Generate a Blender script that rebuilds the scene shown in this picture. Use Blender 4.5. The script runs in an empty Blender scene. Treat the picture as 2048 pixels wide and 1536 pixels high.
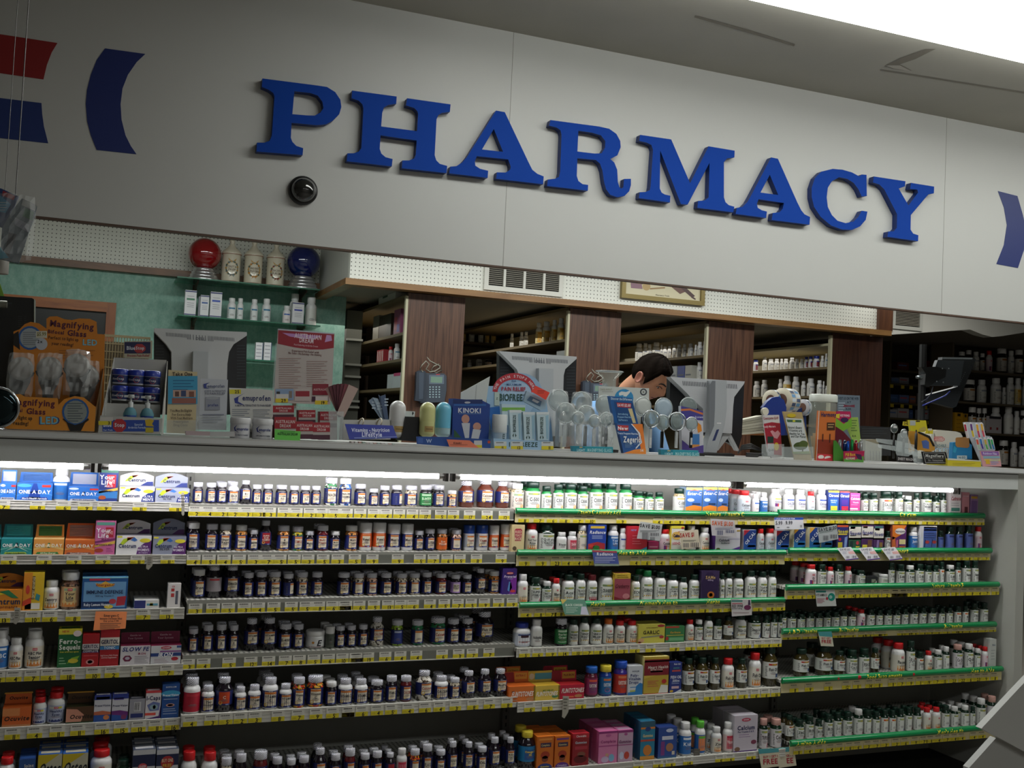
import bpy, math, random
from mathutils import Vector, Matrix
C = bpy.context.scene.collection
random.seed(7)
# ---------------------------------------------------------------- camera model
FPX = 2100.0; YAW, PITCH, ROLL = 0.3803, 0.0433, 0.0459
H0 = 1.55
cy_, sy_, cp_, sp_ = math.cos(YAW), math.sin(YAW), math.cos(PITCH), math.sin(PITCH)
FW = Vector((sy_*cp_, cy_*cp_, sp_)); r0 = Vector((cy_, -sy_, 0)); u0 = r0.cross(FW)
cr_, sr_ = math.cos(ROLL), math.sin(ROLL)
RT = cr_*r0 + sr_*u0; UP = -sr_*r0 + cr_*u0
CAM = Vector((0, 0, H0))
def ray(px, py): return FW + RT*((px-1024)/FPX) + UP*((768-py)/FPX)
def onY(px, py, y):
    d = ray(px, py); return CAM + d*(y/d.y)
def onX(px, py, x):
    d = ray(px, py); return CAM + d*(x/d.x)
def onZ(px, py, z):
    d = ray(px, py); return CAM + d*((z-H0)/d.z)
cd = bpy.data.cameras.new('camera'); cam = bpy.data.objects.new('camera', cd); C.objects.link(cam)
cd.sensor_width = 36; cd.lens = FPX/2048*36; cd.clip_start = .05; cd.clip_end = 60
m = Matrix((( RT.x, UP.x, -FW.x), (RT.y, UP.y, -FW.y), (RT.z, UP.z, -FW.z))).to_4x4(); m.translation = CAM
cam.matrix_world = m; bpy.context.scene.camera = cam
# ---------------------------------------------------------------- materials
def lin(c): c /= 255.0; return c/12.92 if c <= .04045 else ((c+.055)/1.055)**2.4
def rgb(h):
    if isinstance(h, str): h = tuple(int(h[i:i+2], 16) for i in (0, 2, 4))
    return (lin(h[0]), lin(h[1]), lin(h[2]), 1)
MATS = {}
def M(col, rough=.45, metal=0, emit=0, trans=0, alpha=1, coat=0, key=None):
    k = key or (col, rough, metal, emit, trans, alpha, coat)
    if k in MATS: return MATS[k]
    mt = bpy.data.materials.new('m_%s' % (col,)); mt.use_nodes = True
    b = mt.node_tree.nodes['Principled BSDF']; i = b.inputs
    i['Base Color'].default_value = rgb(col); i['Roughness'].default_value = rough; i['Metallic'].default_value = metal
    if coat: i['Coat Weight'].default_value = coat; i['Coat Roughness'].default_value = .08
    if emit: i['Emission Color'].default_value = rgb(col); i['Emission Strength'].default_value = emit
    if trans: i['Transmission Weight'].default_value = trans; i['IOR'].default_value = 1.2
    if alpha < 1: i['Alpha'].default_value = alpha
    MATS[k] = mt; return mt
def nodes(mt): return mt.node_tree.nodes, mt.node_tree.links, mt.node_tree.nodes['Principled BSDF']
def nmath(n, l, op, a, b=None, c=None):
    x = n.new('ShaderNodeMath'); x.operation = op
    for k, v in enumerate((a, b, c)):
        if v is None: continue
        if isinstance(v, (int, float)): x.inputs[k].default_value = v
        else: l.new(v, x.inputs[k])
    return x.outputs[0]
def nmix(n, l, f, a, b):
    x = n.new('ShaderNodeMix'); x.data_type = 'RGBA'
    if isinstance(f, (int, float)): x.inputs[0].default_value = f
    else: l.new(f, x.inputs[0])
    for k, v in ((6, a), (7, b)):
        if isinstance(v, tuple): x.inputs[k].default_value = v
        else: l.new(v, x.inputs[k])
    return x.outputs[2]
def ncoord(n, l, which='Object'):
    t = n.new('ShaderNodeTexCoord'); s = n.new('ShaderNodeSeparateXYZ'); l.new(t.outputs[which], s.inputs[0]); return t.outputs[which], s.outputs
def special(key, col, rough, fn, **kw):
    if key in MATS: return MATS[key]
    mt = M(col, rough, key=key, **kw); n, l, b = nodes(mt); fn(n, l, b); return mt
def capmat():
    def f(n, l, b):
        co, s = ncoord(n, l)
        a = nmath(n, l, 'MULTIPLY', nmath(n, l, 'SUBTRACT', s[0], nmath(n, l, 'MULTIPLY', s[2], 1.1)), 165)
        w = n.new('ShaderNodeTexNoise'); w.inputs['Scale'].default_value = 60; l.new(co, w.inputs[0])
        a = nmath(n, l, 'FRACT', nmath(n, l, 'ADD', a, nmath(n, l, 'MULTIPLY', w.outputs[0], 1.6)))
        l.new(nmix(n, l, nmath(n, l, 'LESS_THAN', a, .27), rgb('e4e4ea'), rgb('39406a')), b.inputs['Base Color'])
    return special('cap_hatch', 'e8e8ec', .35, f)
def pillmat(c1, c2=None):
    def f(n, l, b):
        co, s = ncoord(n, l); v = n.new('ShaderNodeTexVoronoi'); v.inputs['Scale'].default_value = 130; l.new(co, v.inputs[0])
        sp = n.new('ShaderNodeSeparateColor'); l.new(v.outputs['Color'], sp.inputs[0])
        base = nmix(n, l, nmath(n, l, 'GREATER_THAN', sp.outputs[0], .5), rgb(c1), rgb(c2 or c1))
        l.new(nmix(n, l, nmath(n, l, 'GREATER_THAN', v.outputs['Distance'], .62), base, rgb('3a2c22')), b.inputs['Base Color'])
    return special(('pill', c1, c2), c1, .12, f, coat=.6)
# ---------------------------------------------------------------- glyphs
GL = {}
def make_glyphs():
    dg = None; obs = []
    chars = "ABCDEFGHIJKLMNOPQRSTUVWXYZabcdefghijklmnopqrstuvwxyz0123456789$.-&!'%/,+"
    for bold in (0, 1):
        for ch in chars:
            cu = bpy.data.curves.new('g', 'FONT'); cu.body = ch; cu.resolution_u = 2; cu.offset = .028 if bold else 0
            o = bpy.data.objects.new('g', cu); C.objects.link(o); obs.append((ch, bold, o, cu))
    dg = bpy.context.evaluated_depsgraph_get()
    for ch, bold, o, cu in obs:
        me = bpy.data.meshes.new_from_object(o.evaluated_get(dg)); vs = [(v.co.x, v.co.y) for v in me.vertices]
        x0 = min(v[0] for v in vs); x1 = max(v[0] for v in vs)
        GL[ch, bold] = ([(a-x0, b) for a, b in vs], [tuple(p.vertices) for p in me.polygons], x1-x0)
        bpy.data.meshes.remove(me)
    for ch, bold, o, cu in obs: bpy.data.objects.remove(o); bpy.data.curves.remove(cu)
make_glyphs()
CAPH = max(v[1] for v in GL['H', 0][0])
def textw(s, bold=1): return sum((.28 if c == ' ' else GL.get((c, bold), GL['o', bold])[2]+.09) for c in s)-.09
# ---------------------------------------------------------------- mesh builder
class MB:
    def __init__(s): s.v = []; s.f = []; s.m = []; s.sm = []; s.mats = []
    def mi(s, mat):
        if isinstance(mat, (str, tuple)): mat = M(mat)
        if mat not in s.mats: s.mats.append(mat)
        return s.mats.index(mat)
    def add(s, vs, fs, mat, smooth=False):
        b = len(s.v); s.v += [tuple(v) for v in vs]; i = s.mi(mat)
        for f in fs: s.f.append(tuple(b+k for k in f)); s.m.append(i); s.sm.append(smooth)
        return s
    def box(s, x0, x1, y0, y1, z0, z1, mat):
        return s.add([(x, y, z) for z in (z0, z1) for y in (y0, y1) for x in (x0, x1)],
            [(0, 2, 3, 1), (4, 5, 7, 6), (0, 1, 5, 4), (2, 6, 7, 3), (0, 4, 6, 2), (1, 3, 7, 5)], mat)
    def hexa(s, p, mat): # 8 points, bottom ring then top ring
        return s.add(p, [(0, 3, 2, 1), (4, 5, 6, 7), (0, 1, 5, 4), (1, 2, 6, 5), (2, 3, 7, 6), (3, 0, 4, 7)], mat)
    def lathe(s, prof, mat, c=(0, 0, 0), n=20, smooth=True, sx=1, sy=1, rot=None):
        vs = []; fs = []; k = len(prof)
        for r, z in prof:
            for j in range(n):
                a = 2*math.pi*j/n; p = Vector((r*math.cos(a)*sx, r*math.sin(a)*sy, z))
                if rot: p = rot @ p
                vs.append((p.x+c[0], p.y+c[1], p.z+c[2]))
        for i in range(k-1):
            for j in range(n): fs.append((i*n+j, i*n+(j+1) % n, (i+1)*n+(j+1) % n, (i+1)*n+j))
        s.add(vs, fs, mat, smooth)
        s.add(vs[:n], [tuple(range(n))[::-1]], mat); s.add(vs[-n:], [tuple(range(n))], mat)
        return s
    def tube(s, pts, r, mat, n=8, closed=False):
        pts = [Vector(p) for p in pts]; vs = []; fs = []; k = len(pts); up = Vector((.13, .2, 1)).normalized()
        for i, p in enumerate(pts):
            a = pts[i-1] if (i > 0 or closed) else p; b = pts[(i+1) % k] if (i < k-1 or closed) else p
            t = (b-a).normalized(); e = t.cross(up)
            if e.length < 1e-3: e = t.cross(Vector((1, 0, 0)))
            e.normalize(); g = t.cross(e); rr = r[i] if isinstance(r, (list, tuple)) else r
            for j in range(n):
                q = p+(e*math.cos(2*math.pi*j/n)+g*math.sin(2*math.pi*j/n))*rr; vs.append(q)
        for i in range(k if closed else k-1):
            for j in range(n): fs.append((i*n+j, i*n+(j+1) % n, ((i+1) % k)*n+(j+1) % n, ((i+1) % k)*n+j))
        s.add(vs, fs, mat, True)
        if not closed: s.add(vs[:n], [tuple(range(n))], mat); s.add(vs[-n:], [tuple(range(n))[::-1]], mat)
        return s
    def sphere(s, c, r, mat, n=20, sc=(1, 1, 1)):
        k = max(6, n//2)
        pr = [(max(1e-5, r*math.sin(math.pi*i/k)), -r*math.cos(math.pi*i/k)*sc[2]) for i in range(k+1)]
        return s.lathe(pr, mat, c, n, True, sc[0], sc[1])
    def prism(s, poly, y0, y1, mat, side=None): # poly: (x,z) list, or a list of loops (outer, holes); front at y0
        from mathutils.geometry import tessellate_polygon
        loops = poly if isinstance(poly[0], list) else [list(poly)]
        tr = tessellate_polygon([[Vector((a, b, 0)) for a, b in lp] for lp in loops]); al = [q for lp in loops for q in lp]
        s.add([(a, y0, b) for a, b in al], tr, mat); s.add([(a, y1, b) for a, b in al], tr, side or mat)
        for lp in loops:
            n = len(lp)
            s.add([(a, y0, b) for a, b in lp]+[(a, y1, b) for a, b in lp], [(i, (i+1) % n, (i+1) % n+n, i+n) for i in range(n)], side or mat)
        return s
    def text(s, st, u, v, h, mat, mp, fit=None, bold=1, lift=0, al='c', sk=0, rot=0, wmul=1):
        # centre (u,v) in label space, h = cap height; mp(u,v,lift)->point
        lines = st.split('~'); k = h/CAPH
        for li, ln in enumerate(lines):
            w = textw(ln, bold)*k*wmul; kx = k*wmul
            if fit and w > fit: kx *= fit/w; w = fit
            x = u-w/2 if al == 'c' else u
            vb = v-h/2+(len(lines)-1)*h*.72-li*h*1.44
            for ch in ln:
                if ch == ' ': x += .28*kx; continue
                g = GL.get((ch, bold)) or GL['o', bold]
                pts = []
                for a, b in g[0]:
                    U = x+a*kx+b*k*sk; V = vb+b*k
                    if rot:
                        du, dv = U-u, V-v; U = u+du*math.cos(rot)-dv*math.sin(rot); V = v+du*math.sin(rot)+dv*math.cos(rot)
                    pts.append(mp(U, V, lift))
                s.add(pts, g[1], mat); x += (g[2]+.09)*kx
        return s
    def patch(s, u0, u1, v0, v1, mat, mp, lift=0, n=1):
        vs = []; 
        for i in range(n+1):
            u = u0+(u1-u0)*i/n; vs += [mp(u, v0, lift), mp(u, v1, lift)]
        return s.add(vs, [(2*i, 2*i+2, 2*i+3, 2*i+1) for i in range(n)], mat, n > 1)
    def poly(s, pts, mat, mp, lift=0):
        from mathutils.geometry import tessellate_polygon
        tr = tessellate_polygon([[Vector((a, b, 0)) for a, b in pts]])
        return s.add([mp(a, b, lift) for a, b in pts], tr, mat)
    def mesh(s, name, off=(0, 0, 0)):
        me = bpy.data.meshes.new(name)
        me.from_pydata([(a-off[0], b-off[1], c-off[2]) for a, b, c in s.v], [], s.f)
        for mt in s.mats: me.materials.append(mt)
        me.polygons.foreach_set('material_index', s.m); me.polygons.foreach_set('use_smooth', s.sm); me.update(); return me
    def build(s, name, parent=None, tagv=None, origin=None, me=None):
        if parent is not None: off = parent.get('_w', (0, 0, 0))
        else:
            if origin is None:
                xs = [v[0] for v in s.v]; ys = [v[1] for v in s.v]; zs = [v[2] for v in s.v]
                origin = ((min(xs)+max(xs))/2, (min(ys)+max(ys))/2, min(zs))
            off = origin
        o = bpy.data.objects.new(name, s.mesh(name, off)); C.objects.link(o)
        o.location = (0, 0, 0) if parent is not None else off
        if parent is not None: o.parent = parent; o['_w'] = off
        else: o['_w'] = off
        if tagv: tag(o, *tagv)
        ALL.append(o); return o
ALL = []
def tag(o, label=None, cat=None, group=None, kind=None):
    if label: o['label'] = label
    if cat: o['category'] = cat
    if group: o['group'] = group
    if kind: o['kind'] = kind
    return o
def struct(name, mb, **k): return tag(mb.build(name, **k), kind='structure')
def thing(name, label, cat, loc, group=None):
    o = bpy.data.objects.new(name, None); C.objects.link(o); o.location = loc; o['_w'] = tuple(loc); o.empty_display_size = .02
    ALL.append(o); return tag(o, label, cat, group)
def planeY(y): return lambda u, v, l=0: (u, y-l, v)      # label space = world x,z on a plane facing the shop
def P(px, py, y): p = onY(px, py, y); return (p.x, p.z)
def mpx(px, y): # metres per pixel (vertical) at plane y
    return (onY(px, 700, y)-onY(px, 800, y)).length/100
ORD = 'first second third fourth fifth sixth seventh eighth ninth tenth eleventh twelfth thirteenth fourteenth fifteenth sixteenth seventeenth eighteenth nineteenth twentieth twenty-first twenty-second twenty-third twenty-fourth twenty-fifth twenty-sixth twenty-seventh twenty-eighth twenty-ninth thirtieth'.split()
# ---------------------------------------------------------------- room shell
YF = 3.6            # fascia face
YL = 3.38           # counter lip / case front
zc = onY(1024, 911.5, YL).z       # underside of the lip
ZT = zc+.022                       # counter top
xL = onY(0, 900, YL).x-.9
pR = onY(2036, 979, YL)            # inner front corner of the right end panel
XR = pR.x
zs = onY(1024, 950.5, YL).z        # bottom of grey front strip
zb = onY(1024, 533, YF).z-.002     # fascia bottom
zt = onY(1024, 64, YF).z           # fascia top = ceiling
CE = zt
def wallmat(key, col, rough=.6, amt=.06, scale=3, spots=0):
    def f(n, l, b):
        co, s = ncoord(n, l); t = n.new('ShaderNodeTexNoise'); t.inputs['Scale'].default_value = scale; t.inputs['Detail'].default_value = 6; l.new(co, t.inputs[0])
        c = rgb(col); d = tuple(x*(1-amt*4) for x in c[:3])+(1,)
        out = nmix(n, l, t.outputs[0], d, c)
        if spots:
            v = n.new('ShaderNodeTexVoronoi'); v.inputs['Scale'].default_value = spots; l.new(co, v.inputs[0])
            t2 = n.new('ShaderNodeTexNoise'); t2.inputs['Scale'].default_value = 30; l.new(co, t2.inputs[0])
            g = nmath(n, l, 'LESS_THAN', nmath(n, l, 'ADD', v.outputs['Distance'], nmath(n, l, 'MULTIPLY', t2.outputs[0], .12)), .085)
            out = nmix(n, l, nmath(n, l, 'MULTIPLY', g, .12), out, rgb('8a8474'))
        l.new(out, b.inputs['Base Color'])
    return special(key, col, rough, f)
def woodmat(key, c1, c2, axis=0, sc=14):
    def f(n, l, b):
        co, s = ncoord(n, l); mp = n.new('ShaderNodeMapping'); l.new(co, mp.inputs[0])
        mp.inputs['Scale'].default_value = {0: (sc, sc, .8), 1: (.8, sc, sc)}[axis]
        t = n.new('ShaderNodeTexNoise'); t.inputs['Scale'].default_value = 3; t.inputs['Detail'].default_value = 5; t.inputs['Distortion'].default_value = 1.2; l.new(mp.outputs[0], t.inputs[0])
        cr = n.new('ShaderNodeValToRGB'); cr.color_ramp.elements[0].position = .35; cr.color_ramp.elements[1].position = .65
        cr.color_ramp.elements[0].color = rgb(c1); cr.color_ramp.elements[1].color = rgb(c2); l.new(t.outputs[0], cr.inputs[0]); l.new(cr.outputs[0], b.inputs['Base Color'])
    return special(key, c1, .4, f)
def pegmat(key, ox, oz, col='d9dbd2'):
    def f(n, l, b):
        co, s = ncoord(n, l)
        def fr(a, o): return nmath(n, l, 'SUBTRACT', nmath(n, l, 'FRACT', nmath(n, l, 'DIVIDE', nmath(n, l, 'SUBTRACT', a, o), .0254)), .5)
        a, c = fr(s[0], ox), fr(s[2], oz)
        d = nmath(n, l, 'SQRT', nmath(n, l, 'ADD', nmath(n, l, 'MULTIPLY', a, a), nmath(n, l, 'MULTIPLY', c, c)))
        l.new(nmix(n, l, nmath(n, l, 'LESS_THAN', d, .13), rgb(col), rgb('1a1613')), b.inputs['Base Color'])
    return special(key, col, .5, f)
white = wallmat('fascia', 'c8c9c6', .5, .03, 1.2, 2.2)
mb = MB(); X0, X1 = -2.6, 9.5
mb.box(X0, X1, YF, YF+.03, zb, zt, white); fas = struct('wall_front', mb)
mb = MB(); mb.box(X0, X1, YF+.001, YF+.029, zb-.006, zb+.001, M('5a4438', .6)); mb.build('trim_0', tagv=(None, None, None, 'structure'))
# panel seams on the fascia (part of the wall)
mb = MB()
for px in (1012, 1889): 
    a = onY(px, 400, YF); mb.box(a.x-.001, a.x+.001, YF-.0006, YF+.001, zb, zt, M('8f8f88'))
mb.build('panel_seam', parent=fas)
ceilm = wallmat('ceiling', 'bcb9ae', .8, .06, 2)
mb = MB(); mb.box(X0, X1, -2.5, YF+.12, CE, CE+.1, ceilm); ceil = struct('ceiling', mb)
# old water stain and taped seam of the ceiling
mb = MB(); zq = CE-.0012
pl = lambda u, v, l=0: (u, v, zq-l)
def cz(px, py): p = onZ(px, py, CE); return (p.x, p.y)
mb.poly([cz(*p) for p in ((1390, 30), (1500, 60), (1590, 88), (1588, 92), (1500, 66), (1388, 34))], M('8a8478', .8), pl)
mb.poly([cz(*p) for p in ((1768, 132), (1800, 116), (1850, 98), (1872, 97), (1830, 118), (1800, 128), (1824, 141), (1790, 138))], M('857f74', .8), pl)
mb.poly([cz(*p) for p in ((1770, 130), (1800, 130), (1822, 141), (1790, 137))], M('c0bab0', .8), pl, .0004)
mb.poly([cz(*p) for p in ((1760, 138), (1900, 160), (2048, 184), (2048, 187), (1900, 163), (1760, 141))], M('8f897e', .8), pl)
mb.build('ceiling_stain', parent=ceil)
# rear room: ceiling, floor, walls
YA, YB = 7.242, 6.296
mb = MB(); mb.box(X0, X1+4, YF+.12, 10.5, CE+.0, CE+.1, M('b9b6ac', .8)); struct('ceiling', mb)
mb = MB(); mb.box(X0-3, X1+5, -3, 11, -.1, 0, wallmat('floor', '8d8880', .5, .05, 5)); struct('floor', mb)
a0 = onY(-200, 500, YA).x; zA = 1.1599+H0; zBp = 1.0285+H0
xAB = onY(690, 500, YB).x       # corner between the two pegboards
greenwall = wallmat('teal', '679a86', .75, .1, 9)
def fteal(n, l, b):
    co, s = ncoord(n, l); mp = n.new('ShaderNodeMapping'); mp.inputs['Scale'].default_value = (1, 1, .6); l.new(co, mp.inputs[0])
    t = n.new('ShaderNodeTexNoise'); t.inputs['Scale'].default_value = 28; t.inputs['Detail'].default_value = 8; t.inputs['Roughness'].default_value = .75; l.new(mp.outputs[0], t.inputs[0])
    cr = n.new('ShaderNodeValToRGB'); cr.color_ramp.elements[0].position = .38; cr.color_ramp.elements[1].position = .66
    cr.color_ramp.elements[0].color = rgb('759e91'); cr.color_ramp.elements[1].color = rgb('94b8ab'); l.new(t.outputs[0], cr.inputs[0]); l.new(cr.outputs[0], b.inputs['Base Color'])
teal = special('tealw', '6fa192', .8, fteal)
zAb = onY(380, 543.5, YA).z     # pegboard A bottom / trim top (x=380)
zAt = onY(380, 557, YA).z       # trim bottom
xAe = onY(688, 700, YA).x       # right end of teal wall
mb = MB(); mb.box(a0, xAe, YA+.01, YA+.12, 0, zAb, teal); struct('wall_left', mb)
mb = MB(); mb.box(a0, xAe+.0, YA, YA+.1, zAb, CE, pegmat('pegA', -.0615+.0127, zA+.0127)); o = struct('wall_rear', mb, origin=(0, 0, 0))
mb = MB(); mb.box(a0, xAe, YA-.035, YA+.012, zAt, zAb, woodmat('trimwood', '5a3a20', '7a5230', 1, 6)); struct('trim_1', mb)
# pegboard B soffit
wd = woodmat('trimwoodB', '7a5630', '8f6a3e', 1, 6)
xB0 = onY(700, 540, YB).x; xB1 = onY(1753, 650, YB).x
zBt = onY(1200, 606, YB).z; zBb = onY(1200, 617.5, YB).z
mb = MB(); mb.box(xB0, xB1, YB, YB+.05, zBt, CE, pegmat('pegB', 1.6546+.0127, zBp+.0127, 'e2e4dc')); struct('wall_rear', mb, origin=(0, 0, 0))
mb = MB(); mb.box(xB0, xB0+.03, YB+.05, YA, zBt, CE, M('c4c6c0', .6)); struct('wall_left', mb)
mb = MB(); mb.box(xB0-.03, xB1+.12, YB-.03, YB+.07, zBb, zBt, wd); mb.box(xB0-.03, xB0+.04, YB+.07, YA-.04, zBb, zBt, wd); struct('trim_2', mb)
mb = MB(); mb.box(xB1, xB1+.13, YB-.028, YB+.05, zBt, CE, woodmat('trimwoodC', '4a2c1c', '5e3a24', 0, 6)); struct('trim_3', mb)
mb = MB(); mb.box(xB0+.03, xB1+.2, YB+.05, 9.6, zBt+.0, zBt+.05, M('8e8a80', .8)); struct('ceiling', mb)
# right hand white soffit with its vent, further forward
xs0 = xB1+.13
YS = 6.9
def S(px, py): p = onY(px, py, YS); return (p.x, p.z)
mb = MB(); mb.prism([S(1757, 600), S(1757, 671), S(1940, 659), S(1965, 669), S(1985, 674), S(2005, 672), S(2080, 660), S(2080, 600)], YS, YS+.1, M('b9bab4', .6)); struct('wall_right', mb)
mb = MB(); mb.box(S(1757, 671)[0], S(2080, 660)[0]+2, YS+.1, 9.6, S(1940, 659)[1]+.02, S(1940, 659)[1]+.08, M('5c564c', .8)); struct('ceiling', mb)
mb = MB(); mb.box(X0-3, 14, 9.6, 9.7, 0, 3.4, M('4e4a40', .8)); struct('wall_rear', mb)
mb = MB(); mb.box(X0, 9.5, -2.6, -2.5, 0, CE, M('8f8a82', .8)); struct('wall_front', mb)
mb = MB(); mb.box(X0-.1, X0, -2.5, 9.6, 0, CE, M('8f8a82', .8)); struct('wall_left', mb)
mb = MB(); mb.box(11.5, 11.6, -2.5, 9.6, 0, CE, M('6f6a62', .8)); struct('wall_right', mb)
# ---------------------------------------------------------------- sign letters traced on the fascia plane
blue = M('0b3f9e', .7); blue.node_tree.nodes['Principled BSDF'].inputs['Specular IOR Level'].default_value = .15
def Zm(o, s, L): return [(o[0]+a/s, o[1]+b/s) for a, b in L]
def arc(cx, cy, rx, ry, a0, a1, n=8): return [(cx+rx*math.cos(math.radians(a0+(a1-a0)*i/n)), cy-ry*math.sin(math.radians(a0+(a1-a0)*i/n))) for i in range(n+1)]
z1, s1 = (490, 140), 4.876; z2 = (880, 200); z3, s3 = (1240, 240), 3.103
def bridge(outer, *inner): return [outer]+list(inner)
L_P = bridge([(170, 82), (700, 150), (800, 165), (880, 215), (930, 290), (940, 360), (920, 430), (860, 490), (790, 530), (700, 538), (455, 515), (447, 660), (462, 700), (500, 740), (568, 762), (562, 830), (112, 795), (118, 708), (190, 708), (240, 690), (262, 640), (288, 260), (275, 225), (235, 195), (165, 165)],
    [(482, 208), (640, 225), (710, 250), (755, 310), (765, 370), (735, 415), (680, 445), (600, 442), (462, 430)])
L_H = [(1045, 200), (1480, 258), (1475, 330), (1400, 340), (1355, 365), (1338, 420), (1328, 550), (1678, 596), (1688, 430), (1680, 400), (1650, 370), (1570, 345), (1582, 275), (2005, 335), (1998, 408), (1920, 418), (1885, 440), (1868, 480), (1850, 830), (1865, 880), (1900, 915), (1972, 935), (1965, 1005), (1530, 958), (1535, 882), (1600, 882), (1650, 862), (1665, 830), (1675, 688), (1322, 638), (1314, 770), (1330, 815), (1370, 850), (1440, 868), (1432, 940), (992, 890), (1000, 812), (1060, 812), (1110, 795), (1135, 760), (1155, 380), (1145, 335), (1110, 300), (1040, 275)]
L_A = bridge([(548, 103), (632, 118), (860, 600), (900, 680), (950, 720), (1012, 745), (1006, 822), (548, 768), (555, 705), (640, 708), (685, 680), (690, 650), (665, 580), (360, 548), (340, 600), (345, 640), (390, 670), (470, 690), (465, 760), (90, 715), (100, 650), (160, 645), (215, 610), (260, 560), (530, 130)],
    [(525, 283), (615, 505), (410, 482)])
L_R = bridge([(1078, 195), (1550, 258), (1650, 280), (1720, 330), (1758, 400), (1762, 460), (1730, 540), (1660, 575), (1700, 610), (1728, 680), (1735, 800), (1750, 850), (1770, 865), (1788, 850), (1795, 770), (1862, 768), (1862, 830), (1845, 890), (1800, 935), (1730, 948), (1660, 925), (1620, 870), (1600, 800), (1585, 690), (1560, 620), (1520, 585), (1340, 568), (1334, 740), (1350, 790), (1390, 820), (1445, 828), (1442, 885), (1045, 838), (1052, 775), (1120, 768), (1160, 750), (1172, 700), (1185, 340), (1175, 295), (1140, 270), (1065, 250)],
    [(1350, 300), (1480, 318), (1570, 345), (1612, 400), (1610, 465), (1575, 520), (1510, 522), (1340, 502)])
L_M = [(125, 92), (318, 120), (435, 392), (550, 163), (712, 190), (710, 232), (665, 238), (645, 262), (645, 480), (655, 510), (675, 528), (710, 538), (703, 573), (480, 545), (485, 502), (525, 500), (550, 480), (556, 265), (420, 525), (378, 522), (250, 190), (247, 425), (258, 450), (278, 462), (313, 470), (310, 512), (118, 485), (122, 448), (160, 447), (185, 435), (190, 410), (205, 185), (195, 155), (165, 140), (120, 130)]
L_A2 = bridge([(938, 232), (980, 240), (1100, 510), (1125, 560), (1145, 585), (1180, 602), (1176, 650), (942, 620), (948, 577), (990, 573), (1010, 550), (1018, 515), (860, 492), (850, 520), (855, 545), (880, 560), (912, 568), (907, 608), (718, 583), (725, 545), (760, 540), (790, 510), (810, 475)],
    [(930, 340), (982, 465), (872, 450)])
L_C = [(1530, 340), (1532, 472), (1500, 475), (1480, 430), (1450, 390), (1410, 365), (1360, 355), (1315, 380), (1290, 420), (1283, 480), (1290, 540), (1315, 590), (1350, 625), (1400, 640), (1450, 630), (1480, 600), (1500, 563), (1536, 568), (1525, 620), (1490, 660), (1440, 682), (1380, 680), (1310, 655), (1245, 600), (1205, 540), (1190, 480), (1190, 420), (1210, 360), (1250, 320), (1320, 303), (1380, 308), (1440, 325), (1485, 350), (1500, 338)]
L_Y = [(1575, 350), (1772, 380), (1768, 412), (1730, 425), (1790, 530), (1850, 450), (1845, 432), (1800, 428), (1806, 390), (1950, 413), (1948, 455), (1915, 460), (1805, 590), (1803, 680), (1820, 705), (1852, 715), (1850, 752), (1660, 725), (1665, 692), (1700, 690), (1718, 670), (1720, 585), (1640, 430), (1610, 400), (1570, 388)]
nL = 0
ltr = [('P', z1, s1, L_P), ('H', z1, s1, L_H), ('A', z2, s1, L_A), ('R', z2, s1, L_R), ('M', z3, s3, L_M), ('A', z3, s3, L_A2), ('C', z3, s3, L_C), ('Y', z3, s3, L_Y)]
for i, (ch, o, s, L) in enumerate(ltr):
    pts = [[P(*q, YF-.03) for q in Zm(o, s, lp)] for lp in (L if isinstance(L[0], list) else [L])]
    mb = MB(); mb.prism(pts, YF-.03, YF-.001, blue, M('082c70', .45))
    extra = ' between H and R' if i == 2 else ' between M and C' if i == 5 else ''
    mb.build('sign_letter', tagv=('blue raised slab serif letter %s%s on the white wall' % (ch, extra), 'sign letter', 'raised letters of the pharmacy sign'))
# painted brackets beside the sign
def decal(pts, mat, y=YF, t=.0015): 
    mb = MB(); mb.prism([P(*q, y-t) for q in pts], y-t, y-.0002, mat); return mb
nav = M('182a6c', .5)
zz, s5 = (0, 40), 5.12
decal(Zm(zz, s5, [(1075, 290), (1488, 347), (1400, 430), (1310, 560), (1255, 700), (1235, 860), (1245, 1020), (1285, 1180), (1340, 1290), (1398, 1374), (990, 1330), (930, 1180), (893, 1040), (878, 860), (890, 720), (930, 560), (990, 410)]), nav).build('painted_bracket', tagv=('dark blue curved bracket painted left of the letter P', 'wall marking'))
decal([(1996, 382), (2035, 392), (2046, 430), (2052, 460), (2048, 500), (2036, 536), (1993, 528), (2008, 490), (2014, 450), (2008, 415)], nav).build('painted_bracket', tagv=('dark blue curved bracket painted right of the letter Y', 'wall marking'))
decal([(-80, 58)]+Zm(zz, s5, [(0, 145), (588, 235), (530, 330), (480, 460), (445, 608), (0, 543)])+[(-80, 137)], M('8c1c1e', .5)).build('painted_stripe', tagv=('dark red block painted at the far left of the fascia', 'wall marking'))
decal([(-80, 190)]+Zm(zz, s5, [(0, 798), (425, 850), (432, 960), (450, 1090), (494, 1262), (0, 1208)])+[(-80, 268)], M('1c3270', .5)).build('painted_stripe', tagv=('blue block painted below the red one on the fascia', 'wall marking'))
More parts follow.
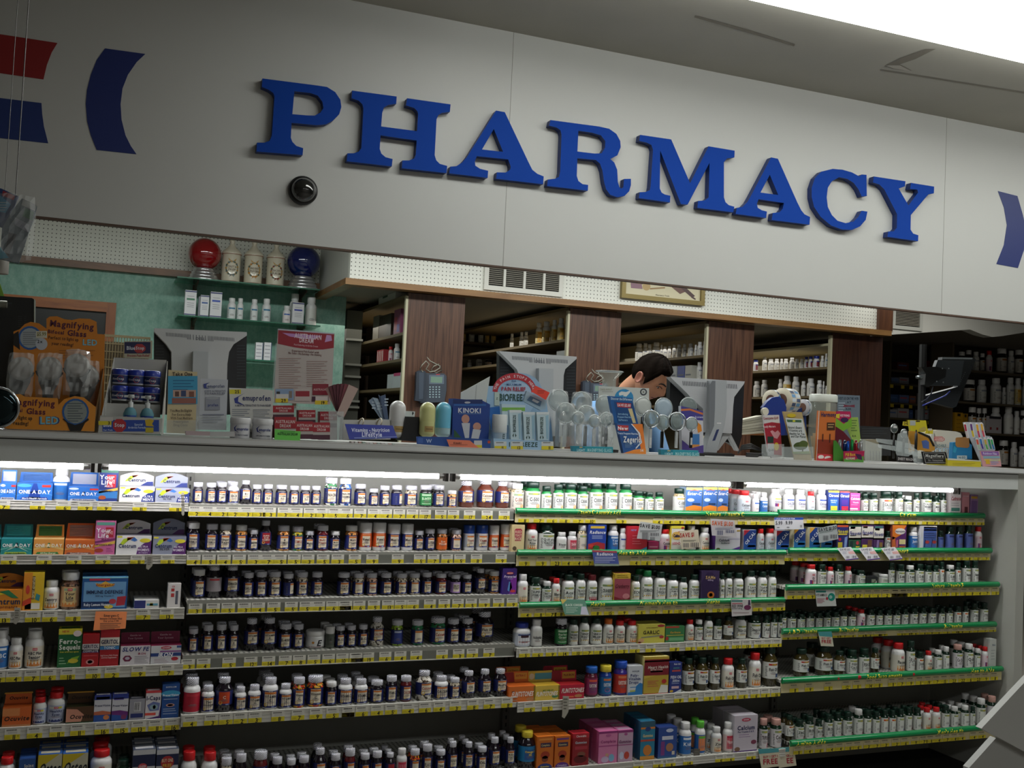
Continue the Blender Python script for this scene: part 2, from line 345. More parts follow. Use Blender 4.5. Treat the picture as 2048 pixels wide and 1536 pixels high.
# security dome
pc = onY(605, 382, YF); t = thing('dome_camera', 'black security camera dome on the fascia below the letter P', 'security camera', (pc.x, YF-.001, pc.z))
ry = Matrix.Rotation(math.radians(90), 4, 'X')
mb = MB(); mb.lathe([(.049, 0), (.05, .012), (.044, .018), (.02, .018)], M('0c0c0c', .35), (pc.x, YF, pc.z), 32, True, rot=ry); mb.build('base_ring', t)
mb = MB(); mb.lathe([(.042, .012)]+[(.042*math.cos(a), .016+.034*math.sin(a)) for a in [i*math.pi/20 for i in range(10)]]+[(.001, .05)], M('1b1c1b', .06, coat=1), (pc.x, YF, pc.z), 32, True, rot=ry); mb.build('dome', t)
# ceiling fluorescent fixture, wrap-around diffuser
pa, pb = onZ(1511, 0, CE-.06), onZ(2048, 129, CE-.06)
yn = (pa.y+pb.y)/2; yf_ = onZ(2048, 36, CE-.06).y
t = thing('ceiling_light', 'long bright fluorescent ceiling light at the top right', 'ceiling light', (2.9, yn, CE-.06))
def em(col, st): return M(col, .5, emit=st, key=('emit', col, st))
xf0, xf1 = .95, 5.2
mb = MB(); mb.box(xf0, xf1, yf_, yn, CE-.06, CE-.02, em('fbfdf8', 11.5)); mb.build('diffuser', t)
mb = MB(); mb.box(xf0-.01, xf1+.01, yf_+.02, yn-.02, CE-.02, CE-.001, M('dddddd')); mb.build('housing', t)
# ---------------------------------------------------------------- counter and display case
gm = wallmat('laminate', 'd6dad8', .4, .03, 8)
mb = MB()
mb.box(xL, XR+.04, YL-.012, YL+.55, zc, ZT, M('bcbcba', .28)); mb.box(xL, XR+.04, YL-.0135, YL-.011, zc+.004, ZT-.004, M('d0d2d2', .25))
t_counter = thing('counter', 'long grey laminate counter running above the lit vitamin shelves', 'counter', (2, YL+.2, 0))
mb.build('counter_top', t_counter)
mb = MB(); mb.box(xL, XR+.0, YL, YL+.02, zs, zc-.004, gm)
mb.box(xL, XR, YL+.005, YL+.02, zc-.004, zc, M('3b3633')); mb.build('front_strip', t_counter)
YBK = YL+.47
mb = MB(); mb.box(XR, XR+.045, YL-.002, YL+.55, 0, zc, wallmat('endp', 'b4b5ae', .5, .03, 6)); mb.build('end_panel', t_counter)
mb = MB(); mb.box(xL, XR, YBK, YBK+.02, .15, zc, M('a4a59e', .6)); mb.build('back_panel', t_counter)
mb = MB(); mb.box(xL, XR, YL+.02, YBK, zc-.03, zc-.001, M('a8a8a4')); mb.build('underside', t_counter)
mb = MB(); mb.box(xL, XR, YL-.1, YBK, 0, .16, M('16130f', .6)); mb.build('plinth', t_counter)
# uprights with slots
bayX = {}
for nm, px, py in (('a', 378, 1000), ('b', 1030, 1000), ('c', 1560, 1000)):
    bayX[nm] = onY(px, py, YL+.13).x
for k in 'abc':
    x = bayX[k]; x = x+(x/(YL+.13))*.33   # straight behind the shelf joint as the eye sees it
    mb = MB(); mb.box(x-.014, x+.014, YBK-.02, YBK-.001, .16, zc-.03, M('8a8a84', .5))
    z = .2
    while z < zc-.06: mb.box(x-.003, x+.003, YBK-.0206, YBK-.0195, z, z+.014, M('101010')); z += .028
    mb.build('upright', t_counter)
# tubes
for i, (x0, x1) in enumerate(((-330, 180), (203, 888), (909, 1468), (1484, 1912))):
    yt = YL+.045; zt_ = onY(1024, 956.5, yt).z
    X_0, X_1 = onY(x0, 950, yt).x, onY(x1, 950, yt).x
    w = 'far left end of the case', 'left part of the case, above the vitamin bottles', 'middle of the case', 'right part of the case'
    t = thing('fluorescent_tube', 'lit white fluorescent tube under the counter, ' + w[i], 'light tube', (X_0, yt, zt_), 'fluorescent tubes under the counter')
    rx = Matrix.Rotation(math.radians(90), 4, 'Y')
    mb = MB(); mb.lathe([(.0085, .02), (.0085, X_1-X_0-.02)], em('fbf8fa', 38), (X_0, yt, zt_), 16, True, rot=rx); mb.build('glass_tube', t)
    mb = MB(); mb.lathe([(.007, 0), (.009, .004), (.009, .02)], M('c8c8c8', .3, 1), (X_0, yt, zt_), 12, rot=rx); mb.build('end_cap', t)
    mb = MB(); mb.lathe([(.009, X_1-X_0-.02), (.009, X_1-X_0-.004), (.007, X_1-X_0)], M('c8c8c8', .3, 1), (X_0, yt, zt_), 12, rot=rx); mb.build('end_cap', t)
    for xx in (X_0-.012, X_1+.001):
        mb = MB(); mb.box(xx, xx+.011, yt-.015, yt+.015, zt_-.016, zc-.031, M('2a2420')); mb.build('socket', t)
# ---------------------------------------------------------------- bottles
STR, GRN, RED_ = capmat(), M('0c2a20', .35), M('c81c20', .4)
WH = M('dcdcdc', .4); 
def D_(c, r=.18): return M(c, r, coat=.5)
dk = D_('150d18'); am = D_('5a2210', .15); gd = D_('0e2a1c', .15); gl = D_('1c7a3c', .2)
NV, CR = 'navy', 'cream'
navy, cream = M('1c2560', .4), M('ddd3bd', .5)
# style: shape, body, cap, wrap, panel, stripe, text colour, extras
ST = {
 'n': ('n', dk, STR, navy, cream, 'c8702a', '26222e', 'y', 'dark bottle with hatched white cap'),
 'np': ('n', dk, WH, navy, cream, 'c8702a', '26222e', 'y', 'dark bottle with plain white cap'),
 'nr': ('b', am, STR, navy, cream, 'c8702a', '5a2a2a', 'y', 'large amber bottle with hatched white cap'),
 'nk': ('b', dk, STR, navy, cream, 'c8702a', '26222e', 'y', 'large dark bottle with hatched white cap'),
 'nw': ('t', WH, STR, navy, cream, 'c8702a', '26222e', 'y', 'white bottle with hatched white cap'),
 'nwR': ('t', WH, STR, M('b02036'), M('b02036'), 'c03040', 'e8d8c8', '', 'white bottle with red label'),
 'no': ('n', pillmat('b87030'), STR, M('d8641c'), M('d8641c'), 'd8641c', 'f4e8d8', 'd', 'clear bottle with orange label'),
 'nco': ('n', pillmat('c8803a', 'd8984a'), STR, navy, cream, 'c8702a', '26222e', 'y', 'clear bottle of orange capsules'),
 'ncop': ('n', pillmat('c8803a', 'd8984a'), WH, navy, cream, 'c8702a', '26222e', 'y', 'clear bottle of orange capsules, plain cap'),
 'ncw': ('n', pillmat('cfc4ae', 'b8ac96'), STR, navy, cream, 'c8702a', '26222e', 'y', 'clear bottle of beige capsules'),
 'ncW': ('b', pillmat('dedad2', 'c8c2b6'), STR, navy, cream, 'c8702a', '9a3a2a', 'y', 'large clear bottle of white tablets'),
 'ncg': ('n', pillmat('2c8a5a', '24784c'), STR, navy, cream, 'c8702a', '9a3a2a', 'y', 'clear bottle of green tablets'),
 'ncG': ('n', pillmat('2e7a4a', 'e4e4d8'), STR, navy, cream, 'c8702a', '26222e', 'by', 'clear bottle of green and white capsules'),
 'ncb': ('n', pillmat('2a62b0', 'e8e8e8'), WH, navy, cream, 'c8702a', '26222e', 'y', 'clear bottle of blue capsules, plain cap'),
 'ncl': ('n', pillmat('9ac03c', '86a830'), STR, navy, M('2c3c80'), 'a8b0c8', 'a8b0c8', '', 'clear bottle of lime green tablets'),
 'ncy': ('n', pillmat('c8b428', '2e8a4a'), STR, navy, cream, 'c8702a', '9a3a2a', 'y', 'clear bottle of yellow and green capsules'),
 'ncp': ('n', pillmat('d8b098', 'caa088'), STR, navy, cream, 'c8702a', '9a3a2a', 'b', 'clear bottle of pink tablets'),
 'ncr': ('n', pillmat('d0401c', 'd8a028'), STR, navy, cream, 'c8702a', '26222e', 'y', 'clear bottle of red and yellow capsules'),
 'nm': ('n', D_('5a1418'), STR, navy, cream, 'c8702a', '9a3a2a', 'by', 'dark red bottle with hatched white cap'),
 'ngr': ('n', dk, STR, M('2f7d44'), M('2f7d44'), 'b8d4b8', 'd8e8d0', 'f', 'dark bottle with green label'),
 'nred': ('b', dk, STR, navy, M('9c1c22'), '9c1c22', 'ecdccc', 'y', 'tall dark bottle with red label panel'),
 'norg': ('b', dk, STR, navy, M('c2441c'), 'c2441c', 'ecdccc', 'y', 'dark bottle with orange label panel'),
 'nsil': ('b', dk, STR, M('a29aa0'), M('a29aa0'), 'b83038', '22242e', '', 'large dark bottle with silver label'),
 'npur': ('n', dk, STR, M('9a78b8'), cream, 'b89cd0', '26222e', '', 'dark bottle with purple label'),
 'nt': ('n', dk, STR, navy, cream, 'c8702a', '26222e', 'ob', 'dark bottle turned to its barcode side'),
 'dw': ('s', WH, WH, M('c8501c'), cream, 'd86a2a', '3a2a2a', 'ky', 'white canister with orange label and second lid'),
 'dn': ('s', WH, WH, navy, cream, 'c8702a', '3a2a2a', 'ky', 'white canister with navy label and second lid'),
 'db': ('s', WH, M('24489a', .25), M('a0a4b0'), cream, 'c8702a', '8a2a2a', 'ky', 'white canister wrapped in blue film'),
 'jE': ('j', WH, WH, M('dcdcdc'), M('dcdcdc'), 'dcdcdc', '181820', 'rE', 'wide white cream jar'),
 'sp': ('s', M('5c6258', .3), WH, M('4a5048'), M('4a5048'), '4a5048', '20241c', '', 'grey roll-on bottle with tall white cap'),
 'G': ('g', gd, GRN, M('dadcd8'), M('dadcd8'), '8a9a70', '24282a', 'hm', 'green-capped bottle with white label'),
 'GC': ('g', gl, GRN, M('e0e2de'), M('e0e2de'), '8a9a70', '1c2224', 'hO', 'green-capped bottle with white label and orange slice'),
 'Go': ('g', gd, GRN, M('dadcd8'), M('dadcd8'), 'c8502a', '24282a', 'hm', 'green-capped bottle with orange banded label'),
 'Gb': ('g', gd, GRN, M('5a6cb0'), M('5a6cb0'), '2a3470', 'd8dcec', 'm', 'green-capped bottle with blue label'),
 'Gw': ('g', gd, WH, M('dadcd8'), M('dadcd8'), '8a9a70', '24282a', 'hm', 'white-capped dark bottle with white label'),
 'Gp': ('g', gd, M('c89a90'), M('d4d0d4'), M('d4d0d4'), '8a9a70', '34242a', 'hm', 'pink-capped dark bottle with white label'),
 'GF': ('b', D_('3c3418', .1), GRN, M('dadcd8'), M('dadcd8'), 'a83028', '16242a', 'hu', 'dark glass bottle with white label'),
 'Wg': ('t', WH, GRN, M('dcded8'), M('dcded8'), '7e9468', '22262a', 'hU', 'white bottle with dark green cap'),
 'WG': ('t', WH, M('1c7440', .35), M('dcded8'), M('dcded8'), '7e9468', '22262a', 'hU', 'white bottle with bright green cap'),
 'Wm': ('t', WH, M('6c1c24', .35), M('dcded8'), M('dcded8'), '7e9468', '22262a', 'hM', 'white bottle with maroon cap'),
 'Wo': ('t', WH, M('d86a20', .35), M('dcdcd4'), M('dcdcd4'), 'dcdcd4', '22262a', 'Lo', 'white bottle with orange cap'),
 'R': ('t', WH, RED_, M('dcd8cc'), M('dcd8cc'), 'dcd8cc', '22262a', 'Lo', 'white bottle with red cap'),
 'Rc': ('t', WH, RED_, M('d4dce4'), M('d4dce4'), 'd4dce4', '22262a', 'Lc', 'white bottle with red cap and pale blue label'),
 'Rp': ('t', WH, RED_, M('ddc8d0'), M('ddc8d0'), 'ddc8d0', '22262a', 'Lp', 'white bottle with red cap and pink label'),
 'Re': ('t', WH, RED_, M('b4bcd4'), M('b4bcd4'), 'dcd8cc', '2a3468', 'Le', 'white bottle with red cap and grey-blue label'),
 'W': ('t', WH, WH, M('d8d8d4'), M('d8d8d4'), 'd8d8d4', '24262e', '', 'plain white bottle with white label'),
 'WL': ('t', WH, WH, M('ddd6c8'), M('ddd6c8'), 'ddd6c8', '24262e', 'Lo', 'white bottle with colourful label'),
 'Wb': ('t', WH, WH, M('2a6cb4'), M('2a6cb4'), 'dce4ec', 'e8eef4', 'd', 'white bottle with blue label'),
 'Wr': ('t', WH, WH, M('e0d8d8'), M('e0d8d8'), '2a5cb0', 'b8303c', '', 'white bottle with blue band and red print'),
 'Wy': ('b', WH, WH, M('e0e0dc'), M('e0e0dc'), 'dcc83a', '2c2c78', 'p', 'tall white bottle with yellow band'),
 'Wi': ('t', WH, WH, M('dedede'), M('dedede'), '3850a0', '2c2c78', 'd', 'white bottle with purple print'),
 'WR': ('t', WH, WH, M('d8c0c0'), M('c42848'), 'c42848', 'f0e4e4', '', 'white bottle with crimson label'),
 'Wk': ('t', WH, M('5cb83c', .4), M('2c64a8'), M('e8882c'), '5cb83c', 'f0f0f0', '', 'white bottle with lime green cap'),
 'cG': ('g', pillmat('c8b48c', 'b8a47c'), GRN, M('dadcd8'), M('dadcd8'), 'c8a468', '24282a', 'O', 'clear bottle in gold film with green cap'),
 'cO': ('g', pillmat('d8c8a0', 'c8b890'), WH, M('dcd4c8'), M('dcd4c8'), '8aa080', '8a3a2a', 'hO', 'clear bottle of pale tablets, white cap'),
 'YL': ('n', pillmat('6a4a3a', '8a6a50'), WH, M('d0a070'), M('d8c088'), '9ab08a', '2a2430', 'Lo', 'clear brown bottle with gold label'),
 'Y': ('b', dk, M('d8c23a', .4), M('1c7ab0'), M('2a5a9c'), '1c7ab0', 'e8c83a', '', 'dark bottle with yellow cap'),
 'FB': ('n', D_('5a1a30'), M('1c5cb4', .35), M('8a3058'), M('7a3468'), 'd8583c', 'e8e0d8', '', 'maroon jar with blue cap'),
 'FY': ('n', D_('1c3c8c'), M('dcc83c', .35), M('1c6ca8'), M('1c6ca8'), 'd0703c', 'e8ecf0', 'P', 'blue jar with yellow cap'),
 'FR': ('n', D_('3c2c8c'), M('1c4cb4', .35), M('c43828'), M('c43828'), 'd88050', 'f0e8e0', '', 'purple jar with red label and blue cap'),
 'C21': ('t', WH, M('24348c', .35), M('b4bcc8'), M('dcdce0'), '3c5080', '2c2c40', 'K', 'broad white bottle with navy cap'),
 'jW': ('j', WH, WH, M('d0d0c8'), M('d0d0c8'), 'b8c0b0', '4a504c', '', 'white cream jar'),
 'RX': ('t', WH, WH, M('d0d0cc'), M('d0d0cc'), '8a90a0', '4a4c54', 'z', 'white stock bottle'),
 'RXy': ('t', WH, WH, M('d8c890'), M('d0a030'), 'c89020', '5a4a30', 'z', 'white stock bottle with yellow label'),
 'RXb': ('n', D_('16120e'), WH, M('c8c4bc'), M('c8c4bc'), 'a86a20', '4a4c54', 'z', 'dark liquid bottle with pale label'),
 'RXn': ('n', WH, M('24348c', .35), M('c4c4cc'), M('7a2430'), '24348c', 'dcdcdc', 'z', 'white bottle with navy cap'),
 'GX': ('t', WH, WH, M('d8dcdc'), M('d8dcdc'), '3a7aa0', '50607a', 'z', 'small white bottle'),
}
SH = { # cap height share, cap radius share, label v0,v1 (of H)
 'n': (.21, .9, .07, .62), 'b': (.17, .66, .2, .62), 't': (.2, .74, .05, .6), 'g': (.21, .82, .03, .66), 'j': (.3, 1.02, .08, .62), 's': (.33, .98, .13, .63)}
R0 = .025
bc = {}
def body_me(shape, mat, q):
    k = ('b', shape, mat.name, q)
    if k not in bc:
        ch, cr, _, _ = SH[shape]; H = 2*R0*q; hb = H*(1-ch); r = R0
        if shape in 'nbg': e = .8 if shape != 'b' else .72; pr = [(r*.9, 0), (r, .0025), (r, hb*e), (r*.96, hb*(e+.07)), (r*.84, hb*(e+.13)), (r*cr*.86, hb*.985), (r*cr*.84, hb+.001)]
        elif shape == 't': pr = [(r*.9, 0), (r, .0025), (r, hb*.78), (r*.97, hb*.85), (r*.87, hb*.91), (r*.7, hb*.96), (r*cr*.88, hb*.975), (r*cr*.88, hb+.001)]
        else: pr = [(r*.92, 0), (r*.97, .002), (r, hb*.05), (r, hb*.96), (r*.96, hb)]
        mb = MB(); mb.lathe(pr, mat, n=20); bc[k] = mb.mesh('bottle_body')
    return bc[k]
def cap_me(shape, mat, q):
    k = ('c', shape, mat.name, q)
    if k not in bc:
        ch, cr, _, _ = SH[shape]; H = 2*R0*q; hb = H*(1-ch); r = R0*cr
        mb = MB(); mb.lathe([(r*.97, hb), (r, hb+.001), (r, H-.0025), (r*.95, H-.0006), (r*.86, H), (.0005, H)], mat, n=20); bc[k] = mb.mesh('bottle_cap')
    return bc[k]
def label_me(st, q, text):
    k = ('l', st, q, text)
    if k in bc: return bc[k]
    shape, _, _, wrap, panel, stripe, tc, ex, _ = ST[st]; _, _, f0, f1 = SH[shape]; H = 2*R0*q; v0, v1 = H*f0, H*f1; h = v1-v0; r = R0
    mp = lambda u, v, l=0: ((r+.0003+l)*math.sin(u/r), -(r+.0003+l)*math.cos(u/r), v)
    mb = MB(); mb.patch(-math.pi*r*.97, math.pi*r*.97, v0, v1, wrap, mp, 0, 20)
    pu0, pu1 = (-.016, .016) if 'o' not in ex or 'L' in ex else (.006, .03)
    if shape in 'gt' or st in ('no', 'ngr'): pu0, pu1 = -.02, .02
    mb.patch(pu0, pu1, v0+h*.12, v1-h*.06, panel, mp, .0002, 5)
    mb.patch(pu0, pu1, v1-h*.2, v1-h*.08, M(stripe), mp, .0004, 5)
    if 'h' in ex: mb.patch(-.006, .01, v1-h*.17, v1-h*.11, M('c8b43a'), mp, .0006, 2)
    if st in ('n', 'np', 'nw', 'nr', 'nk', 'ncw'): mb.patch(-.007, .007, v1-h*.045, v1-h*.01, M('b8b4c4'), mp, .0004, 2)
    if 'b' in ex or 'h' in ex or 'z' in ex:
        u = -.027 if 'o' not in ex else -.012
        for i in range(7): mb.patch(u+(i % 2)*.0006, u+.007-(i % 3)*.001, v0+h*(.15+.09*i), v0+h*(.19+.09*i), M('5a5c60'), mp, .0005, 1)
    if 'y' in ex: mb.poly([(pu0+.005+.006*math.cos(a), v0+h*.18+.006*math.sin(a)) for a in [i*.6 for i in range(10)]], M('c8a850'), mp, .0005); mb.patch(pu0+.003, pu1, v0+h*.02, v0+h*.12, M('20286a'), mp, .0003, 3); mb.patch(.004, .013, v0+h*.03, v0+h*.09, M('8a98c8'), mp, .0005, 2)
    if 'O' in ex: mb.poly([(.013+.0075*math.cos(a), v0+h*.17+.0075*math.sin(a)) for a in [i*.52 for i in range(12)]], M('dc8a2a'), mp, .0005); mb.poly([(.013+.004*math.cos(a), v0+h*.17+.004*math.sin(a)) for a in [i*.52 for i in range(12)]], M('ecc070'), mp, .0008)
    if 'm' in ex: mb.poly([(.006, v0+h*.02), (.021, v0+h*.02), (.021, v0+h*.34), (.013, v0+h*.18)], M('6a78b0' if random.random() < .6 else 'b0506a'), mp, .0005)
    if 'u' in ex: mb.patch(.008, .02, v0+h*.08, v0+h*.3, M('2c4a78'), mp, .0005, 2)
    if 'U' in ex: mb.patch(-.02, .02, v0+h*.2, v0+h*.27, M('d0b040'), mp, .0004, 4); mb.poly([(.005, v0+h*.03), (.02, v0+h*.03), (.02, v0+h*.2)], M('7a4a5a'), mp, .0006)
    if 'M' in ex: mb.patch(-.02, .02, v0+h*.02, v0+h*.26, M('a02838'), mp, .0004, 4)
    if 'L' in ex: mb.patch(-.006, .006, v1-h*.2, v1-h*.08, M('c8283c'), mp, .0006, 3); mb.text('LEADER', 0, v1-h*.14, h*.05, M('e8e0e0'), mp, .01, lift=.0008)
    if 'o' in ex and 'L' in ex: mb.patch(-.02, .02, v0+h*.02, v0+h*.2, M('d0803a'), mp, .0004, 4); mb.patch(-.02, .02, v0+h*.2, v0+h*.34, M('dcb878'), mp, .0004, 4)
    if 'c' in ex: mb.patch(-.02, .02, v0+h*.02, v0+h*.2, M('98a8b8'), mp, .0004, 4)
    if 'e' in ex: mb.patch(-.02, .02, v0+h*.02, v0+h*.16, M('34407c'), mp, .0004, 4); mb.patch(.006, .016, v1-h*.2, v1-h*.08, M('c8c040'), mp, .0007, 2)
    if 'p' in ex: mb.patch(-.016, -.006, v0+h*.05, v0+h*.4, M('6a2c78'), mp, .0005, 2); mb.patch(-.006, -.001, v0+h*.05, v0+h*.4, M('c04030'), mp, .0005, 2)
    if 'P' in ex: mb.poly([(.011*math.cos(a), v0+h*.25+.008*math.sin(a)) for a in [i*.52 for i in range(12)]], M('d84078'), mp, .0006)
    if 'K' in ex: mb.patch(-.012, .012, v1-h*.34, v1-h*.16, M('3a1c24'), mp, .0006, 3); mb.patch(-.017, .017, v0+h*.3, v0+h*.36, M('b04030'), mp, .0006, 3)
    if 'r' in ex: mb.patch(-.02, .02, v0+h*.02, v0+h*.07, M('7a1c2c'), mp, .0004, 4); mb.poly([(-.008+.0035*math.cos(a), v0+h*.5+.0035*math.sin(a)) for a in [i*.6 for i in range(10)]], M('c88838'), mp, .0006)
    if 'f' in ex:
        for a, b, c, d in ((-.019, .019, v0+h*.13, v0+h*.16), (-.019, .019, v1-h*.1, v1-h*.07)): mb.patch(a, b, c, d, M('d8e4d0'), mp, .0006, 4)
    if 'k' in ex: mb.patch(-math.pi*r*.97, math.pi*r*.97, v1+h*.02, v1+h*.05, M('b0b0b0'), mp, 0, 20)
    if text and text != '_':
        u = (pu0+pu1)/2; nl = text.count('~')+1; hh = h*(.19 if nl == 1 else .135 if nl == 2 else .11)
        if 'E' in ex: mb.text(text, .007, v0+h*.45, h*.6, M('101018'), mp, bold=1, lift=.0008, sk=.25)
        elif shape == 'g' and len(text) <= 6 and text[0] in 'CDE': mb.text(text, u, v0+h*.56, h*.2, M(tc), mp, .03, lift=.0008)
        else: mb.text(text, u, v0+h*.56, hh, M(tc), mp, (pu1-pu0)*.93, lift=.0008)
    if 'E' not in ex:
        for i in range(3):
            if st in ('jW', 'nsil') or h <= 0: continue
            w = (.6, .8, .5)[i]*(pu1-pu0)*.42; u = (pu0+pu1)/2; vv = v0+h*(.27+.055*i)
            if i < (2 if text and text.count('~') == 2 else 3): mb.patch(u-w, u+w, vv, vv+h*.022, M(('8a5a5a', '6a6a70', '7a7a80')[i]), mp, .0007, 3)
    bc[k] = mb.mesh('bottle_label'); return bc[k]
BADW = set()
def bottle(st, x, y, z, D, H, text, name, label, group, cat='bottle', rot=0):
    shape, bm, cm = ST[st][:3]; q = max(1.0, min(3.4, round(H/D/.2)*.2)); s = D/(2*R0); sz = H/(2*R0*q)
    t = bpy.data.objects.new(name, None); C.objects.link(t); t.location = (x, y, z); t.scale = (s, s, sz); t.rotation_euler = (0, 0, rot); t.empty_display_size = .01
    tag(t, label, cat, group); ALL.append(t)
    for nm, me in (('body', body_me(shape, bm, q)), ('cap', cap_me(shape, cm, q)), ('label', label_me(st, q, text))):
        o = bpy.data.objects.new(nm, me); C.objects.link(o); o.parent = t
    return t
# ---------------------------------------------------------------- boxes
def design(mb, ds, x0, x1, z0, z1, mp):
    W, H = x1-x0, z1-z0
    for op in ds.split('|'):
        if not op: continue
        k = op[0]; a = op[1:].split(',') if k in 'TSCV' else op.split(',')
        if k in 'TS': # text cx,cy,h,col,str[,fit]
            mb.text(a[4], x0+W*float(a[0]), z0+H*float(a[1]), H*float(a[2]), M(a[3]), mp, W*(float(a[5]) if len(a) > 5 else .9), lift=.0009, sk=.2 if k == 'S' else 0)
        elif k == 'C': # ellipse cx,cy,rx,ry,col
            mb.poly([(x0+W*(float(a[0])+float(a[2])*math.cos(t*.4488)), z0+H*(float(a[1])+float(a[3])*math.sin(t*.4488))) for t in range(14)], M(a[4]), mp, .0006)
        elif k == 'V': # polygon col,x,y,x,y...
            v = [float(q) for q in a[1:]]; mb.poly([(x0+W*v[i], z0+H*v[i+1]) for i in range(0, len(v), 2)], M(a[0]), mp, .0004)
        else: mb.patch(x0+W*float(a[0]), x0+W*float(a[2]), z0+H*float(a[1]), z0+H*float(a[3]), M(a[4]), mp, .0003)
def lines(x0, x1, ys, col): return '|'.join('%s,%.3f,%.3f,%.3f,%s' % (x0, v, x1-(i % 3)*.06, v+.018, col) for i, v in enumerate(ys))
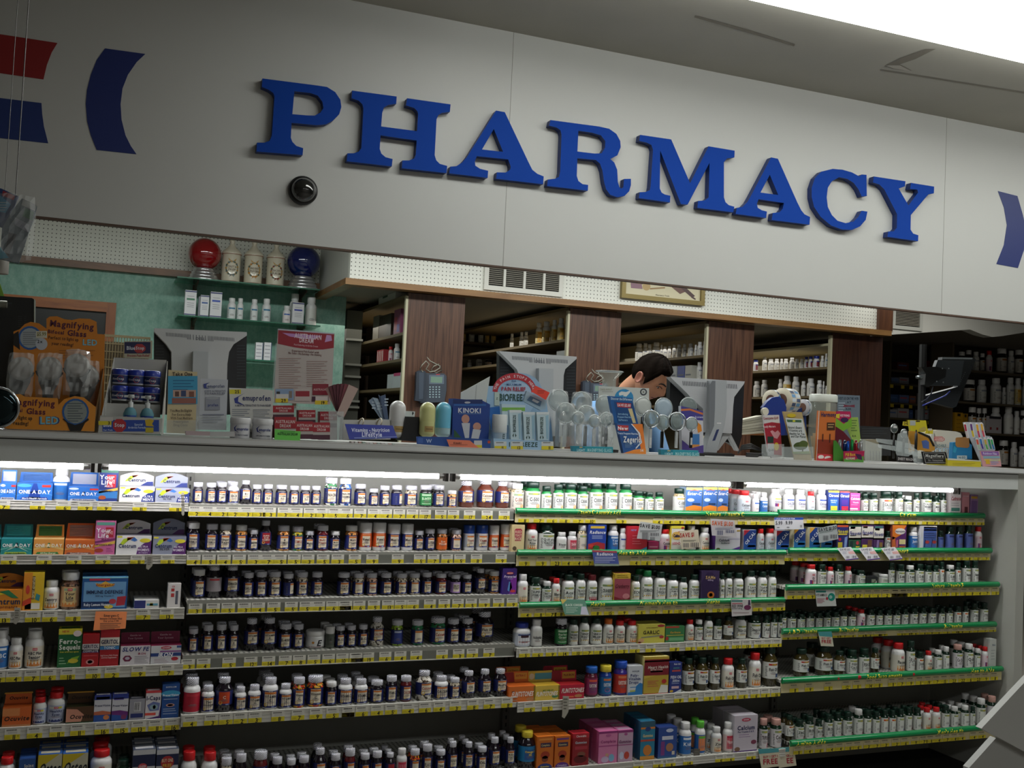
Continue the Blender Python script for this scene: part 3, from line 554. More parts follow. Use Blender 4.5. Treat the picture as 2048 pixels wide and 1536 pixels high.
BX = { # key: front, side/top, design, look
 'oad': ('2a6cc0', '3a70c0', 'V1c3c90,.3,0,.7,0,.55,1,.45,1|V4a90d8,0,.3,.5,.55,1,.35,1,.3,.5,.5,0,.25|.7,.78,.95,.92,c83028|C.2,.86,.2,.1,4aa0d8|T.5,.5,.2,f0f0f8,ONE A DAY|.46,.35,.54,.66,14163c|V28388c,.1,.05,.9,.05,.85,.2,.15,.2|S.5,.12,.1,e0e8f8,Men\'s Health Formula,.7', 'blue multivitamin carton'),
 'oad5': ('2a6cc0', '3a70c0', 'V4a90d8,0,.3,.5,.55,1,.35,1,.3,.5,.5,0,.25|.7,.78,.98,.9,c83028|C.18,.86,.16,.08,c0ccd8|T.5,.52,.2,f0f0f8,ONE A DAY|.46,.38,.54,.66,14163c|Vb0b4c0,.05,.03,.95,.03,.9,.16,.1,.16|S.5,.1,.1,34385c,Men\'s 50+ Advantage,.7', 'blue multivitamin carton with silver flash'),
 'oadt': ('1c8486', '2a7c80', 'Vb8dcc8,.1,.2,.5,.6,.9,.2,.5,.5|V5cb0a0,0,.3,.5,.5,1,.3,1,.35,.5,.62,0,.38|T.5,.6,.2,f0f4f0,ONE A DAY|.46,.44,.54,.76,1c1c2c|V9cb840,.1,.05,.85,.05,.8,.18,.15,.18|S.48,.11,.09,20301c,Women\'s Active Metabolism,.6', 'teal multivitamin carton'),
 'oado': ('e09a4a', 'd8b070', 'Ve8c070,0,.3,.5,.5,1,.3,1,.4,.5,.7,0,.4|T.5,.6,.2,f4f0e0,ONE A DAY|.46,.44,.54,.76,2c7c3c|V2c7c3c,.08,.05,.85,.05,.8,.18,.13,.18|S.48,.11,.09,e8f0d0,All Day Energy,.6', 'orange and yellow multivitamin carton'),
 'oadr': ('d0682a', 'c87840', 'Vd89a5a,0,.3,.5,.5,1,.3,1,.4,.5,.7,0,.4|T.5,.6,.2,f0ece0,ONE A DAY|.46,.44,.54,.76,8a8c90|V80504c,.05,.04,.9,.04,.85,.16,.1,.16|S.48,.1,.09,e0dcd0,Women\'s 50+ Advantage,.6', 'deep orange multivitamin carton'),
 'yl': ('28387c', '243070', '.02,.86,.98,.97,3c6a5a|V3878b8,0,.35,1,.3,1,.1,0,.1|T.4,.73,.12,f0f0f4,Your|T.4,.57,.12,f0f0f4,Life|.4,.42,.88,.8,c02838|T.62,.6,.1,e8c8c8,SAVE,.4|S.5,.46,.05,e0e0e8,MULTI|Vdcb450,.0,.3,1,.42,1,.34,.0,.24|S.45,.31,.05,302a40,Men\'s 45+|C.2,.12,.2,.06,a8502c|'+lines(.55, .9, (.1, .15, .2), 'b8bcd0'), 'tall dark blue vitamin carton with red sticker'),
 'ylp': ('c8689a', 'b0588a', '.05,.88,.95,.97,5a9a8a|T.4,.73,.12,f4f0f4,Your|T.4,.57,.12,f4f0f4,Life|.5,.52,.9,.82,b82838|T.68,.66,.09,e8c8c8,SAVE,.35|S.5,.46,.05,602050,MULTI|Vdcb450,.0,.28,1,.42,1,.33,.0,.22|V7c2c68,.0,.4,1,.5,1,.44,.0,.34|S.45,.3,.05,402040,Women\'s 45+|C.22,.13,.22,.06,a8402c|'+lines(.58, .92, (.08, .13, .18), '8a3070'), 'tall pink vitamin carton with red sticker'),
 'cen': ('e0e0e0', 'c8c8cc', 'V283880,.62,0,1,0,1,.75,.82,.6,.66,.35|C.82,.72,.15,.12,e0d03a|.02,.88,.16,.97,e0d840|Vb8d030,.08,.45,.2,.85,.5,.95,.35,.78,.2,.5|Vd85030,.3,.92,.5,.95,.4,.8,.3,.75|V3c70b8,.5,.95,.62,.8,.55,.7,.4,.8|T.33,.42,.2,1c2c5c,Centrum,.5|T.82,.38,.12,e8e8f0,ULTRA,.26|T.82,.18,.16,e8e8f0,MEN\'S,.32', 'white vitamin carton with rainbow arc and navy corner'),
 'ces': ('9aa0b4', '9aa0b0', 'V283880,.62,0,1,0,1,.75,.82,.6,.66,.35|C.82,.72,.15,.12,e0d03a|.02,.88,.16,.97,e0d840|Vb8d030,.08,.45,.2,.85,.5,.95,.35,.78,.2,.5|Vd85030,.3,.92,.5,.95,.4,.8,.3,.75|V3c70b8,.5,.95,.62,.8,.55,.7,.4,.8|T.33,.45,.2,1c2c5c,Centrum,.5|T.36,.25,.12,4a4c5c,SILVER,.3|T.82,.38,.12,e8e8f0,ULTRA,.26|T.82,.18,.16,e8e8f0,MEN\'S,.32', 'silver vitamin carton with rainbow arc and navy corner'),
 'cenw': ('e0e0e0', '505058', 'V58286c,.58,0,1,0,1,.75,.8,.6,.62,.35|C.82,.74,.16,.11,e0d03a|.02,.88,.16,.97,e0d840|Vb8d030,.08,.5,.2,.82,.5,.92,.35,.76,.2,.52|Vd85030,.3,.9,.5,.92,.4,.78,.3,.72|V3c70b8,.5,.92,.6,.76,.52,.68,.4,.76|T.32,.46,.2,1c2c5c,Centrum,.5|T.78,.42,.09,e8e0f0,ULTRA,.26|T.78,.25,.12,e8e0f0,WOMEN\'S,.34|T.78,.1,.06,c8b8d8,100 TABLETS,.26', 'white vitamin carton with rainbow arc and purple corner'),
 'cesw': ('8c92a6', '3c3c48', 'V58286c,.58,0,1,0,1,.75,.8,.6,.62,.35|C.82,.74,.16,.11,e0d03a|.02,.88,.16,.97,e0d840|Vb8d030,.08,.5,.2,.82,.5,.92,.35,.76,.2,.52|Vd85030,.3,.9,.5,.92,.4,.78,.3,.72|V3c70b8,.5,.92,.6,.76,.52,.68,.4,.76|T.32,.48,.2,1c2c5c,Centrum,.5|T.36,.3,.12,40424e,SILVER,.3|T.78,.42,.09,e8e0f0,ULTRA,.26|T.78,.25,.12,e8e0f0,WOMEN\'S,.34', 'silver vitamin carton with rainbow arc and purple corner'),
 'cep': ('d88a28', 'c87820', 'V2c7c50,.3,.9,.6,.98,.9,.6,.7,.62,.5,.8|Vd8c030,.1,.7,.3,.95,.5,.8,.3,.72|T.5,.45,.26,14284c,Centrum|T.5,.2,.13,6a2c14,Performance,.8', 'orange vitamin carton with green arc'),
 'cadv': ('d8b428', 'c8b82c', '0,.0,.42,1,d88a28|T.3,.5,.0,302c28, |C.22,.55,.1,.12,c84030|V3a8a90,.6,.3,.8,.25,.85,.4,.65,.45|.12,.04,.85,.2,e0dcd0|.42,.3,.56,.9,5a3c18|Vc84028,0,.25,.4,.35,.42,.2,0,.12', 'yellow and orange upright vitamin carton'),
 'emc': ('1c5490', '2a6cae', '0,.95,1,1,8ac8d8|.15,.88,.6,.94,b83048|.04,.06,.96,.84,6a9cc8|V183464,0,.06,.62,.06,.62,.24,0,.24|Ve0b040,.28,.8,.4,.78,.5,.86,.6,.79,.72,.78,.66,.7,.5,.66,.35,.69|S.5,.75,.07,a02c20,Emergen-C,.4|T.5,.53,.1,142850,IMMUNE DEFENSE,.8|T.5,.41,.045,203050,1000 mg Vitamin C,.4|T.34,.15,.08,e0e8f0,Ruby Lemon Honey,.56|Vb03040,.76,.1,.95,.12,.98,.4,.78,.38|C.68,.24,.08,.08,b8404c|C.6,.08,.1,.06,d8c040', 'large blue drink mix carton'),
 'flat': ('d8d8d4', 'd0d0cc', '0,0,.45,1,2c3474|.5,.35,.95,.6,5a9ab0|.62,.3,.75,.65,b8b83a', 'small flat white and blue carton lying down'),
 'ent': ('dcd8d6', 'd8d4d2', '.25,.45,.5,.6,c04040|.25,.68,.5,.8,b83838|.6,.15,.8,.7,5a5c68|T.4,.88,.07,c04048,OI,.3', 'small white and red upright carton'),
 'fer': ('1c6434', 'c8c030', '0,.86,1,1,d8cc3c|T.3,.94,.05,b83028,NEW,.3|C.8,.88,.18,.08,e8d8d8|T.5,.68,.12,e8ece0,Ferro-|T.5,.53,.12,e8ece0,Sequels|T.5,.41,.04,d0c840,Iron with less upset,.8|V7cb030,.4,.1,.85,.2,.95,.3,.6,.25|C.68,.17,.22,.06,c8b838|'+lines(.08, .38, (.1, .17, .24), 'a8d0a8'), 'green and yellow iron carton'),
 'ger': ('b01c24', 'c02428', 'T.5,.63,.11,101c40,|0,.46,1,.7,ded8d8|T.5,.62,.1,181c48,GERITOL|0,.43,1,.53,4a2c78|T.5,.48,.065,e0d8e8,COMPLETE|.1,.32,.9,.36,c84048|C.5,.15,.25,.08,c88080|C.5,.15,.15,.05,4a1418', 'red carton with purple band'),
 'gert': ('a81c24', '8c1420', '0,.56,1,.8,ded8cc|T.5,.68,.11,181c48,GERITOL|0,.46,1,.57,3c80b8|T.5,.515,.07,d8e4ec,TONIC,.6|T.5,.3,.04,e0b8b8,High Potency Multi-Vitamin,.9|T.5,.24,.04,e0b8b8,and Iron Supplement,.8', 'taller red carton with blue band'),
 'slow': ('d4d0d4', '7c1c40', 'S.5,.82,.2,1c2870,SLOW FE|T.72,.58,.1,8c2444,IRON,.35|V702044,.08,.35,.16,.5,.32,.5,.4,.35,.32,.2,.16,.2|C.24,.36,.08,.08,b8b0c0|'+lines(.48, .95, (.1, .18, .26, .34, .42), '5a5460'), 'white carton with purple hexagon under a maroon flap'),
 'iron': ('d0d0d4', '7c1c40', 'C.5,.88,.18,.09,b83048|T.5,.88,.07,e8dce0,LEADER,.26|.85,.86,1,.98,34508c|.3,.64,1,.72,8a5090|V284080,0,.42,1,.42,1,.6,.0,.6|S.48,.5,.2,f0f0f4,IRON,.5|C.8,.27,.12,.1,b02838|'+lines(.12, .6, (.1, .18, .26), '8a5a70'), 'white carton with blue band under a maroon flap'),
 'ocu': ('d0642a', 'c05820', '0,.55,.6,.95,d88850|S.5,.42,.22,241410,Ocuvite|0,0,1,.1,c88858', 'orange eye vitamin carton'),
 'ocb': ('50341c', '2a2c14', 'Vd09078,0,.08,.55,.08,.65,.5,.4,.85,0,.9|S.55,.4,.24,1c120c,Ocuvite|0,0,1,.07,1c4c30', 'brown and green eye vitamin carton'),
 'pv1': ('d0d0d8', '24307c', '0,.84,1,1,283a8c|.1,.86,.9,.95,5a4a98|T.5,.62,.07,1c2050,PreserVision|0,0,1,.26,24509c|V c06848,0,.26,1,.26,1,.36,.5,.42,0,.38|C.75,.16,.18,.09,d08048'.replace('V c', 'Vc'), 'white and blue eye vitamin carton with orange arc'),
 'pv2': ('d0d0d8', '24307c', '0,.84,1,1,283a8c|.1,.8,.7,.88,5a4a98|T.5,.58,.07,1c2050,PreserVision|0,0,1,.26,24509c|V6c2c78,0,.24,1,.18,1,.34,.5,.4,0,.38|C.75,.14,.18,.09,7c3460', 'white and blue eye vitamin carton with purple arc'),
 'gry': ('9a9aa4', '2c303c', '.3,.4,.75,.85,c0c0c4|.36,.45,.4,.82,30323c|.46,.45,.5,.82,30323c|.58,.45,.62,.82,30323c|.1,.1,.9,.3,24306c', 'grey carton turned to its barcode'),
 'icap': ('dcd8dc', 'c04048', '0,.93,1,1,c83c44|T.5,.75,.14,1c1c50,I-Caps|V6c78b0,.1,.5,.5,.62,.95,.56,.9,.3,.3,.28|C.55,.42,.28,.1,8ca8b0|C.58,.42,.1,.07,101c24|V4c2c70,0,0,1,0,1,.5,.9,.1|0,.13,.7,.22,d85044', 'white carton printed with an eye'),
 'pvb': ('1c4c90', '1c3c74', 'C.5,.72,.55,.1,3c9cc8|T.5,.68,.06,f0f0f4,PreserVision|T.5,.92,.04,d8e0ec,BAUSCH & LOMB,.6|C.5,.38,.25,.05,c89890|C.5,.38,.17,.03,1c4c90|'+lines(.1, .9, (.12, .2, .26, .55), 'a8b8d4'), 'tall blue eye vitamin carton'),
 'ost': ('c4c0a8', '2c5ca8', 'Vd0b828,0,.6,.9,1,0,1|0,.0,1,.0,ffffff|S.5,.62,.26,181c24,Osteo|S.5,.25,.26,181c24,Bi-Flex', 'joint supplement carton with yellow corner'),
 'glu': ('c8c8cc', '50586c', '0,.5,1,.85,1c2448|C.45,.5,.2,.1,c84850|T.45,.5,.07,e8dce0,LEADER,.3|T.5,.3,.15,202c64,Glucosamine|T.5,.1,.15,202c64,Chondroitin', 'white and navy joint carton'),
 'glf': ('c8c8cc', '50586c', '0,.5,1,.85,1c2448|T.5,.3,.15,202c64,Glucosamine|T.5,.1,.15,202c64,Chondroitin|C.5,.6,.3,.2,b02c30|T.5,.66,.1,e0c8a8,BUY ONE,.5|T.5,.5,.1,e0b040,FREE,.4', 'white and navy joint carton with round red sticker'),
 'pre': ('3c2474', '48309c', 'C.5,.82,.25,.05,c84038|T.5,.82,.04,e8dce0,LEADER,.4|V7c2c9c,.5,0,1,0,1,.7,.55,.6|S.5,.69,.09,e0d4f0,Prenatal,.9|T.5,.6,.035,b8a0d8,VITAMINS,.7|V5a8cc8,.35,.15,.45,.5,.6,.45,.7,.25,.5,.1|C.75,.12,.2,.05,c84040', 'tall purple prenatal vitamin carton'),
 'est': ('3864a8', '8aa0b8', '0,.9,1,1,d0c060|S.5,.76,.12,e8ecf0,Ester-C,.9|Vc85030,.15,.85,.5,.93,.85,.85,.5,.89|C.3,.5,.22,.07,b8ccdc|.4,.3,.9,.38,1c3458|Vd88028,0,0,1,0,1,.25,.5,.3,0,.22|.05,.0,.8,.03,e8e8e8', 'blue and orange vitamin C carton'),
 'cit1': ('20408c', '1c2c6c', '0,.92,1,1,d8c83a|T.5,.78,.12,e8ecf4,Citracal|.2,.3,.85,.62,2c6cb0|T.5,.55,.05,e0e4ec,With Bone,.7|T.5,.47,.05,e0e4ec,Density,.6|.25,.0,.85,.3,dcd040|'+lines(.3, .8, (.08, .16), '6a6420'), 'blue calcium carton with yellow panel'),
 'cit2': ('24308c', '1c246c', '0,.93,1,1,c83c34|T.5,.78,.12,e8ecf4,Citracal|.2,.35,.85,.6,4a2c8c|.2,0,.9,.3,c42844|'+lines(.3, .8, (.08, .16), 'e0a0a8'), 'blue calcium carton with red panel'),
 'pnk': ('c4408c', 'a83878', 'T.5,.72,.12,f0dce8,Calcium|T.55,.53,.08,f0dce8,Vitamin,.6|.0,.16,.8,.24,e0d0dc|'+lines(.1, .9, (.04, .1, .4, .86), 'e8b8d4'), 'magenta calcium carton'),
 'cal1': ('d8d0d0', 'b8b0b0', 'S.5,.72,.16,9c2038,Caltrate|.1,.15,.9,.3,4a8478|'+lines(.1, .85, (.4, .5), '8a8088'), 'white calcium carton at the end of the shelf'),
 'pk2': ('b87c84', 'a06c74', '.35,.05,.8,.35,5a2028|.1,.8,.9,.86,c89ca4', 'dusky pink carton at the end of the shelf'),
 'vio': ('8a6890', '7a5880', '.1,.8,.9,.92,b88c28|.1,.1,.9,.7,6c4c80', 'mauve and gold carton, last on the shelf'),
 'rdy': ('d8c494', 'c8b484', 'V b03848,.2,.8,.3,.86,.7,.86,.8,.8,.75,.4,.25,.4|T.5,.74,.09,e8c8b0,RED,.5|T.5,.61,.09,e8c8b0,YEAST,.5|T.5,.48,.09,e8c8b0,RICE,.5|C.25,.12,.16,.08,5c4c38'.replace('V b', 'Vb'), 'cream red yeast rice carton'),
 'rad': ('20409c', '1c3484', '.1,.86,.9,.95,d8b440|S.5,.72,.11,f0f0f4,Radiance|.2,.58,.8,.6,a8b8dc|.2,.53,.8,.55,a8b8dc|.2,.48,.8,.5,a8b8dc|Va82c34,0,.03,.95,.03,.95,.3,.5,.36,0,.28|C.45,.15,.2,.08,2c6c30|C.75,.06,.12,.04,c8b430|C.2,.2,.14,.06,c84030', 'blue vitamin carton printed with berries'),
 'crm': ('c02838', 'b02030', 'V3a90b8,.5,0,1,.2,1,0|'+lines(.25, .7, (.3, .4, .5, .62), 'e08890')+'|T.3,.85,.07,8c90c8,NEW,.3', 'red calcium chew bag carton'),
 'crs': ('a82c5c', 'a02850', '.1,.4,.9,.55,d08098|.5,.05,.9,.2,d8a840', 'low crimson carton behind a coupon'),
 'clt': ('dcd8d0', 'd8c840', '0,.9,1,1,d8cc40|C.85,.93,.12,.04,b83c30|V c04838,.1,.7,.6,.8,.95,.7,.6,.75|T.55,.62,.12,242c60,Caltrate,.8|T.4,.32,.1,c85868,600+D,.6|C.4,.62,.38,.16,d8b05a'.replace('V c', 'Vc')+'|T.5,.62,.1,242c60,Caltrate,.7', 'white and yellow calcium carton behind a coupon'),
 'clc': ('d4d2da', '4c2c70', 'V5c2c8c,.35,0,1,0,1,.22,.7,.1|T.35,.48,.1,1c2040,Calcium,.5|T.4,.36,.05,1c2040,Plus Minerals,.5|.5,.5,1,.56,b8b4c8|.85,.85,1,.92,b89c48|C.12,.1,.08,.06,5a6030', 'broad white calcium carton with purple corner'),
 'osc': ('1c3c84', 'dcdcd8', 'Vb82838,0,1,.5,1,0,.72|V20509c,0,.0,1,.0,1,.35,0,.4|Vd8b430,.3,.2,.95,.2,.95,.3,.4,.3|Ve0dcc8,.4,.0,1,.0,1,.1,.8,.1|Vb02c38,.45,.02,1,.08,1,.12,.7,.1|Q', 'blue calcium carton with diagonal lettering and red corner'),
 'osy': ('1c3c84', 'd8d4b8', 'Vd8a030,0,1,.5,1,0,.72|V2468a8,0,.0,1,.0,1,.4,0,.45|Vd8b430,.3,.22,.95,.22,.95,.32,.4,.32|Ve0dc98,.4,.0,1,.0,1,.16,.8,.12|Q', 'blue calcium carton with diagonal lettering and yellow corner'),
 'fxn': ('2c2c6c', '2c2450', '0,.92,1,1,c0502c|S.5,.75,.13,d8cc40,Flex-a-min,.92|.1,.6,.9,.66,c8b840|.1,.05,.5,.3,c8b430|V8098c8,.65,.0,.85,.0,.95,.55,.7,.5|C.25,.42,.12,.07,b82c48', 'navy joint carton with yellow lettering'),
 'fxg': ('2c5440', '3c3048', '0,.42,1,.95,dcd8cc|.1,.86,.5,.95,c87040|S.5,.68,.15,2c2c80,Flex-a-min,.92|0,.42,1,.49,a89838|.1,.56,.6,.6,b03038|C.72,.28,.13,.08,b83848|.1,0,.35,.35,182c30|.6,.02,.9,.14,c8b430', 'green and white joint carton'),
 'fxp': ('4c2c5c', '3c2050', '0,.45,1,.95,dcd8cc|.1,.88,.5,.96,c87040|S.5,.7,.15,2c2c80,Flex-a-min,.92|0,.45,1,.5,a89838|.1,.58,.6,.62,b03038|.1,.03,.5,.2,d8c83c|.55,.1,.9,.4,6c4c38', 'purple and white joint carton with yellow patch'),
 'fxq': ('4c2c5c', '3c2050', '0,.42,1,.88,dcd8cc|.1,.8,.6,.88,c87040|.1,.9,.9,.97,3c8070|S.5,.64,.14,2c2c80,Flex-a-min,.92|0,.42,1,.48,a89838|V9078a8,.3,0,.5,0,.55,.4,.35,.4|.6,.1,.9,.3,8c6c38', 'purple and white joint carton with teal top'),
 'nut': ('5c2c6c', '7c3c30', 'Vd87828,0,.4,0,1,1,1,.6,.6|C.55,.75,.38,.13,e0dcd8|T.55,.75,.08,24304c,NutraJoint,.68|Vc86838,0,0,.3,0,.2,.5,0,.55|.5,.22,.95,.42,d8c890|.5,0,.95,.15,b86038|V b8607c,.25,0,.4,0,.42,.4,.3,.4'.replace('V b', 'Vb'), 'orange and purple joint drink carton'),
 'wbl': ('dcdce0', 'd0d0d4', '.15,.0,.98,.96,4c64a8|.15,.8,.98,.86,b84858|.15,.9,.98,.96,2c3478|C.4,.32,.13,.07,c04848|C.85,.32,.13,.07,c04848|'+lines(.2, .95, (.5, .58, .66), 'b8c0dc')+'|V182448,.2,.1,.24,.1,.3,.4,.25,.45|V182448,.65,.1,.69,.1,.75,.4,.7,.45', 'white and blue twin joint carton'),
 'cra': ('9c4858', 'c8a838', '0,.82,1,1,c8a838|'+lines(.15, .85, (.86, .92), '7a4c20')+'|S.48,.56,.13,5c1828,Cranberry,.86|C.75,.2,.22,.1,c07880|V7c1c28,0,0,1,0,1,.16,.5,.1,0,.2', 'dusky red cranberry carton with yellow top'),
 'sam': ('3c2c54', '281c38', 'V2c1c44,.1,0,.9,0,.98,.6,.6,.95,.3,.95,0,.6|T.5,.78,.1,c8a870,SAMe,.6|T.5,.69,.05,b8a8c8,400mg,.4|C.55,.18,.2,.12,b86820|C.55,.18,.1,.06,d8c060|'+lines(.2, .8, (.45, .5, .55), '7c6c94'), 'dark purple carton with orange disc'),
 'gar': ('c8c050', 'd0c860', 'C.85,.92,.14,.07,a83838|T.5,.83,.05,6c4c20,EXTRA STRENGTH,.5|T.48,.58,.18,282414,GARLIC,.8|V8c8c74,.1,.28,.9,.36,.9,.44,.1,.34|C.1,.15,.12,.12,c89c70|C.88,.32,.09,.08,a83838|C.05,.05,.06,.05,b04830', 'yellow garlic tablet carton'),
 'grn': ('3c7c4c', '3c7448', '0,.9,.7,1,b83c30|S.5,.62,.12,c8a040,Garlinase,.8|.05,.42,.95,.46,c8b848|C.08,.25,.08,.12,a83030|.2,.1,.95,.3,6ca878', 'green garlic tablet carton'),
 'pol': ('c8ccd4', 'c0c4c8', 'T.5,.82,.05,4c5468,ROCHE,.6|T.42,.68,.09,202c6c,Poly-|T.42,.56,.09,202c6c,Vitamin|T.38,.44,.09,202c6c,Drops|V2a78b8,.55,.3,.8,.42,1,.38,1,0,0,0,0,.1,.5,.12|.15,.12,.55,.17,b8c060|.15,.26,.6,.29,4c84b8', 'white and blue liquid vitamin drops carton'),
 'hrt': ('b89c38', 'd0c47c', '0,.5,1,.93,7c1c28|0,.86,1,.9,a87c30|S.55,.72,.07,ded0c8,Heart Health,.85|T.5,.65,.035,ded0c8,BETTERY PACK,.5|.25,.58,.75,.62,c8c0a8|Vc8ac48,0,.5,0,.42,.5,.5|'+lines(.15, .6, (.2, .26, .3, .34), 'b85c48')+'|C.82,.33,.1,.06,b03030|V d8d8d0,.6,.02,.98,.02,.98,.22,.7,.24|0,0,1,.02,a83030'.replace('V d', 'Vd'), 'tall gold and maroon heart supplement carton'),
 'fso': ('24347c', '1c2868', 'T.6,.95,.05,d8dcec,Fish Oil,.7|.3,.8,.8,.84,4c8490|.2,.7,.9,.76,b04848|T.55,.52,.09,e0e4f0,FISH OIL,.9|T.55,.41,.06,e0e4f0,1200mg,.55|.2,.14,.8,.22,c8a8b0|C.2,.06,.15,.04,c8a030|V c8d0d8,.4,0,1,0,1,.12'.replace('V c', 'Vc')+'|'+lines(.2, .8, (.3, .35), 'a0acd0'), 'slim blue fish oil carton'),
 'fl1': ('d8702a', 'c86020', 'S.5,.5,.3,f0e8e0,FLINTSTONES,.8|C.8,.15,.15,.12,c08050|.1,.62,.2,.7,602010', 'orange children\'s vitamin carton'),
 'fl2': ('d8b84a', 'd0a830', 'S.5,.45,.28,f0e8e0,FLINTSTONES,.8|T.55,.66,.12,4c7c30,MY FIRST,.4|C.82,.25,.12,.12,508050', 'yellow children\'s vitamin carton'),
 'fl3': ('b81c38', 'a81c28', 'S.55,.6,.3,f0e8e0,FLINTSTONES,.85|C.78,.2,.15,.12,b87c50|.3,.1,.6,.2,d86840', 'red children\'s vitamin carton'),
 'gmo': ('c86a20', 'd87424', '.2,.66,.85,.8,3c2c4c|.1,.88,.9,.94,e09040|C.5,.42,.28,.12,a03820|C.5,.3,.2,.1,7c3c28|C.5,.02,.45,.14,2c3c80|T.5,.06,.05,d8c840,Gummies,.6|T.5,.73,.06,c8b880,Complete,.5', 'orange gummy vitamin carton with blue arc'),
 'gmp': ('c86a20', 'd87424', '.2,.66,.85,.8,3c2c4c|.1,.88,.9,.94,6c3c80|C.5,.42,.28,.12,a03820|C.5,.3,.2,.1,7c3c28|C.5,.02,.45,.14,5c2c80|T.5,.06,.05,d8c8e0,Complete,.6|T.5,.73,.06,c8b880,Gummies,.5', 'orange gummy vitamin carton with purple arc'),
 'gmr': ('8c1c24', 'b02430', '0,.86,1,1,b02430|T.5,.72,.07,b8bcc8,Gummies,.7|T.5,.92,.06,e0d0d0,Chewable,.6|C.5,.2,.4,.12,5c1418|C.55,.35,.25,.08,7c4c3c|.15,.5,.9,.6,a83040', 'dark red gummy vitamin carton'),
 'pk3': ('d07ca8', 'c86094', '0,.93,1,1,8c3474|C.5,.87,.15,.04,b85c94|T.5,.68,.08,8c2c6c,Complete,.85|0,.52,1,.56,a84c84|C.35,.12,.2,.1,c8b0d0|C.7,.16,.15,.12,7cb0d0|C.45,.26,.09,.05,c89c80', 'pink children\'s vitamin carton with violet edge'),
 'pk4': ('c0a0b8', 'c86ca0', '0,.92,1,1,8c3474|C.5,.87,.12,.04,a8508c|S.45,.64,.09,6c2c5c,Gummies,.85|0,.52,1,.55,9c4c80|C.25,.2,.15,.12,c0c8e0|C.6,.2,.18,.12,c04838', 'lilac children\'s gummy carton'),
 'tea': ('2a7c9c', '2c6484', 'V30586c,0,.85,1,.85,1,1,0,1|0,.8,1,.86,c87c38|C.5,.8,.2,.06,28407c|T.5,.63,.07,d8c890,Gummies,.7|0,.48,1,.53,b84838|C.5,.25,.3,.14,c87c34|0,0,1,.1,c88c38', 'teal and orange gummy vitamin carton'),
 'chk': ('2c4c94', '2c3c7c', 'C.6,.9,.2,.06,c0c8e0|.2,.6,.8,.72,c8ccdc|C.62,.35,.2,.14,a87858|V c8c0b0,.75,.1,.9,.1,.9,.22,.75,.22|.0,.0,1,.05,3c6c90|.15,.1,.35,.55,7c3c80'.replace('V c', 'Vc'), 'blue checkered children\'s vitamin carton'),
 'clm': ('c4bcc8', 'b4b0b8', 'C.5,.88,.2,.05,b84860|T.5,.88,.03,e8dce0,LEADER,.3|T.5,.66,.11,1c2454,Calcium,.9|T.5,.55,.045,3c3c6c,Plus Vitamins D & K,.7|'+lines(.2, .7, (.4, .46), '9c84a8')+'|C.15,.08,.12,.06,7c5c48|C.85,.25,.12,.06,7c3c54|0,0,1,.03,5c3c84', 'large pale calcium chew carton'),
 'kbb': ('2c5494', '24407c', 'T.6,.8,.1,d8d8d0,Joint,.6|0,.0,1,.0,ffffff|.1,.3,.9,.5,c8c0a0', 'blue joint carton'),
 'whb': ('c4c8c4', 'b4b8b4', 'T.6,.8,.06,2c4c6c,B-6,.4|'+lines(.2, .8, (.3, .4, .5, .6), '8c9498'), 'tall pale carton at the very end'),
 'blk': ('28282c', '2c2c30', '.4,.3,.8,.7,8c9080|.7,.2,.9,.5,c8c8b8', 'low black carton'),
}
BX['osb'] = BX['osy'][:2]+(BX['osy'][2].replace('e0dc98', '2c6c6c'), 'blue calcium carton with diagonal lettering and dark corner')
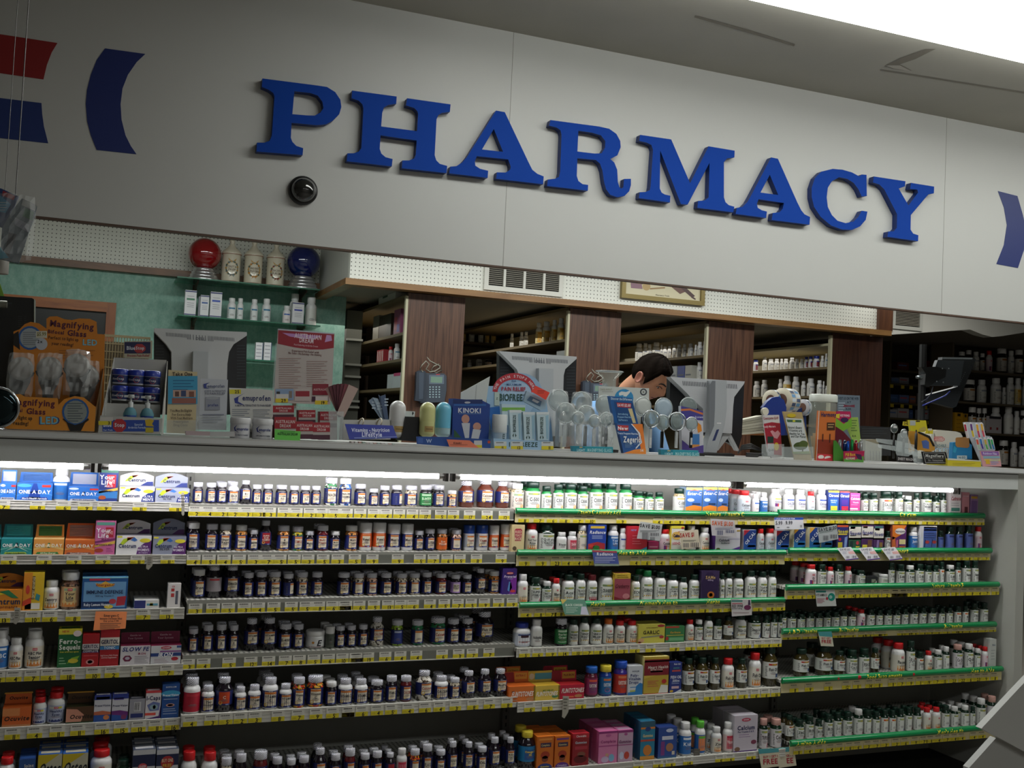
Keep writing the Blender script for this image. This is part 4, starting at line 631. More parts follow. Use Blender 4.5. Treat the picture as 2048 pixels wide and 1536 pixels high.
def carton(key, x0, x1, y, z, h, dep, name, label, group, flap=None, arch=False, cat='box'):
    fr, sd, ds, _ = BX[key]; cx = (x0+x1)/2; cw = (x1-x0)/2-.0008; H = h
    mb = MB(); mb.box(-cw, cw, 0, dep, 0, H, M(sd)); mp = planeY(0)
    mb.patch(-cw, cw, 0, H, M(fr), mp, .0002)
    mp2 = lambda u, v, l=0: (u, -l-.0002, v); dd = ds
    if dd.endswith('|Q'): dd = dd[:-2]; mb.text('OS CAL', 0, H*.62, H*.15, M('e8e8ec'), mp2, cw*2.1, lift=.0009, rot=.85)
    if key == 'cadv': mb.text('CENTURY ADVANTAGE', -cw*.0, H*.6, cw*.22, M('f0e0b0'), mp2, H*.56, lift=.0009, rot=1.5708)
    design(mb, dd, -cw, cw, 0, H, mp2)
    if flap is None:
        mb.patch(-cw*.8, cw*.8, dep*.25, dep*.75, M(fr), lambda u, v, l: (u, v, H+l), .0003)
        return mb.build(name, origin=(0, 0, 0)), (cx, y, z)
    o = thing(name, None, None, (0, 0, 0)); mb.build('carton', o)
    fb = MB(); zt2 = flap; n = 10; yb = dep-.004
    if arch: out = [(-cw*.97, H)]+[(-cw*.97+1.94*cw*i/n, H+(zt2-H)*(.55+.45*math.sin(math.pi*min(1, .12+.76*i/n)))) for i in range(n+1)]+[(cw*.97, H)]
    else: out = [(-cw*.97, H), (-cw*.9, zt2), (cw*.93, zt2), (cw*.97, H)]
    fb.prism(out, yb-.004, yb, M(fr if key not in ('oadt',) else '1c7478'), M(sd))
    fm = lambda u, v, l=0: (u, yb-.0045-l, v)
    if arch: design(fb, ('Vb8d030,.15,.3,.3,.7,.55,.8,.4,.62,.3,.35|Vd85030,.35,.75,.55,.8,.45,.65,.38,.6|T.5,.42,.24,1c2c5c,Centrum,.5|V%s,.6,.0,.98,.0,.97,.32,.8,.3' % ('283880' if key in ('cen', 'ces') else '58286c')), -cw, cw, H, zt2, fm)
    elif key[:3] == 'oad': design(fb, '.12,.12,.9,.88,%s|%s' % ({'oad': '2c5c9c', 'oad5': 'b4b8c8', 'oadt': '3c9c98', 'oado': '2c6c34', 'oadr': '9a8078'}[key], lines(.16, .75, (.25, .4, .55, .7), 'a8c0c8')), -cw, cw, H, zt2, fm)
    elif key[:2] == 'oc': design(fb, 'S.5,.5,.28,241410,Ocuvite,.7|0,.88,1,1,c8902c', -cw, cw, H, zt2, fm)
    elif key[:2] == 'fl': design(fb, {'fl1': 'V8c1c20,0,.0,.45,.0,.4,.95,0,.95|.45,.25,.92,.85,d8a040|T.68,.6,.18,a83028,EXTRA C,.36', 'fl2': '.3,.2,.95,.8,4c98b8|C.18,.5,.1,.3,d8c8b8', 'fl3': 'V8c1c28,0,0,.4,0,.35,.95,0,.95|.42,.2,.92,.85,c89838|T.68,.55,.2,802020,PLUS IRON,.4'}[key], -cw, cw, H, zt2, fm)
    elif key in ('slow', 'iron'): fb.patch(-cw*.97, cw*.97, H, zt2, M('7c1c44'), fm, .0002); design(fb, 'T.5,.7,.16,d0a8b8,Gentle to,.5|T.5,.4,.16,d0a8b8,Your System,.6', -cw, cw, H, zt2, fm)
    elif key == 'cep': design(fb, 'V2c7c50,.4,.9,.6,.98,.95,.55,.8,.5,.6,.75|T.5,.45,.26,14284c,Centrum|T.5,.15,.14,6a2c14,Performance,.8', -cw, cw, H, zt2, fm)
    else: fb.patch(-cw*.97, cw*.97, H, zt2, M(sd), fm, .0002)
    fb.build('raised_flap', o)
    return o, (cx, y, z)
# ---------------------------------------------------------------- shelves and their stock
BAY = {'L': 'left bay', 'M': 'middle bay', 'A': 'third bay', 'B': 'rightmost bay'}
RN = ['', 'top', 'second', 'third', 'fourth', 'fifth', 'bottom']
Z1 = (0, 900, 4.654); Z2 = (0, 1210, 4.713); Z3 = (360, 930, 5.12); Z4 = (690, 930, 5.12); Z5 = (360, 1210, 4.711); Z6 = (690, 1210, 4.711)
A1 = (1010, 940, 5.907); A2 = (1290, 950, 5.907); A3 = (1010, 1190, 5.907); A4 = (1290, 1190, 5.907); A5 = (1000, 1390, 3.303)
B1 = (1560, 960, 6.4); B2 = (1780, 960, 6.4); B3 = (1560, 1190, 4.197)
# bay,row: (front y, x px left, x px right, ref px x, surface px y, bumper/rail bottom px y, style, share with bottles behind)
ROWS = {
 ('L', 1): (3.50, -260, 377, 212, 1004, 1021, 'w', 0), ('L', 2): (3.49, -260, 373, 212, 1110.5, 1128, 'w', .0), ('L', 3): (3.48, -260, 369, 212, 1220, 1241, 'w', .3),
 ('L', 4): (3.47, -260, 366, 212, 1334, 1356, 'w', .6), ('L', 5): (3.46, -260, 362, 212, 1445, 1468, 'w', .7), ('L', 6): (3.42, -260, 358, 212, 1575, 1600, 'w', 1),
 ('M', 1): (3.50, 379, 1028, 700, 1013, 1036.4, 'c', .12), ('M', 2): (3.49, 375, 1031, 700, 1104, 1128, 'c', .3), ('M', 3): (3.48, 375, 1036, 700, 1195, 1221, 'c', .85),
 ('M', 4): (3.48, 366, 1029, 700, 1299, 1325.7, 'c', .55), ('M', 5): (3.44, 364, 1034, 700, 1413, 1434, 'w', .6), ('M', 6): (3.405, 360, 1034, 700, 1570, 1590, 'w', .9),
 ('A', 1): (3.50, 1031, 1554, 1200, 1023, 1046.6, 'g', .75), ('A', 2): (3.485, 1034, 1570, 1200, 1104, 1131, 'g', .0), ('A', 3): (3.465, 1038, 1568, 1200, 1206, 1230.6, 'g', .85),
 ('A', 4): (3.455, 1034, 1562, 1200, 1291.6, 1308.5, 'w', .35), ('A', 5): (3.43, 1036, 1560, 1200, 1396, 1415, 'w', .55), ('A', 6): (3.40, 1036, 1570, 1302, 1521, 1536, 'w', .6),
 ('B', 1): (3.50, 1555, 1967, 1700, 1026, 1047.5, 'g', .6), ('B', 2): (3.485, 1576, 1981, 1700, 1100, 1121.7, 'g', .0), ('B', 3): (3.455, 1571, 1996, 1700, 1172, 1196, 'g', .5),
 ('B', 4): (3.46, 1563, 1990, 1700, 1257, 1274.6, 'g', .85), ('B', 5): (3.43, 1563, 2003, 1700, 1353, 1378, 'g', .6), ('B', 6): (3.40, 1580, 2012, 1700, 1476, 1499.7, 'g', .9),
}
IT = {
('L', 1): [(Z1, """-150 0 205 oad5 _ 120; 0 155 310 oad5 _ 180; 160 495 312 oad _ 205; 498 660 180 Wb _; 635 925 345 oad5 _ 205; 930 1110 170 yl _; 1112 1445 345 cen _ 205 a; 1447 1768 360 ces _ 215 a""")],
('L', 2): [(Z1, """-300 5 830 oadt _ 690; 10 305 830 oadt _ 688; 315 600 832 oado _ 692; 605 890 840 oadr _ 680; 893 1085 665 ylp _; 1085 1415 797 cenw _ 650 a; 1425 1738 806 cesw _ 638 a""")],
('L', 3): [(Z1, """-120 215 1302 cep _ 1148 a; 225 420 1140 cadv _; 410 565 1212 WL Sentry; 572 755 1135 YL Your~Life; 768 1198 1180 emc _; 1250 1485 1400 flat _; 1565 1690 1245 ent _""")],
('L', 4): [(Z2, """-60 95 235 Wb ABC; 88 228 310 WL ABC Plus; 245 428 240 WL ABC Plus~Senior; 555 780 228 fer _; 782 945 275 ger _; 950 1135 240 gert _; 1137 1422 385 slow _ 258; 1424 1712 383 iron _ 250""")],
('L', 5): [(Z2, """25 300 965 ocu _ 820; 315 450 865 Re Healthy~Eyes; 452 622 815 Re Healthy~Eyes; 625 888 960 ocb _ 812; 892 1055 855 pv1 _; 1060 1218 845 pv2 _; 1222 1372 885 gry _; 1377 1525 812 icap _; 1532 1700 748 pvb _""")],
('L', 6): [(Z2, """-10 150 1430 R _; 180 340 1455 kbb _; 360 590 1410 ost _; 592 835 1400 ost _; 858 1065 1355 R _; 1100 1230 1455 G _; 1255 1472 1365 glu _; 1478 1690 1362 glf _""")],
('M', 1): [(Z3, """135 243 178 n A; 268 378 183 n BETA~CAROTENE; 382 488 180 n VITAMIN~A and D; 495 610 172 nw D-3; 617 738 158 nk B-1; 742 843 203 n VITAMIN~B-6; 850 958 200 n VITAMIN~B-6; 982 1104 205 n VITAMIN~B-12; 1120 1225 215 n B-6; 1232 1340 215 n VITAMIN~B-12; 1344 1448 215 n NIACIN~100MG; 1482 1622 130 ncG NIACIN; 1632 1765 137 ncb NIACIN~500MG"""),
   (Z4, """98 222 195 n NIACIN; 247 347 243 n FOLIC~ACID; 356 464 213 n MELATONIN; 474 592 208 nt _; 612 748 212 ncw VALERIAN; 766 897 207 ngr 5-HTP; 905 1024 207 n DIGESTIVE~ENZYME; 1045 1148 262 ncop Multi~Vitamin; 1162 1330 165 nr Calcium; 1352 1533 150 nr Calcium; 1541 1690 170 nr Zinc""")],
('M', 2): [(Z3, """80 212 590 np Stress~FORMULA; 264 399 603 n Stress~FORMULA; 406 537 607 ncw Ginger~Root; 568 698 615 ncop Turmeric; 710 808 662 n BIOTIN; 814 948 568 nred SUPER~B-50~B-COMPLEX; 996 1132 620 nco B~COMPLEX; 1146 1271 630 ncy COMPLEX; 1278 1380 675 n Multi; 1397 1529 617 nm Multi~Vitamin; 1540 1645 677 np Multi~Vitamin; 1692 1825 620 ncop Multi~Vitamin"""),
   (Z4, """150 284 590 dw Women's; 285 428 588 dw Women's; 437 575 603 dn Men's; 579 708 603 dn Men's; 712 814 672 n LUTEIN; 820 926 655 n LUTEIN; 937 1054 655 no Eye~Vitamin; 1082 1199 662 ncp _; 1212 1334 615 db Vitamin; 1337 1471 615 db Vitamin; 1477 1584 620 dw Vitamin; 1592 1704 610 dw Vitamin""")],
('M', 3): [(Z3, """134 268 1068 np Iron; 273 438 1020 nsil _; 462 623 1020 nk ECHINACEA; 652 763 1100 n GARLIC; 777 898 1090 n FISH OIL; 907 1043 1090 ncw Ginseng; 1058 1171 1110 nt _; 1192 1318 1095 ncw Milk~Thistle; 1347 1468 1095 n GINKGO~BILOBA; 1612 1748 1100 n SAW~PALMETTO"""),
   (Z4, """82 204 1105 ncw _; 220 338 1105 ncp Cranberry; 362 486 1103 n HERBAL; 522 644 1107 ncw Olive; 656 776 1105 ncw _; 787 896 1097 n Green~Tea; 927 1046 1107 nm RED WINE; 1082 1188 1120 npur GRAPE~EXTRACT; 1202 1304 1120 n DHEA; 1328 1448 1060 nk FLAX; 1472 1588 1085 ncop PRENATAL; 1620 1765 1062 pre _""")],
('M', 4): [(Z5, """82 179 222 n VITAMIN~E; 218 321 185 n VITAMIN~E; 342 446 180 n VITAMIN~E; 467 558 187 n VITAMIN~E; 608 754 125 nk VITAMIN~E; 768 924 120 nk VITAMIN~E; 932 1060 173 n E-400; 1068 1173 178 n VITAMIN~E; 1184 1368 235 jE E; 1372 1463 200 sp E; 1467 1560 195 n B-12; 1572 1664 190 n B-12"""),
   (Z6, """127 220 182 n B-12; 237 376 112 ncW CALCIUM; 437 554 137 ncl _; 625 746 140 ncg _; 800 956 112 ncg Calcium; 962 1083 127 n Calcium; 1098 1212 123 n Calcium; 1230 1406 60 nk Fish Oil""")],
('M', 5): [(Z5, """38 203 680 nwR _; 206 333 755 nw Zinc~Lozenges; 340 508 675 norg C; 518 630 770 nw VITAMIN~C; 644 768 750 nw VITAMIN~C; 782 932 680 nw VITAMIN~C; 938 1060 740 nw VITAMIN~C; 1068 1186 680 ncr Vitamin~C; 1198 1360 660 ncr Vitamin~C; 1374 1483 720 np SPECIAL~C; 1493 1633 690 nw VITAMIN C"""),
   (Z6, """92 220 695 nw VITAMIN C; 242 368 707 n VITAMIN C; 388 497 665 n VITAMIN C; 523 633 665 nm CALCIUM; 668 830 615 ncW Calcium; 843 978 665 nw CALCIUM; 988 1086 685 ncw CALCIUM; 1104 1233 620 nk OIL; 1258 1383 605 nk FISH FLAX; 1398 1533 600 nk MaxEPA""")],
('M', 6): [(Z5, """12 168 1375 R _; 207 363 1380 R _; 387 496 1435 ncw _; 527 634 1400 n _; 692 833 1370 nm _; 867 971 1430 n _; 1003 1098 1445 n _; 1118 1223 1420 n _; 1257 1388 1345 nk LECITHIN; 1418 1519 1400 n _; 1553 1658 1350 nm _"""),
   (Z6, """142 239 1395 n _; 257 356 1375 n _; 378 478 1390 nred _; 487 590 1350 WR _; 613 711 1355 ncr _; 731 829 1310 n FLAX; 853 953 1360 n ZINC; 972 1068 1285 nk ALFALFA; 1120 1218 1290 nk BREWERS~YEAST; 1245 1342 1330 n OIL; 1358 1468 1245 nk FLAXSEED; 1513 1608 1245 nk RED~YEAST""")],
('A', 1): [(A1, """68 228 160 cO C-500; 236 428 140 GC C-500; 430 556 190 GC C500; 568 699 170 GC C500; 702 854 165 GC C500; 858 989 190 GC C1000; 995 1163 155 GC C1000; 1183 1334 160 GC C1000; 1344 1508 160 GC C1000; 1518 1643 250 GC C1000; 1650 1762 265 GC C250"""),
   (A2, """112 226 205 GC C1000; 332 478 160 cG C-500; 487 680 150 est _; 688 858 145 est _; 862 988 148 est _; 1088 1253 185 Rc Calcium D; 1263 1352 225 Wr _; 1357 1453 208 Wb Calcium""")],
('A', 2): [(A1, """84 238 650 rdy _; 242 393 632 R Red Yeast~Rice; 385 588 640 G Q-10 plus~YEAST RICE; 608 733 735 W Biotin; 737 853 728 WR 200; 855 975 650 cO _; 990 1203 648 rad _; 1213 1346 650 Wb Your~Life; 1352 1437 690 Wi _; 1448 1688 668 crm _"""),
   (A2, """40 165 790 crs _; 172 303 640 Rp Calcium; 315 470 605 clt _; 485 610 600 W _; 645 768 620 WL Caltrate; 835 1130 628 clc _; 1168 1318 650 osc _; 1320 1413 635 Rc Calcium; 1415 1537 630 Rc Calcium D; 1556 1708 660 osc _""")],
('A', 3): [(A1, """147 278 1230 WL _; 294 428 1265 G SUPER~FORMULA; 438 553 1315 Gw BETA~CAROTENE; 557 658 1280 R Bilberry; 672 826 1235 Wg Acai; 838 958 1225 Wg BLACK~COHOSH; 965 1096 1235 Wm CRANBERRY; 1103 1288 1180 Wg CRANBERRY; 1297 1488 1225 cra _; 1492 1600 1250 Wg ECHI; 1604 1753 1185 WG ECHINACEA"""),
   (A2, """108 253 1140 Wg ECHI~GOLD; 258 398 1175 Wg EVENING~PRIMROSE~OIL; 403 506 1210 Wg GINSENG; 518 648 1175 Wg GREEN~TEA; 668 883 1135 sam _; 885 945 1170 Wg MILK; 950 1038 1155 Wg MILK~THISTLE; 1043 1168 1155 Wg RED WINE; 1178 1318 1130 Wg SAW~PALMETTO; 1328 1448 1140 Wg SAW~PALM; 1453 1558 1135 Wg VALERIAN""")],
('A', 4): [(A3, """95 308 325 C21 _; 303 448 290 W Acidophilus; 592 743 275 ngr Barley~Green; 748 873 285 Wg GOLDENSEAL~ROOT; 878 1003 260 Wg GINGER~ROOT; 1008 1153 270 Wg GINKGO~BILOBA; 1157 1288 280 Wo Cascara~Sagrada; 1292 1423 300 R Grape Seed~Extract; 1432 1568 300 R Red Wine~Extract; 1580 1893 350 gar _"""),
   (A4, """244 472 370 grn _; 477 583 290 R Garlic; 587 688 290 Gw Garlic; 693 808 240 Wg GARLIC; 813 913 280 G GINGKO; 922 1048 250 GF _; 1052 1203 230 Wg FISH OIL; 1210 1373 230 G Omega 3-6-9; 1387 1480 235 G A&D; 1483 1568 225 G CASTOR; 1573 1625 230 G BIO""")],
('A', 5): [(A3, """48 365 1080 fl1 _ 912; 338 652 1072 fl2 _ 905; 630 940 1062 fl3 _ 900; 943 1103 840 FB FLINTSTONES; 1112 1268 825 FY FLINTSTONES; 1282 1456 775 FR FLINTSTONES; 1460 1636 840 pol _; 1650 1943 730 hrt _"""),
   (A4, """293 440 800 fso _; 443 588 745 GF Salmon; 598 755 735 GF Fish Oil; 768 893 740 GF Fish Oil; 905 1058 745 R Fish Oil; 1080 1213 750 GF Fish; 1222 1378 680 R Fish Oil; 1385 1576 605 GF Fish Oil""")],
('A', 6): [(A5, """122 240 235 Y Omega-3~Hi; 248 358 275 gmo _; 365 468 272 gmp _; 482 592 255 gmr _; 655 780 240 pk3 _; 783 882 232 pk4 _; 932 1028 175 tea _; 1048 1172 215 chk _; 1182 1268 178 Wb Kids; 1288 1360 170 Wk _; 1394 1466 210 WL Zinc; 1472 1543 180 WR Vitamin; 1550 1705 135 clm _; 1712 1772 155 Gp TRIPLE; 1784 1864 155 Gp CoQ""")],
('B', 1): [(A2, """1463 1618 165 Wy Citracal; 1625 1768 168 Wi CALCIUM"""),
   (B1, """188 333 122 Wi Citracal; 340 452 150 Rc _; 458 603 120 Wi Citracal; 618 762 140 cit1 _; 768 893 145 cit2 _; 900 1028 170 pnk _; 1032 1133 175 G CALCIUM; 1142 1256 165 G CALCIUM; 1268 1438 145 Go CALCIUM; 1468 1580 150 G CALCIUM; 1585 1695 205 Gw CALCIUM~CITRATE"""),
   (B2, """298 385 165 G CALCIUM~MAG; 388 538 155 G CALCIUM~MAGNESIUM; 545 643 205 G MAG; 648 728 170 G ZINC; 775 912 160 cal1 _; 925 1020 160 pk2 _; 1030 1130 190 vio _""")],
('B', 2): [(B1, """183 332 620 osy _; 382 520 610 osy _; 530 675 620 osb _; 732 878 580 fxn _; 884 1042 585 fxg _; 1046 1198 580 fxp _; 1201 1332 585 fxq _; 1338 1422 655 Go Flex; 1440 1622 580 nut _"""),
   (B2, """233 358 600 Wb Joint; 400 603 590 wbl _; 608 690 650 Gb _; 703 828 595 Gb _; 836 936 600 Gb _; 942 1068 580 Gb _; 1072 1184 600 Rp _""")],
('B', 3): [(B1, """322 473 1080 Rp D; 477 598 1080 G D-2000; 600 693 1115 Rp D; 702 818 1080 G D-5000; 822 923 1110 Rp D; 965 1098 1155 G Vitamin; 1118 1252 1238 blk _; 1258 1383 1205 jW E-CREAM; 1388 1472 1060 G E-400; 1478 1600 1080 G E-400"""),
   (B2, """197 318 1095 Gw E-400; 322 438 1075 G E-400; 443 538 1095 G E; 542 632 1095 G E; 636 700 1050 Go E; 708 833 1090 Gw E-400; 838 912 1060 Go E; 918 1038 1030 G Natural; 1043 1138 1030 G Natural""")],
('B', 4): [(B3, """2 56 140 G BIO; 62 137 150 G BIO; 145 213 160 G FOLIC~ACID; 220 290 150 G FOLIC~ACID; 300 360 150 G FOLIC~ACID; 365 426 145 G B-1; 430 500 140 G B-2; 505 565 130 G B-6; 572 640 135 G B-6; 643 718 120 Rp B-6; 725 798 118 G B-12; 805 866 125 G B-12; 873 942 125 G B-12; 947 1012 125 G B-12; 1018 1080 115 G B-50; 1086 1160 110 G B-50; 1166 1232 105 G B-100; 1239 1312 105 G B-100; 1330 1386 110 G B; 1390 1453 105 G B; 1457 1524 92 Go B; 1528 1584 92 Go B; 1592 1668 68 G STRESS; 1674 1750 62 G STRESS""")],
('B', 5): [(B3, """112 248 450 GF Fish Oil; 292 446 430 GF Fish Oil; 452 550 468 GF FISH OIL; 556 654 460 G FISH~Co Q; 660 754 448 G FISH OIL; 760 838 446 GF FLAX; 932 1052 400 R Flaxseed; 1060 1138 385 G FLAX; 1144 1208 475 Go SALMON; 1213 1280 470 R OIL; 1292 1364 462 Gw _; 1367 1425 435 Gw _; 1448 1536 415 Gp Co Q-10; 1546 1627 410 Gw Q-10; 1632 1686 450 Gw _; 1690 1750 435 Rp _; 1762 1818 372 whb _""")],
('B', 6): [(B3, """42 118 1010 GF LYS; 125 205 1045 G ZINC; 212 287 1015 G IRON; 292 360 1045 G IRON; 372 446 1000 G IRON; 452 520 985 G L-LYS; 526 610 980 G LYSINE; 617 700 958 Gw _; 704 770 965 G _; 777 840 978 G _; 846 912 962 Go _; 917 975 967 Go _; 980 1045 957 G _; 1050 1112 942 G _; 1117 1190 946 G _; 1195 1270 945 R _; 1273 1350 942 R _; 1354 1427 925 G _; 1431 1500 936 Gw _; 1516 1590 926 Gw _; 1594 1642 935 G _; 1646 1730 868 Gw _; 1738 1820 848 Gp _""")],
}
TG = {
('L', 1): [(Z1, '20:7 350:8 590:6 793:9 972:9 1300:11 1640:11')], ('L', 2): [(Z1, '82:9 410:8 690:9 957:9 1280:11 1560:11')],
('L', 3): [(Z2, '25:13 310:10 470:6 690:8 1350:7 1570:13')], ('L', 4): [(Z2, '-20:8 133:4 303:7 458:6 640:18 880:10 1055:2 1305:9 1573:7')],
('L', 5): [(Z2, '120:11 330:4 540:11 735:11 960:16 1140:15 1305:13 1465:11 1620:16')],
('M', 1): [(Z3, '155:2 290:4 425:2 550:2 680:3 808:3 915:3 1065:3 1190:4 1330:2 1450:3 1580:5 1705:6'), (Z4, '155:7 295:4 420:4 555:7 690:4 820:17 980:5 1110:9 1275:17 1455:24 1630:12')],
('M', 2): [(Z3, '140:4 295:5 450:4 605:5 762:3 895:7 1023:5 1170:5 1310:3 1465:5 1615:3 1790:5'), (Z4, '280:9 540:9 765:5 905:7 1045:6 1175:5 1345:8 1598:9')],
('M', 3): [(Z3, '160:3 340:12 495:5 660:3 803:4 962:5 1140:5 1290:5 1420:8 1560:6 1690:6'), (Z4, '10:6 145:6 295:5 440:13 570:5 695:6 868:4 1015:5 1155:7 1290:5 1425:9 1570:6 1710:9')],
('M', 4): [(Z5, '78:3 225:4 465:5 668:12 836:14 993:7 1125:8 1262:5 1400:6 1530:10 1670:14'), (Z6, '100:14 215:19 378:6 520:4 670:4 912:6 1068:3 1197:7 1353:7')],
('M', 5): [(Z5, '100:4 298:3 435:5 572:2 710:3 925:8 1112:7 1282:9 1437:5 1585:7'), (Z6, '30:7 157:6 300:4 433:5 592:4 750:6 885:4 1035:3 1200:8 1355:7 1520:8')],
('A', 1): [(A1, '220:8 400:7 555:6 705:8 865:7 1010:10 1375:9'), (A2, '150:4 280:4 400:9 535:7 700:7 1150:12 1300:3 1420:4')],
('A', 2): [(A1, '230:9 430:9 600:23 735:4 860:4 985:7 1535:4 1665:6'), (A2, '180:4 345:5 480:8 625:12 830:11 975:8 1120:7 1275:7 1400:7 1525:5')],
('A', 3): [(A3, '250:4 410:11 545:7 650:8 1080:8 1230:15 1395:9 1600:6'), (A4, '115:7 265:8 400:10 545:6 695:8 850:13 980:12 1330:6 1485:8 1600:4')],
('A', 4): [(A3, '230:5 385:6 545:9 690:14 850:10 980:7 1110:8 1255:4 1390:5 1530:6 1715:7'), (A4, '345:8 530:5 665:4 795:6 930:5 1075:12 1195:13 1335:10 1445:4 1555:4')],
('A', 5): [(A3, '290:6 500:5 895:6 1120:7 1285:8 1465:15 1620:4'), (A4, '170:12 395:9 565:9 745:9 880:11 1020:5 1155:6 1295:6 1415:6 1535:16')],
('A', 6): [(A5, '912:6 1042:6 1125:6 1240:14 1450:6 1515:6 1655:6')],
('B', 1): [(B1, '395:13 550:5 690:11 815:12 970:13 1095:11 1255:5 1350:10 1510:10 1620:8'), (B2, '315:6 460:8 560:4 680:8 830:10 935:8 1045:8 1160:6')],
('B', 2): [(B1, '110:13 285:16 485:14 665:16'), (B2, '185:21 315:4 440:10 555:15 665:12 775:13 900:13 1005:8 1115:13 1220:7')],
('B', 3): [(B1, '150:4 270:6 400:9 800:4 920:14 1010:7 1130:6 1240:6 1355:2 1475:4 1580:7'), (B2, '70:4 170:7 250:7 355:8 470:5 595:4 710:7 830:11 945:10 1040:8 1135:4 1230:7 1345:11')],
('B', 4): [(B3, '58:8 138:9 225:3 305:4 475:4 535:7 602:4 690:6 748:3 820:4 868:7 1015:5 1075:4 1130:6 1205:6 1265:9 1325:6 1395:5 1470:4 1520:4 1580:6 1650:7 1712:7 1780:11')],
('B', 5): [(B3, '118:8 245:9 405:11 555:12 645:11 750:14 825:8 940:11 1015:7 1090:9 1170:11 1240:19 1310:7 1375:15 1450:23 1525:22 1590:6 1655:23 1720:9 1795:8')],
('B', 6): [(B3, '150:5 240:4 330:6 425:4 500:4 580:6 648:6 735:3 805:3 880:3 970:3 1045:6 1130:9 1200:7 1260:11 1325:4 1395:7 1460:4 1520:4 1620:4 1690:4')],
}
GTXT = {('A', 1): [(A1, 1095, "Vitamin C Ascorbic Acid", 520), (A2, 930, "Natural Vitamin C", 450)], ('A', 2): [(A1, 1490, "Health Aids", 460)], ('A', 3): [(A3, 1080, "Herbs", 230), (A3, 1790, "Women's Health", 520), (A4, 785, "Herbs", 200)],
 ('B', 1): [(B2, 200, "Calcium", 250)], ('B', 2): [(B1, 1430, "Joint Support", 370)], ('B', 3): [(B2, 710, "Natural Vitamin E", 400)], ('B', 4): [(B3, 175, "A & D Vitamins", 240), (B3, 560, "B-Vitamins", 160), (B3, 1435, "B-Vitamins", 150)],
 ('B', 5): [(B3, 860, "Food Supplements", 290), (B3, 1680, "Health Aids", 235)], ('B', 6): [(B3, 245, "Amino Acids", 310), (B3, 1410, "Men's Health", 270)]}
def perfmat():
    def f(n, l, b):
        co, s = ncoord(n, l)
        def fr(a): return nmath(n, l, 'SUBTRACT', nmath(n, l, 'FRACT', nmath(n, l, 'MULTIPLY', a, 60)), .5)
        d = nmath(n, l, 'ADD', nmath(n, l, 'POWER', fr(s[0]), 2.), nmath(n, l, 'POWER', fr(s[1]), 2.))
        l.new(nmix(n, l, nmath(n, l, 'LESS_THAN', d, .07), rgb('b8b8b0'), rgb('1c1b18')), b.inputs['Base Color'])
    return special('perf', 'a4a49c', .5, f)
perf = perfmat(); railw = M('d2d0c8', .4); railc = M('6e7068', .35); cream_r = M('d8cc9c', .45); green_b = M('128048', .22, coat=.5)
TAGM = {}
def tag_me(price, lit, w=.042, h=.03):  # lit takes the rail style; green-bumper rails get cream tag paper
    k = (price, lit)
    if k in TAGM: return TAGM[k]
    mb = MB(); mp = planeY(0)
    mb.box(-w/2, w/2, -.0006, 0, 0, h, M('d8d6cc' if lit != 'g' else 'd4c89c'))
    mb.patch(-w/2, w/2, .0, h*.46, M('d8c828'), mp, .0008)
    for i in range(9): mb.patch(-w*.38+i*w*.075, -w*.38+i*w*.075+w*.05, h*.8, h*.93, M('4a4848'), mp, .0008)
    for v in (.66, .56): mb.patch(-w*.3, w*.3, h*v, h*v+h*.03, M('a0a098'), mp, .0008)
    mb.patch(-w*.45, -w*.1, h*.12, h*.16, M('a89820'), mp, .001); mb.patch(-w*.45, -w*.15, h*.24, h*.28, M('a89820'), mp, .001)
    mb.text(str(price), w*.12, h*.21, h*.4, M('242014'), mp, lift=.001, bold=1)
    mb.text('99', w*.12+w*.11*len(str(price))+.001, h*.3, h*.12, M('242014'), mp, lift=.001, bold=0)
    TAGM[k] = mb.mesh('price_tag'); return TAGM[k]
SHELF = {}
